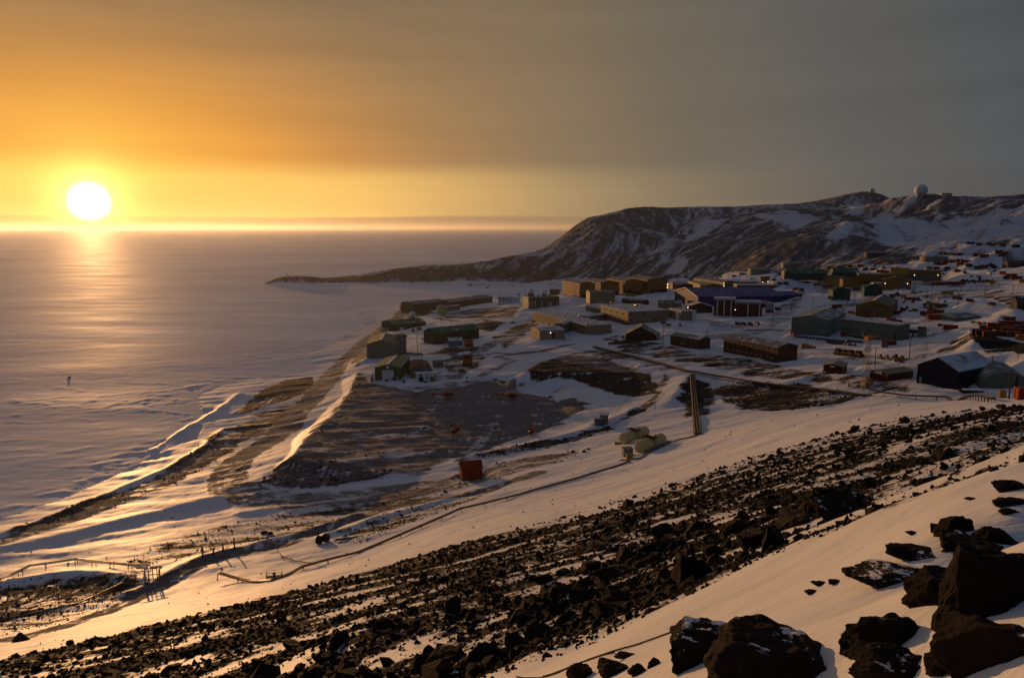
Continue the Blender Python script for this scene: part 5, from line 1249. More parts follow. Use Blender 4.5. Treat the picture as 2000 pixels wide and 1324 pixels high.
# steeple
t, b = bt('small white chapel')
MB().box(b['L'] - 1.8, b['L'] - .2, 3.5, 5.2, b['H'], b['H'] + 5.0).out('steeple', M['white'], t)
MB().lathe([(1.5, 0), (0.05, 3.6)], 4, (b['L'] - 1.0, 4.35, b['H'] + 5.0)).out('spire', M['grey'], t)
# radome cluster above the olive building
t, b = bt('olive building with tall pale windows')
for x, y, r_, zz in ((5.5, 9, 4.2, 3.2), (19, 8, 3.8, 1.8), (26, 11, 1.6, 1.2), (12.5, 6, 1.4, 1.0)):
    d = MB().lathe([(r_ * .7, 0), (r_ * .7, zz)], 12, (x, y, b['H'] + .4)).out('dome_base', M['olive'], t)
    q = MB(); q.sphere((x, y, b['H'] + .4 + zz + r_ * .35), r_ * .75, 3); q.out('dome', M['dome'], d)
# chimneys and domed vents on the laboratory roofs: px of each
for s, spots in (('long middle laboratory', [(1100, 603), (1103, 616), (1108, 611), (1127.5, 613), (1132, 616), (1141.5, 633.5), (1149, 635.5), (1159, 627), (1164, 625)]), ('lowest tan laboratory', [(1066, 631.5), (1070, 634)]),
                 ('rear laboratory pod', [(1203, 592), (1213, 590), (1217, 594)]), ('upper laboratory pod', [(1240, 596.5), (1242.5, 595)])):
    t, b = bt(s)
    for (px, py) in spots:
        ztop = b['zz'] + b['H'] + (b['rise'] if b['roof'] == 'flat' else b['rise'] * .5)
        w = at_z(px, py + 3.0, ztop)[:2]; l = ((w - b['p']) @ b['u'], (w - b['p']) @ b['v'])
        x = min(max(l[0], 1.0), b['L'] - 1.0); y = min(max(l[1], 1.0), b['D'] - 1.0); z = ztop - b['zz']
        big = py in (613, 616, 592, 590, 594)
        c = MB().lathe([(.55, -.2), (.55, 1.0)], 10, (x, y, z)).out('vent', M['bright'], t); MB().sphere((x, y, z + 1.2), .85 if not big else 1.15, 2, (1, 1, .8)).out('cowl', M['bright'], c, smooth=True)
# lamps on walls
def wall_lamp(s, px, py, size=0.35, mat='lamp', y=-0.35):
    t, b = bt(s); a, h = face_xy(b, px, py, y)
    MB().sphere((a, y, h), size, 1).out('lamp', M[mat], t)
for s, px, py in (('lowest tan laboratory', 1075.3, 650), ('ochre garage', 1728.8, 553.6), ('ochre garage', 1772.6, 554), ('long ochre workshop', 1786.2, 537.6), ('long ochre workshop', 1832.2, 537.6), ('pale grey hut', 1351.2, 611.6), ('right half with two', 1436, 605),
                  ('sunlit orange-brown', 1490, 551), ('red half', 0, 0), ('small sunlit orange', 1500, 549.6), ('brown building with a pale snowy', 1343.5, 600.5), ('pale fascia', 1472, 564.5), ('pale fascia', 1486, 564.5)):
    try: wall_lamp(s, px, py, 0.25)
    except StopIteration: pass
for px, py in ((1304.4, 555.5), (1304.4, 561.2)): 
    t, b = bt('fourth, rightmost'); MB().box(b['L'] - .9, b['L'] + .12, -0.5, .05, face_xy(b, px, py + 1.8)[1], face_xy(b, px, py - 1.8)[1]).out('glint_window', M['sunglint'], t)  # glowing panes imitate the sun's glint at the block's right edge
t, b = bt('dark olive building with a sunlit eave')
for py in (553.2, 558.4): MB().box(-.7 + .6, .6, -0.25, .05, face_xy(b, 1413.6, py + 1.6)[1], face_xy(b, 1413.6, py - 1.6)[1]).out('glint_window', M['sunglint'], t)  # sun glints put in as two small glowing panes
# crates and oddments in front of the trailer
print('buildings', round(time.time() - T0, 1))
# ---------------------------------------------------------------- utility poles
def make_pole(h, arms=1, lamp=False):
    t = empty('utility_pole', (0, 0, 0))
    MB().tube((0, 0, -0.6), (0, 0, h), 0.20, 0.13, 8).out('post', M['wood'], t)
    for k in range(arms):
        z = h - 0.5 - k * 1.3
        a = MB(); a.box(-1.3, 1.3, -.07, .07, z - .08, z + .08); ao = a.out('crossarm', M['wood'], t)
        for x in (-1.15, -.6, .6, 1.15): MB().tube((x, 0, z + .08), (x, 0, z + .32), .06, n=5).out('insulator', M['grey'], ao)
    return t
POLES = [((876.4, 558), 548, 'far pole on the ice track beyond the shore warehouse'), ((927.2, 561), 546, 'pole by the red hut on the far side of the bay'), ((978.4, 579), 563, 'pole rising behind the chapel roof'), ((1025.5, 580), 563, 'left pole of the pair left of the domes'),
  ((1031, 580), 563, 'right pole of the pair left of the domes'), ((998.2, 605), 576.5, 'pole in front of the chapel'), ((1002.9, 632.6), 608, 'pole at the bend of the gravel track below the chapel'), ((881.5, 632), 614, 'pole between the cream tank and the long green warehouse'), ((862.6, 640.7), 622, 'pole just right of the short green warehouse'),
  ((745.7, 651), 630.5, 'pole on the shore road left of the short green warehouse'), ((734.7, 660), 651, 'short pole at the back left corner of the tall grey building'), ((815.3, 694), 622, 'tallest pole near the apron, behind the brown arched hangar'), ((737, 702), 669, 'pole before the front wall of the tall grey building'), ((798.3, 717), 694, 'pole with a crossarm between the green and brown hangars'), ((796.7, 739), 716, 'pole at the right front corner of the green hangar'),
  ((1123, 579), 559, 'pole in front of the first dormitory wall'), ((1074.5, 563), 552, 'thin pole behind the ochre hut and domes'), ((1223.4, 578.5), 567, 'pole in the gap below the third dormitory'), ((1263.5, 602), 570, 'pole behind the roof of the upper laboratory pod'), ((1306.6, 583), 547, 'pole at the right end of the dormitory row'), ((1294.8, 671), 634.6, 'pole between the chalet and the smaller lodge'), ((1351.3, 630.5), 610, 'pole before the pale grey hut'),
  ((1407.8, 580), 569, 'pole standing against the blue roof, left one'), ((1516.6, 677), 664, 'pole behind the near end of the long brown lodge'), ((1509.4, 627), 596, 'pole at the right end of the railed deck'), ((1546, 606), 581.5, 'pole left of the two by the blue wing'), ((1551, 599.6), 572.4, 'pole right of the two by the blue wing'), ((1561, 574), 554, 'pole at the end wall of the pale fascia building'), ((1587.3, 605), 581.5, 'lone pole in the middle of the main road'),
  ((1606.3, 576), 549, 'tall pole beside the orange supply rows'), ((1610.3, 573), 550, 'shorter pole just right of the tall one by the orange supply rows'), ((1590, 564), 534, 'pole in front of the long green roofed warehouse'), ((1600, 556), 545, 'small pole between the two green roofed warehouses'), ((1568, 578), 560, 'pole at the road corner beyond the blue wing'), ((1513, 534), 514, 'far pole between the two storage tanks'),
  ((1666.5, 617), 556, 'very tall pole at the left corner of the ochre barn'), ((1655, 594), 569, 'pole between the dark green twins'), ((1756.8, 620.6), 586, 'pole right of the ochre barn, among red containers'), ((1744.5, 600), 583.5, 'pole behind the right eave of the ochre barn'), ((1785, 572), 552, 'pole right of the ochre garage'), ((1816.3, 613), 550, 'tall pole rising from the pair of long red containers'), ((1809.6, 590), 567.4, 'pole left of the scrap heap'),
  ((1870.8, 602), 569.3, 'pole on the left skirt of the sunlit mound'), ((1876, 571), 552, 'pole beside the row of red tankers'), ((1923, 581), 557, 'pole at the top of the sunlit mound'), ((1977, 581), 555, 'pole behind the sunlit mound, nearest the right edge'), ((1909.8, 522), 506.6, 'far pole above the red sheds'), ((1858.5, 520), 507, 'far pole right of the brown storage tank'), ((1753, 525.6), 517, 'far pole behind the yellow block'), ((1775.8, 699), 656.7, 'tall pole by the loaders, standing in a snow heap'), ((1708.4, 716), 677.4, 'dark leaning pole right of the lattice mast'),
  ((1970.3, 779), 725.8, 'brown pole in front of the pale arched hangar'), ((1988, 701), 690, 'pole top showing behind the arched hangar'), ((1938, 707), 699, 'dark stub of a pole left of the arched hangar'), ((1380.4, 657), 647, 'short pole behind the smaller lodge')]
for k, (b0, ty, lab) in enumerate(POLES):
    g = hit(*b0); h = CAM_Z - tan_dep(b0[0], ty) * math.hypot(g[0], g[1]) - g[2]
    o = make_pole(max(h, 3.0), 1 if h < 13 else 2); o.location = g; o.rotation_euler = (0, 0, random.uniform(-.5, .5)); tag(o, ' '.join(lab.split()[:16]), 'utility pole', 'utility poles')
# sagging wires between some poles
def top_of(k):
    b0, ty, _ = POLES[k]; g = hit(*b0); return np.array([g[0], g[1], CAM_Z - tan_dep(b0[0], ty) * math.hypot(g[0], g[1]) - 0.2])
for a, b_, lab in ((20, 54, 'wire from the chalet pole to the smaller lodge'), (28, 29, 'wire across the main road'), (35, 36, 'wire beside the ochre barn'), (42, 44, 'wire over the sunlit mound'), (40, 41, 'wire near the scrap heap'), (49, 50, 'wire past the loaders'), (12, 14, 'wire past the green hangar')):
    A, B_ = top_of(a), top_of(b_); n = 10
    pts = [A + (B_ - A) * (k / n) - np.array([0, 0, 4 * (k / n) * (1 - k / n) * 0.9]) for k in range(n + 1)]
    tag(MB().path([tuple(p) for p in pts], 0.03, 4).out('power_line', M['black']), lab, 'power line', 'overhead wires')

# ---------------------------------------------------------------- shipping containers, crates
_cont = {}
def make_container(mat, L=6.1, W=2.44, H=2.6):
    key = (mat, L)
    if key in _cont: return copy_tree(_cont[key])
    t = empty('shipping_container', (0, 0, 0))
    b = MB(); b.box(-L / 2, L / 2, -W / 2, W / 2, 0, H)
    n = int(L / .35)
    for k in range(n):
        x = -L / 2 + .2 + k * (L - .4) / (n - 1); b.box(x - .06, x + .06, -W / 2 - .04, -W / 2, .2, H - .2); b.box(x - .06, x + .06, W / 2, W / 2 + .04, .2, H - .2)
    b.out('body', M[mat], t)
    for sx in (-1, 1):
        d = MB(); d.box(sx * L / 2 - .03, sx * L / 2 + .03, -W / 2 + .1, -.03, .15, H - .15); d.out('door', M[mat], t)
        d = MB(); d.box(sx * L / 2 - .03, sx * L / 2 + .03, .03, W / 2 - .1, .15, H - .15); dd = d.out('door', M[mat], t)
        MB().tube((sx * (L / 2 + .06), .2, .2), (sx * (L / 2 + .06), .2, H - .2), .04, n=5).out('lock_rod', M['steel'], dd)
    _cont[key] = t; return t
CONT = [  # px, py (base centre), colour, length m, heading deg, lift m, label, z override
    (915.5, 677.5, 'orange', 6, 6, 2.6, 'orange container stacked on a rust one beside the blue-grey hut'), (916, 677.5, 'cbrown', 6, 8, 0, 'rust container under the orange one beside the blue-grey hut'),
    (913, 716, 'cbrown', 6, 2, 0, 'lowest rust container of the stack right of the trailer'), (913.5, 716, 'orange', 6, 0, 2.6, 'middle orange container of the stack right of the trailer'), (913, 716, 'cbrown', 6, 3, 5.2, 'top rust container of the stack right of the trailer'),
    (902, 728, 'cgreen', 3.6, 5, 0, 'bright green box below the stack of rust containers'), (833, 741, 'cblue', 3, 0, 0, 'dark blue crate at the front of the white trailer'), (823, 745, 'cblue', 2.4, 0, 0, 'low dark crate at the left front of the white trailer'), (845, 744.5, 'cgreen', 2.4, 0, 0, 'low green crate at the right front of the white trailer'),
    (806, 738, 'cbrown', 3, 10, 0, 'rust box between the brown arched hangar and the trailer'), (762, 646, 'cbrown', 4, 60, 0, 'rust container at the left end of the short green warehouse'), (819, 645, 'orange', 4, 20, 0, 'orange box in front of the short green warehouse'), (807, 648, 'mustard', 3, 0, 0, 'yellow crate in front of the short green warehouse'), (783.5, 602, 'orange', 3.5, 0, 0, 'orange hut on the shore left of the olive warehouse'),
    (1390, 637, 'white', 3.4, 15, 0, 'left white box container below the dark red building'), (1400, 637, 'white', 3.4, 15, 0, 'middle white box container below the dark red building'), (1413, 640, 'white', 3.8, 15, 0, 'right white box container below the dark red building'),
    (1740, 629, 'cred', 6, 2, 0, 'nearest red container right of the ochre barn'), (1748, 632, 'cred', 8, 0, 0, 'widest red container at the corner of the sage wing'), (1752, 614, 'cred', 6, 10, 0, 'red container behind the widest one'), (1741, 608, 'cbrown', 6, 20, 0, 'rust container behind the ochre barn corner'), (1764, 608, 'cred', 4, -20, 0, 'small red container at the track right of the barn'),
    (1827, 624, 'cred', 9, 0, 0, 'front one of the pair of long red containers in the open snow'), (1811, 616, 'cred', 9, -50, 0, 'angled one of the pair of long red containers in the open snow'), (1819, 609, 'orange', 5, 0, 0, 'orange container behind the pair of long red ones'), (1833, 613, 'cred', 6, -15, 0, 'red container between the orange one and the sage building'),
    (1855.5, 643.5, 'cred', 7.5, 0, 0, 'single red container below the low wall'), (1735, 674, 'cred', 7.5, 0, 0, 'red shed container at the foot of the sage wing'), (1727, 678, 'bluegrey', 3, 0, 0, 'grey cabin standing in front of the red shed container'), (1996, 664, 'orange', 5, 10, 0, 'bright orange container at the end of the supply yard bank'),
    (1907, 652, 'cblue', 5, 10, 0, 'dark blue container at the left end of the supply yard'), (1918, 655, 'cbrown', 6, 0, 0, None), (1932, 657, 'cbrown', 6, 5, 0, None), (1948, 656, 'cbrown', 6, -5, 0, None), (1964, 657, 'cbrown', 6, 0, 0, None), (1980, 658, 'cbrown', 6, 0, 0, None),
    (1925, 645, 'cred', 6, 0, 0, None), (1945, 640, 'cred', 6, 10, 0, None), (1960, 636, 'cred', 6, 0, 0, None), (1978, 646, 'cred', 6, 0, 0, None), (1992, 644, 'cblue', 6, 0, 0, None), (1952, 646, 'cbrown', 6, 0, 0, None), (1985, 636, 'cred', 6, 0, 0, None), (1999, 652, 'cred', 6, 0, 0, None), (1970, 628, 'cbrown', 6, 0, 0, None), (1940, 650, 'cred', 6, 0, 2.6, None), (1968, 650, 'cred', 6, 0, 0, None),
    (1614, 561, 'orange', 8, 0, 0, 'orange supply row behind the tall poles, left'), (1596, 558, 'orange', 6, 0, 0, 'orange supply row left of the snow heap'), (1553, 567, 'orange', 5.5, 0, 0, 'orange container at the end of the pale fascia building'), (1565, 568.5, 'dgreen', 4, 0, 0, 'green container right of the orange one by the fascia building'), (1672, 567, 'cred', 6, 0, 0, 'red container between the dark green twins'), (1655, 570, 'cbrown', 5, 0, 0, 'rust container behind the left dark green building'),
    (1680, 555, 'cred', 7, 0, 0, None), (1694, 555, 'cred', 7, 0, 0, None), (1725, 533, 'cred', 6, 0, 0, None), (1733, 534, 'cred', 6, 0, 0, None), (1718, 532, 'cbrown', 6, 0, 0, None), (1620, 525, 'cbrown', 6, 0, 0, None), (1640, 524, 'cred', 6, 0, 0, None), (1660, 523, 'cbrown', 6, 0, 0, None), (1680, 521, 'cred', 6, 0, 0, None),
    (1670, 530, 'cbrown', 6, 0, 0, None), (1690, 528, 'cred', 6, 10, 0, None), (1706, 528, 'cbrown', 6, 0, 0, None), (1848, 514, 'cred', 7, 0, 0, None), (1860, 513, 'cred', 7, 0, 0, None), (1873, 511, 'cred', 7, 10, 0, None), (1884, 513, 'cred', 7, 0, 0, None), (1830, 517, 'cbrown', 6, 0, 0, None), (1842, 518, 'cbrown', 6, 0, 0, None), (1875, 518, 'cbrown', 6, 0, 0, None), (1892, 520, 'cbrown', 6, 0, 0, None),
    (1922, 523, 'cred', 7, 0, 0, None), (1935, 521, 'cbrown', 6, 0, 0, None), (1940, 524, 'cblue', 6, 0, 0, None), (1909, 526, 'cblue', 5, 0, 0, None), (1850, 527, 'cblue', 5, 0, 0, None), (1870, 532, 'cbrown', 5, 0, 0, None), (1815, 526, 'cbrown', 5, 0, 0, None), (1829, 527, 'cred', 5, 0, 0, None), (1970, 545, 'cbrown', 8, 0, 0, None), (1985, 546, 'cbrown', 8, 0, 0, None), (1998, 552, 'mustard', 6, 0, 0, 'yellow container at the right edge above the rust supply lines'),
    (1958, 536, 'orange', 5, 0, 0, 'orange-brown box before the dark red shed'), (1975, 541, 'cred', 8, 0, 0, None), (1850, 498, 'olive', 8, 0, 0, None), (1862, 499, 'olive', 8, 0, 0, None), (1876, 499, 'cbrown', 7, 0, 0, None), (1840, 497, 'cbrown', 6, 0, 0, None), (1905, 501, 'cred', 5, 0, 0, None), (1918, 503, 'cred', 5, 0, 0, None), (1925, 502, 'cbrown', 5, 0, 0, None),
    (1895, 477, 'cblue', 8, 0, 0, None), (1912, 479, 'cbrown', 6, 0, 0, None), (1936, 480, 'cbrown', 8, 0, 0, None), (1958, 481, 'cbrown', 6, 0, 0, None), (1984, 483, 'cblue', 7, 0, 0, None), (1950, 495, 'cred', 6, 0, 0, None), (1960, 498, 'cred', 6, 0, 0, None), (1320, 541, 'cred', 5, 0, 0, None), (1340, 543, 'cred', 6, 0, 0, None), (1360, 545, 'cred', 6, 0, 0, None), (1306, 545, 'cred', 4, 0, 0, None),
    (1434, 541, 'cred', 6, 0, 0, None), (1450, 537, 'cred', 8, 0, 0, 'long red container left of the first storage tank'), (1535, 556, 'cbrown', 5, 0, 0, None), (1523, 556, 'cbrown', 5, 0, 0, None), (1998, 780, 'cred', 3, 10, 0, 'red box cut by the right edge below the arched hangar'), (1697, 752, 'orange', 2.4, 5, 0, 'small orange cabin at the foot of the lattice mast'), (1957, 776, 'mustard', 2.0, 0, 0, 'mustard yellow cabinet beside the brown pole'),
    (918, 558.5, 'red', 6, 5, 0, 'red hut on the far side of the bay'), (952, 563, 'orange', 4, 0, 0, 'small orange hut on the bay ice right of the red hut'), (1572, 680, 'mustard', 4.5, 0, 0, 'mustard crate behind the end of the long brown lodge')]
for k, e in enumerate(CONT):
    px, py, mt, L, hd, lift, lab = e
    L2 = round(L * 2) / 2
    o = make_container(mt, L2)
    g = hit(px, py); o.location = (g[0], g[1], land(g[0], g[1]) + lift - 0.05); o.rotation_euler = (0, 0, R(hd) - math.atan2(g[0], g[1]) * 0.6)
    tag(o, lab or {'cred': 'red shipping container among the scattered supply lines at the upper right', 'cbrown': 'rust brown shipping container among the supply lines behind the station', 'cblue': 'dark blue shipping container among the supply lines at the right', 'olive': 'olive container in the line below the far snowfield'}[mt], 'container', 'shipping containers about the station')

# ---------------------------------------------------------------- vehicles
def wheel(t, x, y, r=0.42, w=0.28):
    a = MB().tube((x, y - w / 2, r), (x, y + w / 2, r), r, n=12).out('wheel', M['black'], t)
    MB().tube((x, y - w / 2 - .02, r), (x, y + w / 2 + .02, r), r * .5, n=8).out('rim', M['grey'], a)
def make_van(mat):
    t = empty('van', (0, 0, 0))
    b = MB(); b.prism([(-2.4, .45), (2.5, .45), (2.55, 1.1), (1.7, 1.25), (1.15, 2.05), (-2.3, 2.1), (-2.45, 1.2)], -.95, .95, 'y'); b.out('body', M[mat], t)
    MB().prism([(1.28, 1.32), (1.72, 1.30), (1.20, 2.0), (1.1, 2.0)], -.85, .85, 'y').out('windscreen', M['glassf'], t)
    for s in (-1, 1):
        w = MB(); w.box(-2.0, 1.0, s * .96 - .02, s * .96 + .02, 1.35, 1.9); w.out('side_window', M['glassf'], t)
        MB().box(2.52, 2.58, s * .7 - .15, s * .7 + .15, .8, 1.0).out('headlight', M['palewin'], t)
        wheel(t, 1.6, s * .85); wheel(t, -1.6, s * .85)
    MB().box(-2.5, -2.44, -.8, .8, 1.35, 1.9).out('rear_window', M['glassf'], t)
    return t
def make_snowcat(mat):
    t = empty('snowcat', (0, 0, 0))
    MB().box(-2.2, 1.4, -1.0, 1.0, .8, 1.4).out('chassis', M[mat], t)
    c = MB(); c.prism([(-1.9, 1.4), (.7, 1.4), (.45, 2.8), (-1.8, 2.85)], -1.0, 1.0, 'y'); cb = c.out('cab', M[mat], t)
    MB().prism([(.70, 1.6), (.74, 1.6), (.52, 2.65), (.48, 2.65)], -.85, .85, 'y').out('windscreen', M['glassf'], cb)
    for s in (-1, 1):
        MB().box(-1.6, .3, s * 1.01 - .02, s * 1.01 + .02, 1.9, 2.6).out('side_window', M['glassf'], cb)
        k = MB(); k.prism([(-2.4, .35), (-2.0, 0), (1.8, 0), (2.3, .5), (1.9, .95), (-2.1, .95)], s * 1.25 - .35, s * 1.25 + .35, 'y'); k.out('track', M['black'], t)
    MB().box(.9, 2.0, -.8, .8, 1.3, 1.75).out('bonnet', M[mat], t)
    return t
def make_loader(mat):
    t = empty('loader', (0, 0, 0))
    MB().box(-2.6, .2, -.9, .9, .9, 1.9).out('engine_housing', M[mat], t)
    c = MB(); c.prism([(-.9, 1.9), (.7, 1.5), (.6, 3.2), (-.9, 3.2)], -.8, .8, 'y'); cb = c.out('cab', M[mat], t)
    MB().box(-.85, .62, -.84, .84, 2.2, 2.95).out('cab_window', M['glassf'], cb)
    for x in (-1.8, 1.3):
        for s in (-1, 1): wheel(t, x, s * 1.05, .75, .5)
    MB().box(.2, 1.9, -.35, .35, .8, 1.4).out('front_frame', M[mat], t)
    a = MB(); [a.prism([(.6, 1.5), (2.9, .7), (3.0, .95), (.7, 1.85)], s * .5 - .1, s * .5 + .1, 'y') for s in (-1,)]; a.out('lift_arm', M[mat], t)
    MB().prism([(.6, 1.5), (2.9, .7), (3.0, .95), (.7, 1.85)], .4, .6, 'y').out('lift_arm', M[mat], t)
    MB().prism([(2.8, .15), (3.9, .1), (3.4, .35), (3.1, 1.2), (2.85, 1.1)], -1.25, 1.25, 'y').out('bucket', M['steel'], t)
    return t
def make_truck(mat):
    t = empty('truck', (0, 0, 0))
    MB().box(-5.0, 3.4, -.5, .5, .7, 1.0).out('chassis', M['black'], t)
    c = MB(); c.prism([(1.6, 1.0), (3.6, 1.0), (3.6, 1.9), (3.2, 2.8), (1.6, 2.8)], -1.15, 1.15, 'y'); cb = c.out('cab', M[mat], t)
    MB().prism([(3.62, 1.95), (3.66, 1.95), (3.3, 2.65), (3.24, 2.65)], -1.0, 1.0, 'y').out('windscreen', M['glassf'], cb)
    k = MB(); k.tube((-5.0, 0, 2.0), (1.4, 0, 2.0), 1.05, n=16); k.out('tank', M[mat], t)
    for x in (-4.0, -2.9, 2.6):
        for s in (-1, 1): wheel(t, x, s * 1.0, .5, .35)
    return t
def make_snowmobile():
    t = empty('snowmobile', (0, 0, 0))
    MB().prism([(-1.1, .25), (.9, .25), (1.35, .5), (.7, .95), (.25, .9), (.1, .65), (-1.1, .6)], -.3, .3, 'y').out('body', M['black'], t)
    MB().prism([(-1.3, .1), (-1.0, 0), (.2, 0), (.3, .3), (-1.2, .35)], -.22, .22, 'y').out('track', M['black'], t)
    MB().prism([(-.9, .6), (.1, .65), (.1, .82), (-.9, .8)], -.2, .2, 'y').out('seat', M['sledsnow'], t)
    MB().prism([(.45, .85), (.6, .85), (.45, 1.3), (.38, 1.3)], -.28, .28, 'y').out('windshield', M['glassf'], t)
    for s in (-1, 1): MB().box(.5, 1.6, s * .45 - .06, s * .45 + .06, 0, .08).out('ski', M['steel'], t)
    return t
PROTO = {}
def place(kind, mat, px, py, hd, lab, cat, grp, sc=1.0):
    key = (kind, mat)
    if key not in PROTO:
        o = {'van': lambda: make_van(mat), 'snowcat': lambda: make_snowcat(mat), 'loader': lambda: make_loader(mat), 'truck': lambda: make_truck(mat), 'snowmobile': make_snowmobile}[kind](); PROTO[key] = o
    else: o = copy_tree(PROTO[key])
    set_at(o, px, py, R(hd)); o.scale = (sc, sc, sc)
    return tag(o, lab, cat, grp)
for k, x in enumerate((1441, 1452.6, 1465.3, 1478.9)): place('van', 'red', x, (635, 635.8, 636, 635)[k], -80, ['leftmost', 'second', 'third', 'rightmost'][k] + ' of the four red vans parked below the dark red building', 'van', 'red vans below the dark red building', 1.05)
place('van', 'red', 1503, 611, 10, 'red vehicle parked before the white porch', 'van', None, 1.2); place('van', 'black', 1519.5, 606.5, -75, 'dark vehicle alone on the road right of the porch', 'van', None, 1.15)
for k, x in enumerate((1638.5, 1652, 1663.5, 1679)): place('snowcat', 'maroon', x, (692.5, 694.5, 695.5, 697.5)[k], -70, ['leftmost', 'second', 'third', 'rightmost'][k] + ' dark red tracked vehicle in the row above the red hut', 'tracked vehicle', 'dark red tracked vehicles', 1.12)
for k, (x, y) in enumerate(((1719.5, 701), (1732.5, 702), (1750, 701), (1762, 704), (1756, 707.5))): place('loader', 'orange' if k != 2 else 'cbrown', x, y, -95 + 9 * k, ['leftmost small orange loader of the five', 'second small orange loader from the left', 'rust brown loader in the middle of the five', 'rearmost orange loader beside the tall pole', 'orange loader parked in front of the others'][k], 'loader', 'loaders parked by the tall pole', .72)
place('truck', 'orange', 1588, 680.5, -60, 'small orange vehicle right of the mustard crate', 'truck', None, .45)
place('truck', 'red', 1550, 657, 80, 'small dark truck at the left corner of the sage block', 'truck', None, .6); place('snowcat', 'red', 1692, 661.5, -80, 'red tracked vehicle at the sage wing behind the orange mast top', 'tracked vehicle', None, 1.1); place('van', 'red', 1650, 657, 10, 'low red car at the foot of the sage wing', 'car', None, 1.0)
for k in range(6): place('truck', 'red', 1829 + 9.5 * k, 557.5 - .15 * k, 12, 'red tanker truck in the long row below the workshop', 'truck', 'row of red tankers', 1.0)
place('truck', 'orange', 1812, 551, 8, 'orange-red truck just left of the tanker row', 'truck', None, 1.0)
for k, (x, y, kd, mt, lab) in enumerate(((1880, 552, 'loader', 'black', 'dark loader at the right end of the tanker row'), (1888, 552, 'loader', 'black', 'second dark loader right of the tanker row'), (1902, 551.5, 'van', 'black', 'small dark vehicle right of the dark loaders'), (1914, 551.5, 'van', 'cbrown', 'brown vehicle further right of the dark loaders'), (1937, 552, 'loader', 'mustard', 'yellow loader below the dark red shed'), (1925, 553, 'truck', 'cbrown', 'brown flat truck left of the yellow loader'),
    (1753, 578, 'loader', 'cbrown', 'dark machine behind the ochre barn'), (1783, 574, 'loader', 'cbrown', 'tall machine with raised arm right of the barn'), (1742, 581, 'snowcat', 'cbrown', 'brown tracked machine right of the dark green building'), (1775, 588, 'truck', 'cbrown', 'rust flatbed truck behind the barn'), (1793, 588, 'loader', 'cbrown', 'loader with a lit lamp beside the rust flatbed'),
    (1822, 598, 'truck', 'mustard', 'yellow-brown truck in the scrap heap'), (1841, 601, 'truck', 'cbrown', 'rust truck at the right end of the scrap heap'), (1812, 596, 'loader', 'mustard', 'mustard machine at the left end of the scrap heap'), (1852, 576, 'truck', 'mustard', 'long low yellow truck in the open yard'), (1868, 586, 'truck', 'black', 'dark sled on stands in the yard'), (1636, 602, 'truck', 'maroon', 'dark red truck behind the sage block'), (1628, 604, 'van', 'maroon', 'dark red car behind the sage block'),
    (1663, 613, 'van', 'orange', 'orange vehicle at the left corner of the barn'), (1699, 619.5, 'truck', 'red', 'red truck parked under the barn front'), (1777, 546, 'van', 'cbrown', 'brown vehicle under the left workshop lamp'), (1745, 561, 'van', 'maroon', 'dark red vehicle left of the blue garage door'), (1895, 590, 'van', 'black', 'dark vehicle between the poles behind the sunlit mound'), (1936, 597, 'van', 'black', 'small dark object on the sunlit face of the mound'),
    (1846, 530, 'van', 'cbrown', 'brown vehicle behind the workshop, left'), (1867, 531, 'loader', 'cbrown', 'brown loader behind the workshop, right'), (1700, 541, 'loader', 'black', 'dark machine with a lamp behind the flat ochre wing'), (1538, 544.5, 'loader', 'cbrown', 'rust loader at the left end of the green warehouse'), (1512, 549, 'loader', 'black', 'dark loader right of the sunlit orange-brown building'), (1500, 533.5, 'van', 'cred', 'small red vehicle under the storage tank'))):
    place(kd, mt, x, y, [20, 160, -60, 100][k % 4], lab, {'loader': 'loader', 'van': 'vehicle', 'truck': 'truck', 'snowcat': 'tracked vehicle'}[kd], None, .95)
sm = []
for k in range(17): sm.append((1553 + k * 5.9, 658.6 + k * .62))
for k in range(9): sm.append((1614.5 + k * 5.6, 666.6 + k * .75))
for k in range(9): sm.append((1617 + k * 5.6, 670.8 + k * .6))
for k in range(7): sm.append((1656 + k * 4.4, 667.5 + k * .45))
sm += [(1656, 675), (1669, 675.5)]
for x, y in sm: place('snowmobile', 'black', x, y, random.uniform(-100, -80), 'black snowmobile with a snow-covered seat in the rows before the sage block', 'snowmobile', 'rows of snowmobiles', 1.15)
o = place('snowcat', 'cbrown', 135, 738, 200, 'lone tracked vehicle far out on the sea ice', 'tracked vehicle', None, .45)
for k, (x, y, lab) in enumerate(((1403, 592.5, 'person walking below the blue building gable'), )): pass

# ---------------------------------------------------------------- storage tanks
def vtank(px0, px1, pb, pt, lab, mat='sageroof'):
    g = hit((px0 + px1) / 2, pb); r = math.hypot(g[0], g[1]); rad = (px1 - px0) / 2 * r / 1420; h = CAM_Z - tan_dep((px0 + px1) / 2, pt) * r - g[2]
    t = empty('storage_tank', (g[0] + math.sin(math.atan2(g[0], g[1])) * rad, g[1] + math.cos(math.atan2(g[0], g[1])) * rad, land(g[0], g[1])), 0, lab, 'storage tank', 'storage tanks')
    h *= 1.05
    MB().lathe([(rad, -3), (rad, h), (rad * 1.01, h), (rad * 1.01, h + .3)], 40).out('shell', M[mat], t)
    MB().lathe([(rad * 1.0, h + .31), (rad * .5, h + .9), (.2, h + 1.2)], 40).out('roof', M['greyroof'], t)
    q = MB(); [q.box(rad * math.cos(a) - .2, rad * math.cos(a) + .2, rad * math.sin(a) - .2, rad * math.sin(a) + .2, h * .1, h + .3) for a in (-1.9,)]; q.out('ladder', M['steel'], t)
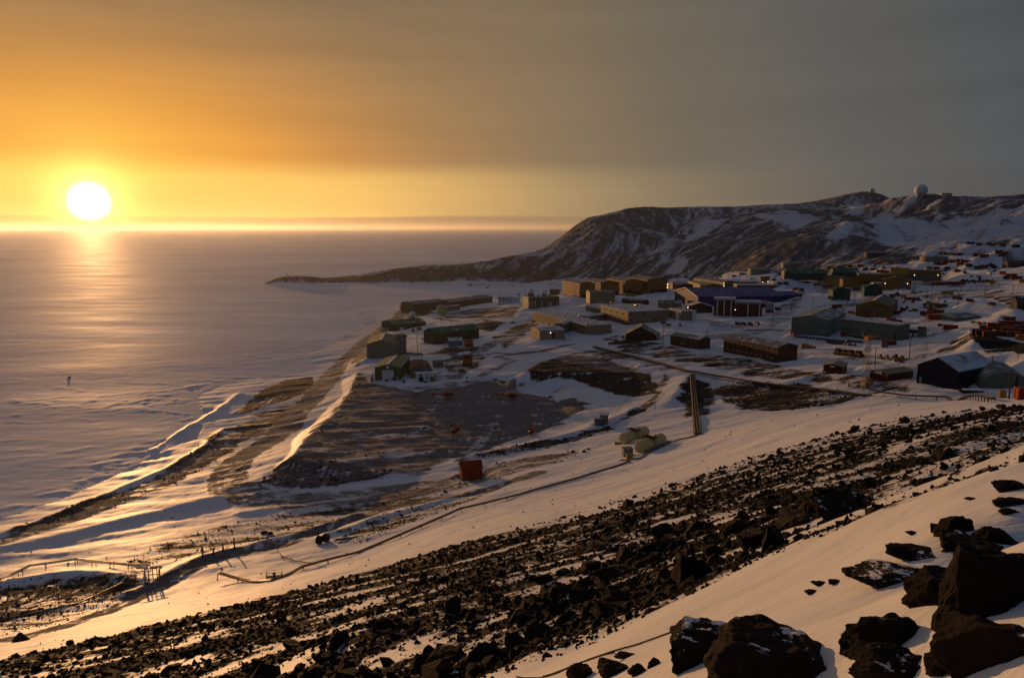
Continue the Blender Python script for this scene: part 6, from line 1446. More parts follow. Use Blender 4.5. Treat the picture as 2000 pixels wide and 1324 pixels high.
vtank(1462, 1503, 537, 527.2, 'grey-green storage tank nearest the station'); vtank(1527, 1563, 523.5, 515.5, 'grey-green storage tank higher up to the right'); vtank(1802, 1845, 512, 502.8, 'brown-grey storage tank behind the workshop', 'taupe'); vtank(1690, 1728, 503.5, 494.6, 'dark storage tank on the slope behind the yellow block', 'dusk'); vtank(853.5, 873, 614.5, 599.5, 'upright cream tank by the shore warehouse', 'cream')
def radome(px, pyc, rpx, r, lab, base=0.4):
    a = az_of(px, pyc); x, y = math.sin(a) * r, math.cos(a) * r; R_ = rpx * r / 1420; zc = CAM_Z - tan_dep(px, pyc) * r; zg = land(x, y)
    t = empty('radome', (x, y, zg), 0, lab, 'radome', 'radomes')
    MB().lathe([(R_ * .62, -4), (R_ * .62, max(zc - zg - R_ * .6, .5))], 24).out('base', M['grey'], t)
    MB().sphere((0, 0, zc - zg), R_, 4).out('dome', M['dome'], t)
radome(1799, 372.0, 10.3, 1449, 'large white radome on the right hill'); radome(1703, 373.2, 5.0, 1890, 'smaller grey radome on the left summit'); radome(806.5, 614.5, 6.2, 700, 'small white radome behind the short green warehouse')
g = (math.sin(az_of(1841)) * 1495, math.cos(az_of(1841)) * 1495); t = empty('hut', (g[0], g[1], land(*g)), 0, 'small ochre hut on the skyline right of the large radome', 'hut')
MB().box(-9, 9, -4, 4, -2, 5.5).out('wall', M['yellow'], t); MB().box(-9.4, 9.4, -4.4, 4.4, 5.5, 6.2).out('roof', M['grey'], t); MB().tube((3, 0, 6), (3, 0, 9), .3).out('aerial', M['steel'], t)
# cross on the point, seen as a speck
o = MB().box(-.25, .25, -.2, .2, -1, 6).box(-1.3, 1.3, -.2, .2, 3.9, 4.4).out('cross', M['wood']); p_ = (math.sin(az_of(556)) * 1398, math.cos(az_of(556)) * 1398); o.location = (p_[0], p_[1], land(*p_)); tag(o, 'small wooden cross on the tip of the point', 'cross')

# ---------------------------------------------------------------- lying yellow fuel tanks with platforms
def fuel_tank(a, b, rad, lab):
    """a, b: pixels of the axis ends on the ground"""
    A = hit(*a); B_ = hit(*b); A = np.array([A[0], A[1], 0]); B_ = np.array([B_[0], B_[1], 0]); d = B_ - A; L = float(np.linalg.norm(d)); rz = math.atan2(d[1], d[0])
    z = min(land(A[0], A[1]), land(B_[0], B_[1]))
    t = empty('fuel_tank', (A[0], A[1], z), rz, lab, 'fuel tank', 'horizontal fuel tanks')
    s = MB(); prof = [(.15, 0), (rad * .6, .12), (rad * .9, .4), (rad, .8), (rad, L - .8), (rad * .9, L - .4), (rad * .6, L - .12), (.15, L)]
    n = 28; V = []; F = []
    for (r_, x) in prof: V += [(x, r_ * math.cos(2 * math.pi * k / n), rad + .35 + r_ * math.sin(2 * math.pi * k / n)) for k in range(n)]
    for j in range(len(prof) - 1): F += [(j * n + k, j * n + (k + 1) % n, (j + 1) * n + (k + 1) % n, (j + 1) * n + k) for k in range(n)]
    F += [tuple(range(n))[::-1], tuple(range((len(prof) - 1) * n, len(prof) * n))]
    s.add(V, F); s.out('shell', M['cream'], t, smooth=False)
    for x in (L * .2, L * .8): MB().prism([(-rad * .8, -.8), (rad * .8, -.8), (rad * .7, rad * .5), (-rad * .7, rad * .5)], x - .25, x + .25, 'x').out('saddle', M['mustard'], t)
    for x in (L * .33, L * .66): MB().tube((x, 0, rad * 2 + .3), (x, 0, rad * 2 + .7), .3, n=10).out('hatch', M['cream'], t)
    q = MB(); zt = 2 * rad + .45; q.box(L * .38, L * .58, -rad * 1.1, rad * 1.1, zt, zt + .08); pl = q.out('platform', M['darkbrown'], t)
    q = MB()
    for x in (L * .38, L * .58):
        for y in (-rad * 1.1, -rad * .4, rad * .4, rad * 1.1): q.tube((x, y, zt), (x, y, zt + 1.05), .04, n=4)
        for zz in (.55, 1.05): q.tube((x, -rad * 1.1, zt + zz), (x, rad * 1.1, zt + zz), .04, n=4)
    q.out('railing', M['darkbrown'], pl)
    q = MB(); y0 = -rad * 1.1
    for dx in (0, .8): q.tube((L * .42 + dx, y0, zt), (L * .42 + dx - .6, y0 - .9, -.2), .06, n=4)
    for k in range(9): f = k / 8; q.tube((L * .42 - .6 * f, y0 - .9 * f, zt * (1 - f)), (L * .42 + .8 - .6 * f, y0 - .9 * f, zt * (1 - f)), .04, n=4)
    q.out('ladder', M['darkbrown'], t)
    return t
fuel_tank((1214, 868), (1262, 853), 2.0, 'rear pale yellow fuel tank with a railed platform'); fuel_tank((1246, 888), (1294, 866), 2.05, 'front pale yellow fuel tank with a ladder and platform')
def little_box(name, px, py, sx, sy, sz, rz, mat, lab, cat, extra=None, dz=0.0, grp=None):
    t = empty(name, (0, 0, 0), 0, lab, cat, grp); set_at(t, px, py, R(rz), dz)
    MB().box(-sx / 2, sx / 2, -sy / 2, sy / 2, -.25, sz).out('body', M[mat], t); MB().box(-sx / 2 - .1, sx / 2 + .1, -sy / 2 - .1, sy / 2 + .1, sz, sz + .12).out('lid', M['steel'], t)
    if extra: extra(t)
    return t
def xbrace(t):
    q = MB()
    for a, b in (((-1.6, 2.6), (1.6, -.2)), ((-1.6, -.2), (1.6, 2.6))): q.tube((a[0], -1.35, a[1]), (b[0], -1.35, b[1]), .08, n=4)
    q.out('brace', M['darkbrown'], t)
little_box('pump_house', 1225, 889, 3.2, 2.4, 2.5, 10, 'grey', 'grey pump house with a dark cross brace at the end of the fuel tanks', 'pump house', xbrace)
little_box('crate', 1229, 895, 2.0, 1.2, 1.4, 10, 'mustard', 'mustard yellow crate in front of the pump house', 'crate'); little_box('crate', 1208, 868, 2.6, 1.0, .7, -15, 'mustard', 'low mustard box at the left end of the rear fuel tank', 'crate'); little_box('crate', 1303, 864, 3.2, .7, .4, -8, 'mustard', 'low mustard beam at the right end of the front fuel tank', 'beam')
# orange sleds, yellow drums, markers on the apron
for k, (x, y, sx, mt, lab) in enumerate(((967, 744, 2.6, 'orange', 'rear orange box sled on the apron'), (978, 747.5, 2.2, 'orange', 'middle orange box sled on the apron'), (985, 748.5, 2.6, 'orange', 'front orange box sled on the apron'), (1016, 753, 1.1, 'mustard', 'left yellow drum on the apron'), (1021.5, 753, 1.1, 'mustard', 'right yellow drum on the apron'))):
    little_box('sled' if k < 3 else 'drum', x, y, sx, 1.4 if k < 3 else 1.0, 1.2 if k < 3 else 1.0, 5 * k, mt, lab, 'sled' if k < 3 else 'drum')
for k, (x, y, lab) in enumerate(((949, 773, 'tie-down block between the two rear helicopters'), (1075, 776.5, 'tie-down block right of the rear helicopters'), (829, 837, 'tie-down block left of the front helicopters'), (968, 838, 'tie-down block between the two front helicopters'))):
    t = little_box('tie_down_block', x, y, 2.2, 1.3, .5, 8, 'timber', lab, 'tie-down block', grp='tie-down blocks'); MB().box(-.3, .3, -.3, .3, .6, .95).out('ring_post', M['black'], t)
    MB().lathe([(2.3, -.2), (2.1, .12), (1.8, .14), (1.6, -.2)], 20).out('snow_ring', M['sledsnow'], t)
t = little_box('platform', 1130, 787, 5.6, 3.0, .35, 5, 'tan', 'flat tan pad at the right end of the apron', 'landing pad')
t = empty('marker', (0, 0, 0), 0, 'dark marker stand with a lamp head in front of the green hangar', 'marker'); set_at(t, 912, 746); MB().lathe([(1.2, -.2), (1.0, .5), (.2, .6)], 10).out('base', M['darkbrown'], t); MB().tube((0, 0, .5), (0, 0, 3.2), .14).out('post', M['black'], t); MB().box(-.5, .5, -.3, .3, 2.2, 2.9).out('head', M['black'], t)
# big wheel-like reel by the trailer
t = empty('cable_reel', (0, 0, 0), R(15), 'large open round reel standing at the right end of the white trailer', 'reel'); set_at(t, 857, 742.5, R(15))
for s in (-.7, .7):
    q = MB(); n = 20
    for k in range(n): a, b_ = 2 * math.pi * k / n, 2 * math.pi * (k + 1) / n; q.tube((2.1 * math.cos(a), s, 2.1 + 2.1 * math.sin(a)), (2.1 * math.cos(b_), s, 2.1 + 2.1 * math.sin(b_)), .12, n=5)
    for k in range(8): a = math.pi * k / 4; q.tube((0, s, 2.1), (2.1 * math.cos(a), s, 2.1 + 2.1 * math.sin(a)), .07, n=4)
    q.out('flange', M['grey'], t)
MB().tube((0, -.7, 2.1), (0, .7, 2.1), .5, n=12).out('hub', M['grey'], t)
# pair of big timber reels near the lower road
for k, (x, y, lab) in enumerate(((624, 1062, 'left of the two dark timber cable reels by the lower road'), (637, 1058, 'right of the two dark timber cable reels by the lower road'))):
    t = empty('cable_reel', (0, 0, 0), 0, lab, 'reel', 'timber cable reels'); set_at(t, x, y, R(70))
    for s in (-.45, .45): MB().tube((0, s - .06, 1.15), (0, s + .06, 1.15), 1.2, n=20).out('flange', M['darkbrown'], t)
    MB().tube((0, -.45, 1.15), (0, .45, 1.15), .75, n=16).out('drum', M['black'], t)
# planks and pallets nearby
for x, y, L, rz, lab in ((672, 1036, 4.2, 20, 'pallet ramp lying above the reels'), (655, 1034, 2.6, -30, 'small dark pallet left of the ramp'), (683, 1052, 7.5, 14, 'long dark beam lying right of the reels')):
    t = empty('pallet', (0, 0, 0), 0, lab, 'pallet'); set_at(t, x, y, R(rz)); w = .9 if L < 7 else .15
    MB().box(-L / 2, L / 2, -w, w, 0, .12 if L < 7 else .35).out('deck', M['timber'], t); MB().box(-L / 2, L / 2, -.12, .12, -.2, 0).out('runner', M['timber'], t)
# stubby posts left of the reels
for k, (x, y, h) in enumerate(((458, 1070, 3.0), (436, 1077, 2.2), (417, 1083, 1.7), (396, 1089, 1.4))):
    t = empty('bollard', (0, 0, 0), 0, ['tallest dark post on the berm, with a broad foot', 'second tallest dark post on the berm', 'third dark post on the berm', 'shortest dark post on the berm, leftmost'][k], 'post', 'posts on the berm'); set_at(t, x, y); MB().tube((0, 0, -.3), (0, 0, h), .22, n=8).out('post', M['wood'], t); MB().tube((0, 0, -.3), (0, 0, .25), .5 if k else .9, .3, n=8).out('foot', M['wood'], t)
# pointed rock in the snow at lower left
V, F = rock_shape(np.random.RandomState(3), 4, 9, .06, .5, .9); V = V * np.array([1.7, 1.2, 1.5]); V[:, :2] *= (1.15 - V[:, 2:3] * .42).clip(.08, 2); V[:, 2] *= 1.3
o = mesh_np('rock', V, F, MAT_ROCK); set_at(o, 38, 1253, 0, .5); o.scale = (.8, .8, .85); tag(o, 'lone pointed rock standing in the snow at the lower left', 'rock')

# ---------------------------------------------------------------- helicopters
def make_heli():
    t = empty('helicopter', (0, 0, 0))
    n = 14; st = [(3.4, .15, 1.25, .2), (3.1, .55, 1.3, .45), (2.4, .9, 1.45, .8), (1.4, 1.1, 1.6, 1.05), (.2, 1.12, 1.65, 1.1), (-1.0, 1.05, 1.7, 1.0), (-1.9, .7, 1.85, .72), (-2.8, .38, 2.0, .42), (-4.5, .28, 2.15, .3), (-6.8, .16, 2.35, .18)]
    V = []; F = []
    for (x, w, zc, h) in st: V += [(x, w * math.cos(2 * math.pi * k / n), zc + h * math.sin(2 * math.pi * k / n)) for k in range(n)]
    for j in range(len(st) - 1): F += [(j * n + k, j * n + (k + 1) % n, (j + 1) * n + (k + 1) % n, (j + 1) * n + k) for k in range(n)]
    F += [tuple(range(n)), tuple(range((len(st) - 1) * n, len(st) * n))]
    MB().add(V, F).out('fuselage', M['heli'], t, smooth=True)
    g = MB(); g.sphere((2.35, 0, 1.75), 1.0, 2, (1.0, .86, .62)); g.out('windscreen', M['glassf'], t, smooth=True)
    for s in (-1, 1): MB().box(-.6, 1.6, s * 1.10 - .03, s * 1.10 + .03, 1.5, 2.25).out('cabin_window', M['glassf'], t)
    MB().prism([(-1.6, 2.55), (1.0, 2.6), (.7, 3.05), (-1.2, 3.0)], -.5, .5, 'y').out('engine_cowl', M['heli'], t)
    m_ = MB().tube((0, 0, 3.0), (0, 0, 3.7), .14, n=8).out('mast', M['steel'], t)
    for s in (-1, 1):
        b = MB()
        for k in range(6):
            x0, x1 = .3 + k * 1.05, .3 + (k + 1) * 1.05
            b = MB(); b.box(min(s * x0, s * x1), max(s * x0, s * x1), -.20, .20, 3.66 - k * .03, 3.71 - k * .03)
            if k == 0: ro = b.out('rotor_blade', M['black'], t)
            else: b.out('blade_band', M['white'] if (k % 2 and s < 0) else M['black'], ro)
    MB().prism([(-7.1, 2.2), (-6.4, 2.3), (-6.9, 3.6), (-7.4, 3.6)], -.05, .05, 'y').out('tail_fin', M['heli'], t)
    MB().tube((-6.8, .15, 2.7), (-6.8, .2, 2.7), .9, n=3).out('tail_rotor', M['grey'], t)
    MB().box(-5.9, -5.3, -.95, .95, 2.2, 2.26).out('stabiliser', M['heli'], t)
    for s in (-1, 1):
        MB().path([(2.4, s * 1.15, .35), (2.1, s * 1.15, .1), (-1.8, s * 1.15, .1)], .07).out('skid', M['steel'], t)
    for x in (1.3, -1.0): MB().path([(x, -1.15, .1), (x, -.6, .9), (x, .6, .9), (x, 1.15, .1)], .06).out('cross_tube', M['steel'], t)
    return t
H0 = make_heli()
for k, (x, y, hd, lab) in enumerate(((873, 778, 28, 'rear left red helicopter on the apron'), (998, 780, 12, 'rear right red helicopter, side on, on the apron'), (891, 848, -112, 'front left red helicopter with a striped blade'), (1039, 850, -104, 'front right red helicopter with a striped blade, at the snow edge'))):
    o = H0 if k == 0 else copy_tree(H0); set_at(o, x, y, R(hd)); tag(o, lab, 'helicopter', 'red helicopters on the apron'); o.scale = (1.1, 1.1, 1.1); o.location.z += .12

# ---------------------------------------------------------------- pipelines, walkway, fences
def smooth_px(pts, step=3.0, z=None):
    W = [hit(*p) for p in pts]; out = []
    for a, b in zip(W[:-1], W[1:]):
        n = max(1, int(math.hypot(b[0] - a[0], b[1] - a[1]) / step))
        for k in range(n): out.append((a[0] + (b[0] - a[0]) * k / n, a[1] + (b[1] - a[1]) * k / n))
    out.append((W[-1][0], W[-1][1])); return out
def pipeline(pts, lab, h=1.0, r=0.14, n=2, sp=0.5, every=3, step=3.0, deck=False, mat='pipe'):
    P = smooth_px(pts, step); Z = np.array([landv(np.array([x]), np.array([y]))[0] for x, y in P])
    for _ in range(8): Z = np.convolve(np.pad(Z, 2, mode='edge'), np.ones(5) / 5, 'valid')
    Z = np.maximum(Z, np.array([land(x, y) for x, y in P]) - .3 * h)
    o0 = (P[0][0], P[0][1], float(Z[0])); t = empty('pipeline', o0, 0, lab, 'pipeline')
    nrm = []
    for k in range(len(P)):
        a = P[max(k - 1, 0)]; b = P[min(k + 1, len(P) - 1)]; d = math.hypot(b[0] - a[0], b[1] - a[1]) + 1e-9; nrm.append((-(b[1] - a[1]) / d, (b[0] - a[0]) / d))
    for j in range(n):
        off = (j - (n - 1) / 2) * sp
        MB().path([(x + nx * off - o0[0], y + ny * off - o0[1], z + h - o0[2]) for (x, y), z, (nx, ny) in zip(P, Z, nrm)], r, 7).out('pipe', M[mat], t)
    w = (n - 1) / 2 * sp + .35
    if deck:
        V_ = []; F_ = []
        for (x, y), z, (nx, ny) in zip(P, Z, nrm):
            for s_ in (-1, 1):
                for dz in (0, .12): V_.append((x + nx * w * s_ - o0[0], y + ny * w * s_ - o0[1], z + h - r - .18 + dz - o0[2]))
        for k in range(len(P) - 1): a = 4 * k; F_ += [(a, a + 4, a + 5, a + 1), (a + 2, a + 3, a + 7, a + 6), (a + 1, a + 5, a + 7, a + 3), (a, a + 2, a + 6, a + 4)]
        MB().add(V_, F_).out('walkway', M['wood'], t)
    for k in range(0, len(P), every):
        if k / every > 95: break
        (x, y), z, (nx, ny) = P[k], float(Z[k]), nrm[k]; q = MB(); X, Y, Z_ = x - o0[0], y - o0[1], z - o0[2]
        for s in (-1, 1): q.tube((X + nx * w * s, Y + ny * w * s, Z_ - .5), (X + nx * w * s, Y + ny * w * s, Z_ + h + .1), .09, n=4)
        q.tube((X - nx * w, Y - ny * w, Z_ + h - r - .06), (X + nx * w, Y + ny * w, Z_ + h - r - .06), .08, n=4)
        q.out('support', M['wood'], t)
    return t
pipeline([(1160, 679), (1200, 690), (1250, 701), (1300, 714), (1345, 728)], 'lagged twin pipeline dropping from the chalet to the junction', 1.0, .30, 3, .75, 2, deck=True)
pipeline([(1350, 729), (1420, 742), (1500, 754), (1600, 765), (1700, 774)], 'pipeline on posts from the junction toward the lattice mast', 1.2, .24, 3, .6, 2, deck=True)
pipeline([(1700, 774), (1770, 779), (1850, 782), (1940, 786)], 'dark pipeline on tall trestles crossing the snow at the right', 1.5, .16, 2, .5, 2, deck=True)
pipeline([(1352, 733), (1357, 790), (1364, 849)], 'broad double pipe run straight down the valley from the junction', .9, .34, 3, 1.0, 1, mat='pipe', deck=True)
pipeline([(1362, 851), (1330, 860), (1295, 872), (1250, 897), (1210, 908)], 'low pipe curving from the pipe run to the fuel tanks', .35, .14, 2, .5, 5)
pipeline([(1230, 902), (1160, 925), (1080, 948), (990, 975), (900, 1000), (840, 1025), (780, 1050), (700, 1080), (640, 1098), (590, 1112), (530, 1135), (430, 1137)], 'long low pipeline descending past the lower road to the valve stand', .45, .20, 2, .5, 2)
pipeline([(-60, 1145), (0, 1136), (60, 1122), (150, 1107), (290, 1110)], 'sunlit twin pipes leading to the upright expansion loop', 1.3, .22, 2, .6, 2, mat='bright')
pipeline([(290, 1140), (240, 1150), (150, 1180), (60, 1200), (-60, 1222)], 'buried looking pipe below the expansion loop', .25, .20, 1, .5, 6)
pipeline([(312, 1130), (345, 1115), (400, 1098)], 'short pipe from the loop onto the berm', .4, .2, 1, .5, 5)
pipeline([(900, 905), (990, 888), (1080, 868), (1180, 840), (1260, 800), (1300, 768)], 'thin hose line along the top of the gravel bank', .5, .08, 1, .5, 3)
# expansion loop
t = empty('pipe_loop', (0, 0, 0), 0, 'upright sunlit pipe loop with two tall legs', 'pipe loop'); set_at(t, 298, 1135, R(8))
for x in (-1.7, 1.7):
    MB().path([(x, 0, -.3), (x, 0, 3.0), (x + .6, .5, 3.4), (x - 2.0, .6, 3.4)], .24, 10).out('riser', M['bright'], t)
q = MB(); [q.tube((x, .5, -.3), (x, .5, 3.2), .12, n=5) for x in (-1.0, 0, 1.0)]; q.tube((-1.2, .5, 3.1), (1.2, .5, 3.1), .12, n=5); q.tube((-1.2, .5, 1.5), (1.2, .5, 1.5), .12, n=5); q.out('frame', M['cbrown'], t)
# valve stand and bent hose
t = empty('valve_stand', (0, 0, 0), 0, 'railed valve stand on the low pipeline', 'valve stand'); set_at(t, 536, 1131, R(10)); q = MB(); q.box(-1.8, 1.8, -.6, .6, .6, .7); [q.tube((x, y, -.3), (x, y, 1.8), .07, n=4) for x in (-1.7, 0, 1.7) for y in (-.5, .5)]; q.tube((-1.7, -.5, 1.8), (1.7, -.5, 1.8), .06, n=4); q.out('frame', M['darkbrown'], t); MB().tube((0, 0, .7), (0, 0, 1.4), .3, n=8).out('valve', M['steel'], t); MB().lathe([(.45, 0), (.45, .06)], 14, (0, 0, 1.45)).out('handwheel', M['red'], t)
P = smooth_px([(512, 1055), (530, 1062), (540, 1072), (550, 1088), (575, 1098), (620, 1102)], 1.0)
o = MB().path([(x, y, land(x, y) + .35 + 1.3 * math.exp(-((k - 5) / 4.0) ** 2)) for k, (x, y) in enumerate(P)], .14, 6).out('hose', M['pipe']); tag(o, 'bent hose curving down from the berm to the low pipeline', 'hose')
# cable on the near drift
for pts, lab in (([(1008, 1322), (1109, 1306), (1200, 1272), (1300, 1240), (1372, 1214)], 'black cable lying across the near drift'), ([(1060, 1322), (1150, 1290), (1200, 1275)], 'second thin cable lying below the first on the near drift'), ([(1960, 913), (2010, 890)], 'thin cable at the upper end of the near drift')):
    P = smooth_px(pts, .25); o = MB().path([(x, y, land(x, y) + .012) for x, y in P], .008, 5).out('cable', M['black']); tag(o, lab, 'cable', 'cables on the drift')
def fence(pts, lab, h=1.1, step=2.5, rails=1):
    P = smooth_px(pts, step); t = empty('fence', (P[0][0], P[0][1], land(*P[0])), 0, lab, 'fence'); o0 = t.location
    for (x, y) in P[:95]: MB().tube((x - o0[0], y - o0[1], land(x, y) - o0[2] - .3), (x - o0[0], y - o0[1], land(x, y) - o0[2] + h), .06, n=4).out('post', M['wood'], t)
    for k in range(rails): MB().path([(x - o0[0], y - o0[1], land(x, y) - o0[2] + h * (1 - .45 * k)) for x, y in P[:95]], .04, 4).out('rail', M['wood'], t)
fence([(1205, 806), (1190, 826)], 'short row of stakes beside the tan huts', .9, 2.0, 1); fence([(1226, 776), (1205, 806)], 'upper row of stakes above the tan huts', .9, 2.0, 1)
fence([(1294, 641), (1330, 643), (1356, 642)], 'pale fence below the upper laboratory pod', 1.6, 2.2, 2); fence([(1398, 621), (1450, 623), (1510, 626)], 'railed deck edge below the dark red building', 1.5, 2.2, 2)
fence([(925, 885), (1010, 872), (1100, 852), (1200, 825)], 'sparse line of thin marker stakes along the apron bank', 1.3, 9.0, 0)
fence([(460, 722), (500, 717), (545, 711)], 'short line of dark flags on the ice road', 1.2, 9.0, 0)
fence([(900, 555), (1000, 553), (1100, 551)], 'distant low wall of drums beyond the bay', 1.8, 4.0, 2)
# covered conveyor and its machine house, right of the sage wing
t = empty('footbridge', (0, 0, 0), 0, 'enclosed dark footbridge running right from the sage wing', 'footbridge'); A = hit(1758, 655); B_ = hit(1797, 658); d = B_ - A; L = float(np.hypot(d[0], d[1])); t.location = (A[0], A[1], A[2]); t.rotation_euler = (0, 0, math.atan2(d[1], d[0]))
MB().box(0, L, -1, 1, 2.4, 4.4).out('deck_box', M['darkbrown'], t); MB().box(-.1, L + .1, -1.1, 1.1, 4.4, 4.6).out('roof', M['snowroof'], t)
for x in np.linspace(.5, L - .5, 4): MB().box(x - .12, x + .12, -.8, .8, -1, 2.4).out('leg', M['darkbrown'], t)
t = empty('kiosk', (0, 0, 0), 0, 'sage cabin on legs at the right end of the footbridge', 'cabin'); set_at(t, 1800, 658, R(-30)); MB().box(-2.2, 2.2, -2, 2, 1.2, 5.0).out('body', M['sage'], t); MB().box(-2.4, 2.0, -2.2, 2.2, 5.0, 5.6).out('roof', M['darkbrown'], t); MB().box(-2.6, 2.6, -2.4, 2.4, .6, .8).out('deck', M['steel'], t)
for x in (-2, 2):
    for y in (-1.8, 1.8): MB().box(x - .12, x + .12, y - .12, y + .12, -.8, 1.2).out('leg', M['steel'], t)
t = empty('wall', (0, 0, 0), 0, 'long low snow-topped wall below the sage roofed building', 'wall'); A = hit(1832, 637); B_ = hit(1914, 630); d = B_ - A; L = float(np.hypot(d[0], d[1])); t.location = A; t.rotation_euler = (0, 0, math.atan2(d[1], d[0])); MB().box(0, L, -.5, .5, -1.5, 1.5).out('body', M['darkbrown'], t); MB().box(-.1, L + .1, -.6, .6, 1.5, 1.7).out('cap', M['snowroof'], t)
# pipe bridge in the dark red yard by the grey building
t = empty('footbridge', (0, 0, 0), 0, 'mustard boarded ramp from the tall grey building to the bank', 'ramp'); A = hit(776, 698); B_ = hit(826, 694); d = B_ - A; L = float(np.hypot(d[0], d[1])); t.location = A; t.rotation_euler = (0, 0, math.atan2(d[1], d[0])); MB().box(0, L, -1.2, 1.2, 2.6, 3.0).out('deck', M['olive'], t); MB().box(0, L, -1.3, -1.2, 3.0, 3.9).out('parapet', M['olive'], t); [MB().box(x - .2, x + .2, -1, 1, -1, 2.6).out('leg', M['darkbrown'], t) for x in np.linspace(.5, L - .5, 4)]
# ---------------------------------------------------------------- lattice mast with two dishes
g = hit(1690, 752); r = math.hypot(g[0], g[1]); top = CAM_Z - tan_dep(1690, 655) * r - g[2]
t = empty('lattice_mast', (g[0], g[1], g[2]), R(10), 'tall lattice mast with two round white dishes and an orange top', 'mast'); hw = 1.0
for sx in (-1, 1):
    for sy in (-1, 1): MB().tube((sx * hw, sy * hw, -.5), (sx * hw * .7, sy * hw * .7, top), .09, n=5).out('leg', M['cream'] if sx < 0 else M['orange'], t)
n = int(top / 1.5); zf = lambda z: hw * (1 - .3 * z / top)
for part, sg in (('brace', 1), ('brace', -1)):
    q = MB()
    for k in range(n):
        z0, z1 = k * top / n, (k + 1) * top / n; a, b_ = zf(z0), zf(z1)
        for (x0, y0, x1, y1) in ((-1, -1, 1, -1), (1, -1, 1, 1), (1, 1, -1, 1), (-1, 1, -1, -1)):
            if sg > 0: q.tube((x0 * a, y0 * a, z0), (x1 * b_, y1 * b_, z1), .04, n=3)
            else: q.tube((x1 * a, y1 * a, z0), (x0 * b_, y0 * b_, z1), .04, n=3)
    q.out(part, M['cream'], t)
q = MB(); q.box(-1.8, 1.8, -1.8, 1.8, top - .6, top - .4); [q.tube((x, y, top - .5), (x, y, top + .8), .07, n=4) for x in (-1.7, 1.7) for y in (-1.7, 1.7)]; q.box(-1.2, 1.2, -1.2, 1.2, top - 1.8, top - .6); q.out('top_platform', M['orange'], t)
for py, px, rr in ((680, 1692, 6.0), (727, 1688.5, 6.6)):
    z = CAM_Z - tan_dep(px, py) * r - g[2]; rad = rr * r / 1420
    dsh = MB().lathe([(rad, -.5), (rad, .5), (rad * .9, .62), (rad * .5, .75), (.05, .8)], 24).out('dish', M['dome'], t); dsh.rotation_euler = (R(90), 0, R(-35)); dsh.location = (-1.3, -1.5, z)
t2 = empty('mast_base', (0, 0, 0), 0, 'orange and white guy anchor cabin below the mast', 'cabin'); set_at(t2, 1690, 757, R(20)); MB().box(-1.6, 1.6, -1.2, 1.2, -.3, 2.6).out('body', M['cream'], t2); MB().box(-.5, .5, -1.5, -1.2, -.3, 2.2).out('panel', M['orange'], t2)
t = empty('warning_cone', (0, 0, 0), 0, 'small orange cone shaped marker left of the mast', 'marker'); set_at(t, 1657.5, 754.5); MB().lathe([(.6, -.1), (.5, .1), (.12, 2.0)], 10).out('cone', M['orange'], t)
# windsock frame and clutter beside the orange shelter
t = empty('aerial_frame', (0, 0, 0), 0, 'low dark frame with aerials behind the orange shelter', 'frame'); set_at(t, 908, 905, R(5)); q = MB(); [q.tube((x, 0, -.3), (x, 0, h), .07, n=4) for x, h in ((-1.8, 1.6), (-.6, 3.2), (.5, 3.6), (1.6, 2.0))]; q.tube((-1.9, 0, 1.4), (1.9, 0, 1.4), .06, n=4); q.tube((-1.2, 0, 2.8), (1.2, 0, 2.8), .05, n=4); q.out('frame', M['darkbrown'], t); MB().box(-1.6, 1.6, .3, 1.5, -.2, .7).out('bin', M['tan'], t)
t, b = bt('bright orange-red ridge tent'); MB().box(b['L'] * .5 - .06, b['L'] * .5 + .06, -.06, 0, 0, b['H']).out('seam', M['maroon'], t)
# flat boat-like sled under snow at the right
t = empty('barge', (0, 0, 0), 0, 'dark wooden hull half filled with snow before the arched hangar', 'hull'); set_at(t, 1895, 766, R(-8)); MB().prism([(-4.2, .9), (-3.2, -.2), (3.0, -.2), (4.4, .7), (3.8, .9)], -1.4, 1.4, 'y').out('hull', M['darkbrown'], t); MB().box(-2.5, 3.9, -1.2, 1.2, .9, 1.15).out('snow_load', M['sledsnow'], t)
t = empty('trailer', (0, 0, 0), 0, 'dark flat trailer standing alone on the snow below the supply bank', 'trailer'); set_at(t, 1934, 689, R(5)); MB().box(-2.6, 2.6, -1, 1, .5, 1.0).out('deck', M['darkbrown'], t); MB().tube((0, 0, 1), (0, 0, 3.4), .05, n=4).out('pole', M['wood'], t); [wheel(t, x, y, .4) for x in (-1.6, 1.6) for y in (-.9, .9)]
# stone and timber litter in front of the chalet
t = empty('timber_rack', (0, 0, 0), 0, 'jumble of timber frames on the snow left of the chalet', 'timber rack'); set_at(t, 1196, 660, R(10)); q = MB(); [q.box(x, x + 2.4, -1 + .5 * k, -.6 + .5 * k, .2 * k, .3 + .35 * k) for k, x in enumerate((-4, -2, .5, 2))]; q.tube((-4, 0, 0), (-4, 0, 3), .12, n=4).tube((4.5, 0, 0), (4.5, 0, 3.4), .12, n=4); q.out('frame', M['timber'], t)
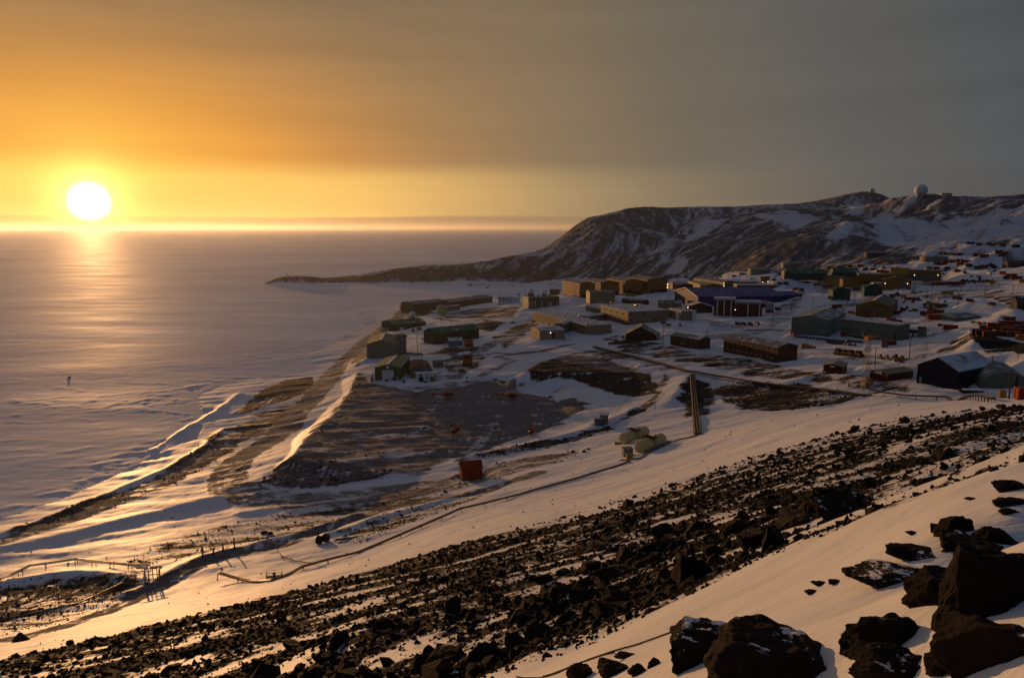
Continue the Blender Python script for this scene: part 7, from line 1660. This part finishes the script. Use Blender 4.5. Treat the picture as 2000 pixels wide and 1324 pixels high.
# two walkers far down the street
def person(px, py, rz, coat, lab):
    t = bpy.data.objects.new('person', None)
    me = bpy.data.meshes.new('person'); J = [((0, 0, .95), .15), ((0, 0, 1.25), .17), ((0, 0, 1.48), .12), ((0, 0, 1.56), .07), ((0, 0, 1.70), .115), ((.20, 0, 1.42), .08), ((.27, .06, 1.14), .06), ((.28, .16, .9), .05), ((-.20, 0, 1.42), .08), ((-.27, -.06, 1.14), .06), ((-.28, -.14, .9), .05), ((.10, .04, .88), .11), ((.11, .14, .5), .08), ((.11, .10, .08), .06), ((-.10, -.04, .88), .11), ((-.11, -.08, .5), .08), ((-.11, -.26, .10), .06), ((.11, .26, .05), .05), ((-.11, -.12, .04), .05)]
    E = [(0, 1), (1, 2), (2, 3), (3, 4), (2, 5), (5, 6), (6, 7), (2, 8), (8, 9), (9, 10), (0, 11), (11, 12), (12, 13), (0, 14), (14, 15), (15, 16), (13, 17), (16, 18)]
    me.from_pydata([j[0] for j in J], E, []); o = link(bpy.data.objects.new('person', me)); md = o.modifiers.new('skin', 'SKIN')
    for v, (_, r_) in zip(me.skin_vertices[0].data, J): v.radius = (r_, r_)
    me.skin_vertices[0].data[0].use_root = True
    o.modifiers.new('sub', 'SUBSURF').levels = 1; me.materials.append(M[coat]); set_at(o, px, py, R(rz)); tag(o, lab, 'person')
person(1583, 571, 20, 'black', 'person in dark clothes walking alone on the main road'); person(1269, 593.5, 70, 'black', 'left of two people walking behind the upper laboratory pod'); person(1271.5, 593.5, 80, 'darkbrown', 'right of two people walking behind the upper laboratory pod')
print('things', round(time.time() - T0, 1))

# small cargo lying about the yards
def clutter():
    rs = np.random.RandomState(9); protos = []
    for k in range(6):
        e = empty('crate', (0, 0, 0)); a, b_, c = rs.uniform(1.2, 3.0), rs.uniform(.8, 1.6), rs.uniform(.5, 1.5); mt = ('timber', 'cbrown', 'black', 'cred', 'steel', 'mustard')[k]
        MB().box(-a / 2, a / 2, -b_ / 2, b_ / 2, 0, c).out('body', M[mt], e); MB().box(-a / 2, a / 2, -b_ / 2 + .1, -b_ / 2 + .2, -.15, 0).box(-a / 2, a / 2, b_ / 2 - .2, b_ / 2 - .1, -.15, 0).out('skid', M['timber'], e); protos.append(e)
    used = set()
    areas = [((1895, 2000, 630, 662), 26, 'in the supply yard at the right'), ((1700, 1850, 580, 612), 18, 'on the open yard right of the ochre barn'), ((1600, 1760, 520, 534), 14, 'in the lines below the far hill'), ((1285, 1345, 600, 640), 9, 'between the laboratory and the blue building'),
             ((760, 850, 640, 675), 8, 'around the short green warehouse'), ((720, 860, 735, 748), 9, 'along the front of the hangars'), ((1800, 1960, 510, 556), 22, 'in the far right cargo lines'), ((1190, 1240, 655, 680), 6, 'below the chalet'), ((900, 1010, 553, 560), 7, 'along the far side of the bay'), ((1380, 1520, 540, 556), 9, 'behind the blue building')]
    for (x0, x1, y0, y1), n, where in areas:
        for _ in range(n):
            k = rs.randint(6); e = protos[k] if k not in used else copy_tree(protos[k]); used.add(k)
            g = hit(rs.uniform(x0, x1), rs.uniform(y0, y1)); e.location = (g[0], g[1], land(g[0], g[1]) + .1); e.rotation_euler = (0, 0, rs.uniform(0, 3.1)); sc = 1.0 if y0 > 600 else 1.5; e.scale = (sc,) * 3
            tag(e, 'small ' + ('timber', 'rust', 'black', 'red', 'grey', 'yellow')[k] + ' crate ' + where, 'crate', 'small crates ' + where)
clutter()
print('all', round(time.time() - T0, 1), len(bpy.data.objects))
# ---------------------------------------------------------------- thin air haze over the bay
def build_haze():
    bm = bmesh.new(); bmesh.ops.create_cube(bm, size=1.0)
    me = bpy.data.meshes.new('haze'); bm.to_mesh(me); bm.free()
    o = link(bpy.data.objects.new('haze', me))
    o.scale = (130000, 130000, 290); o.location = (0, 0, 290 / 2 - 11)
    o['kind'] = 'stuff'
    m = bpy.data.materials.new('thin cold haze'); m.use_nodes = True; nt = m.node_tree; nt.nodes.clear()
    out = nd(nt, 'ShaderNodeOutputMaterial'); v = nd(nt, 'ShaderNodeVolumePrincipled')
    v.inputs['Color'].default_value = (0.90, 0.93, 1.0, 1); v.inputs['Density'].default_value = 0.000022; v.inputs['Anisotropy'].default_value = 0.66
    nt.links.new(v.outputs[0], out.inputs['Volume']); me.materials.append(m)
build_haze()
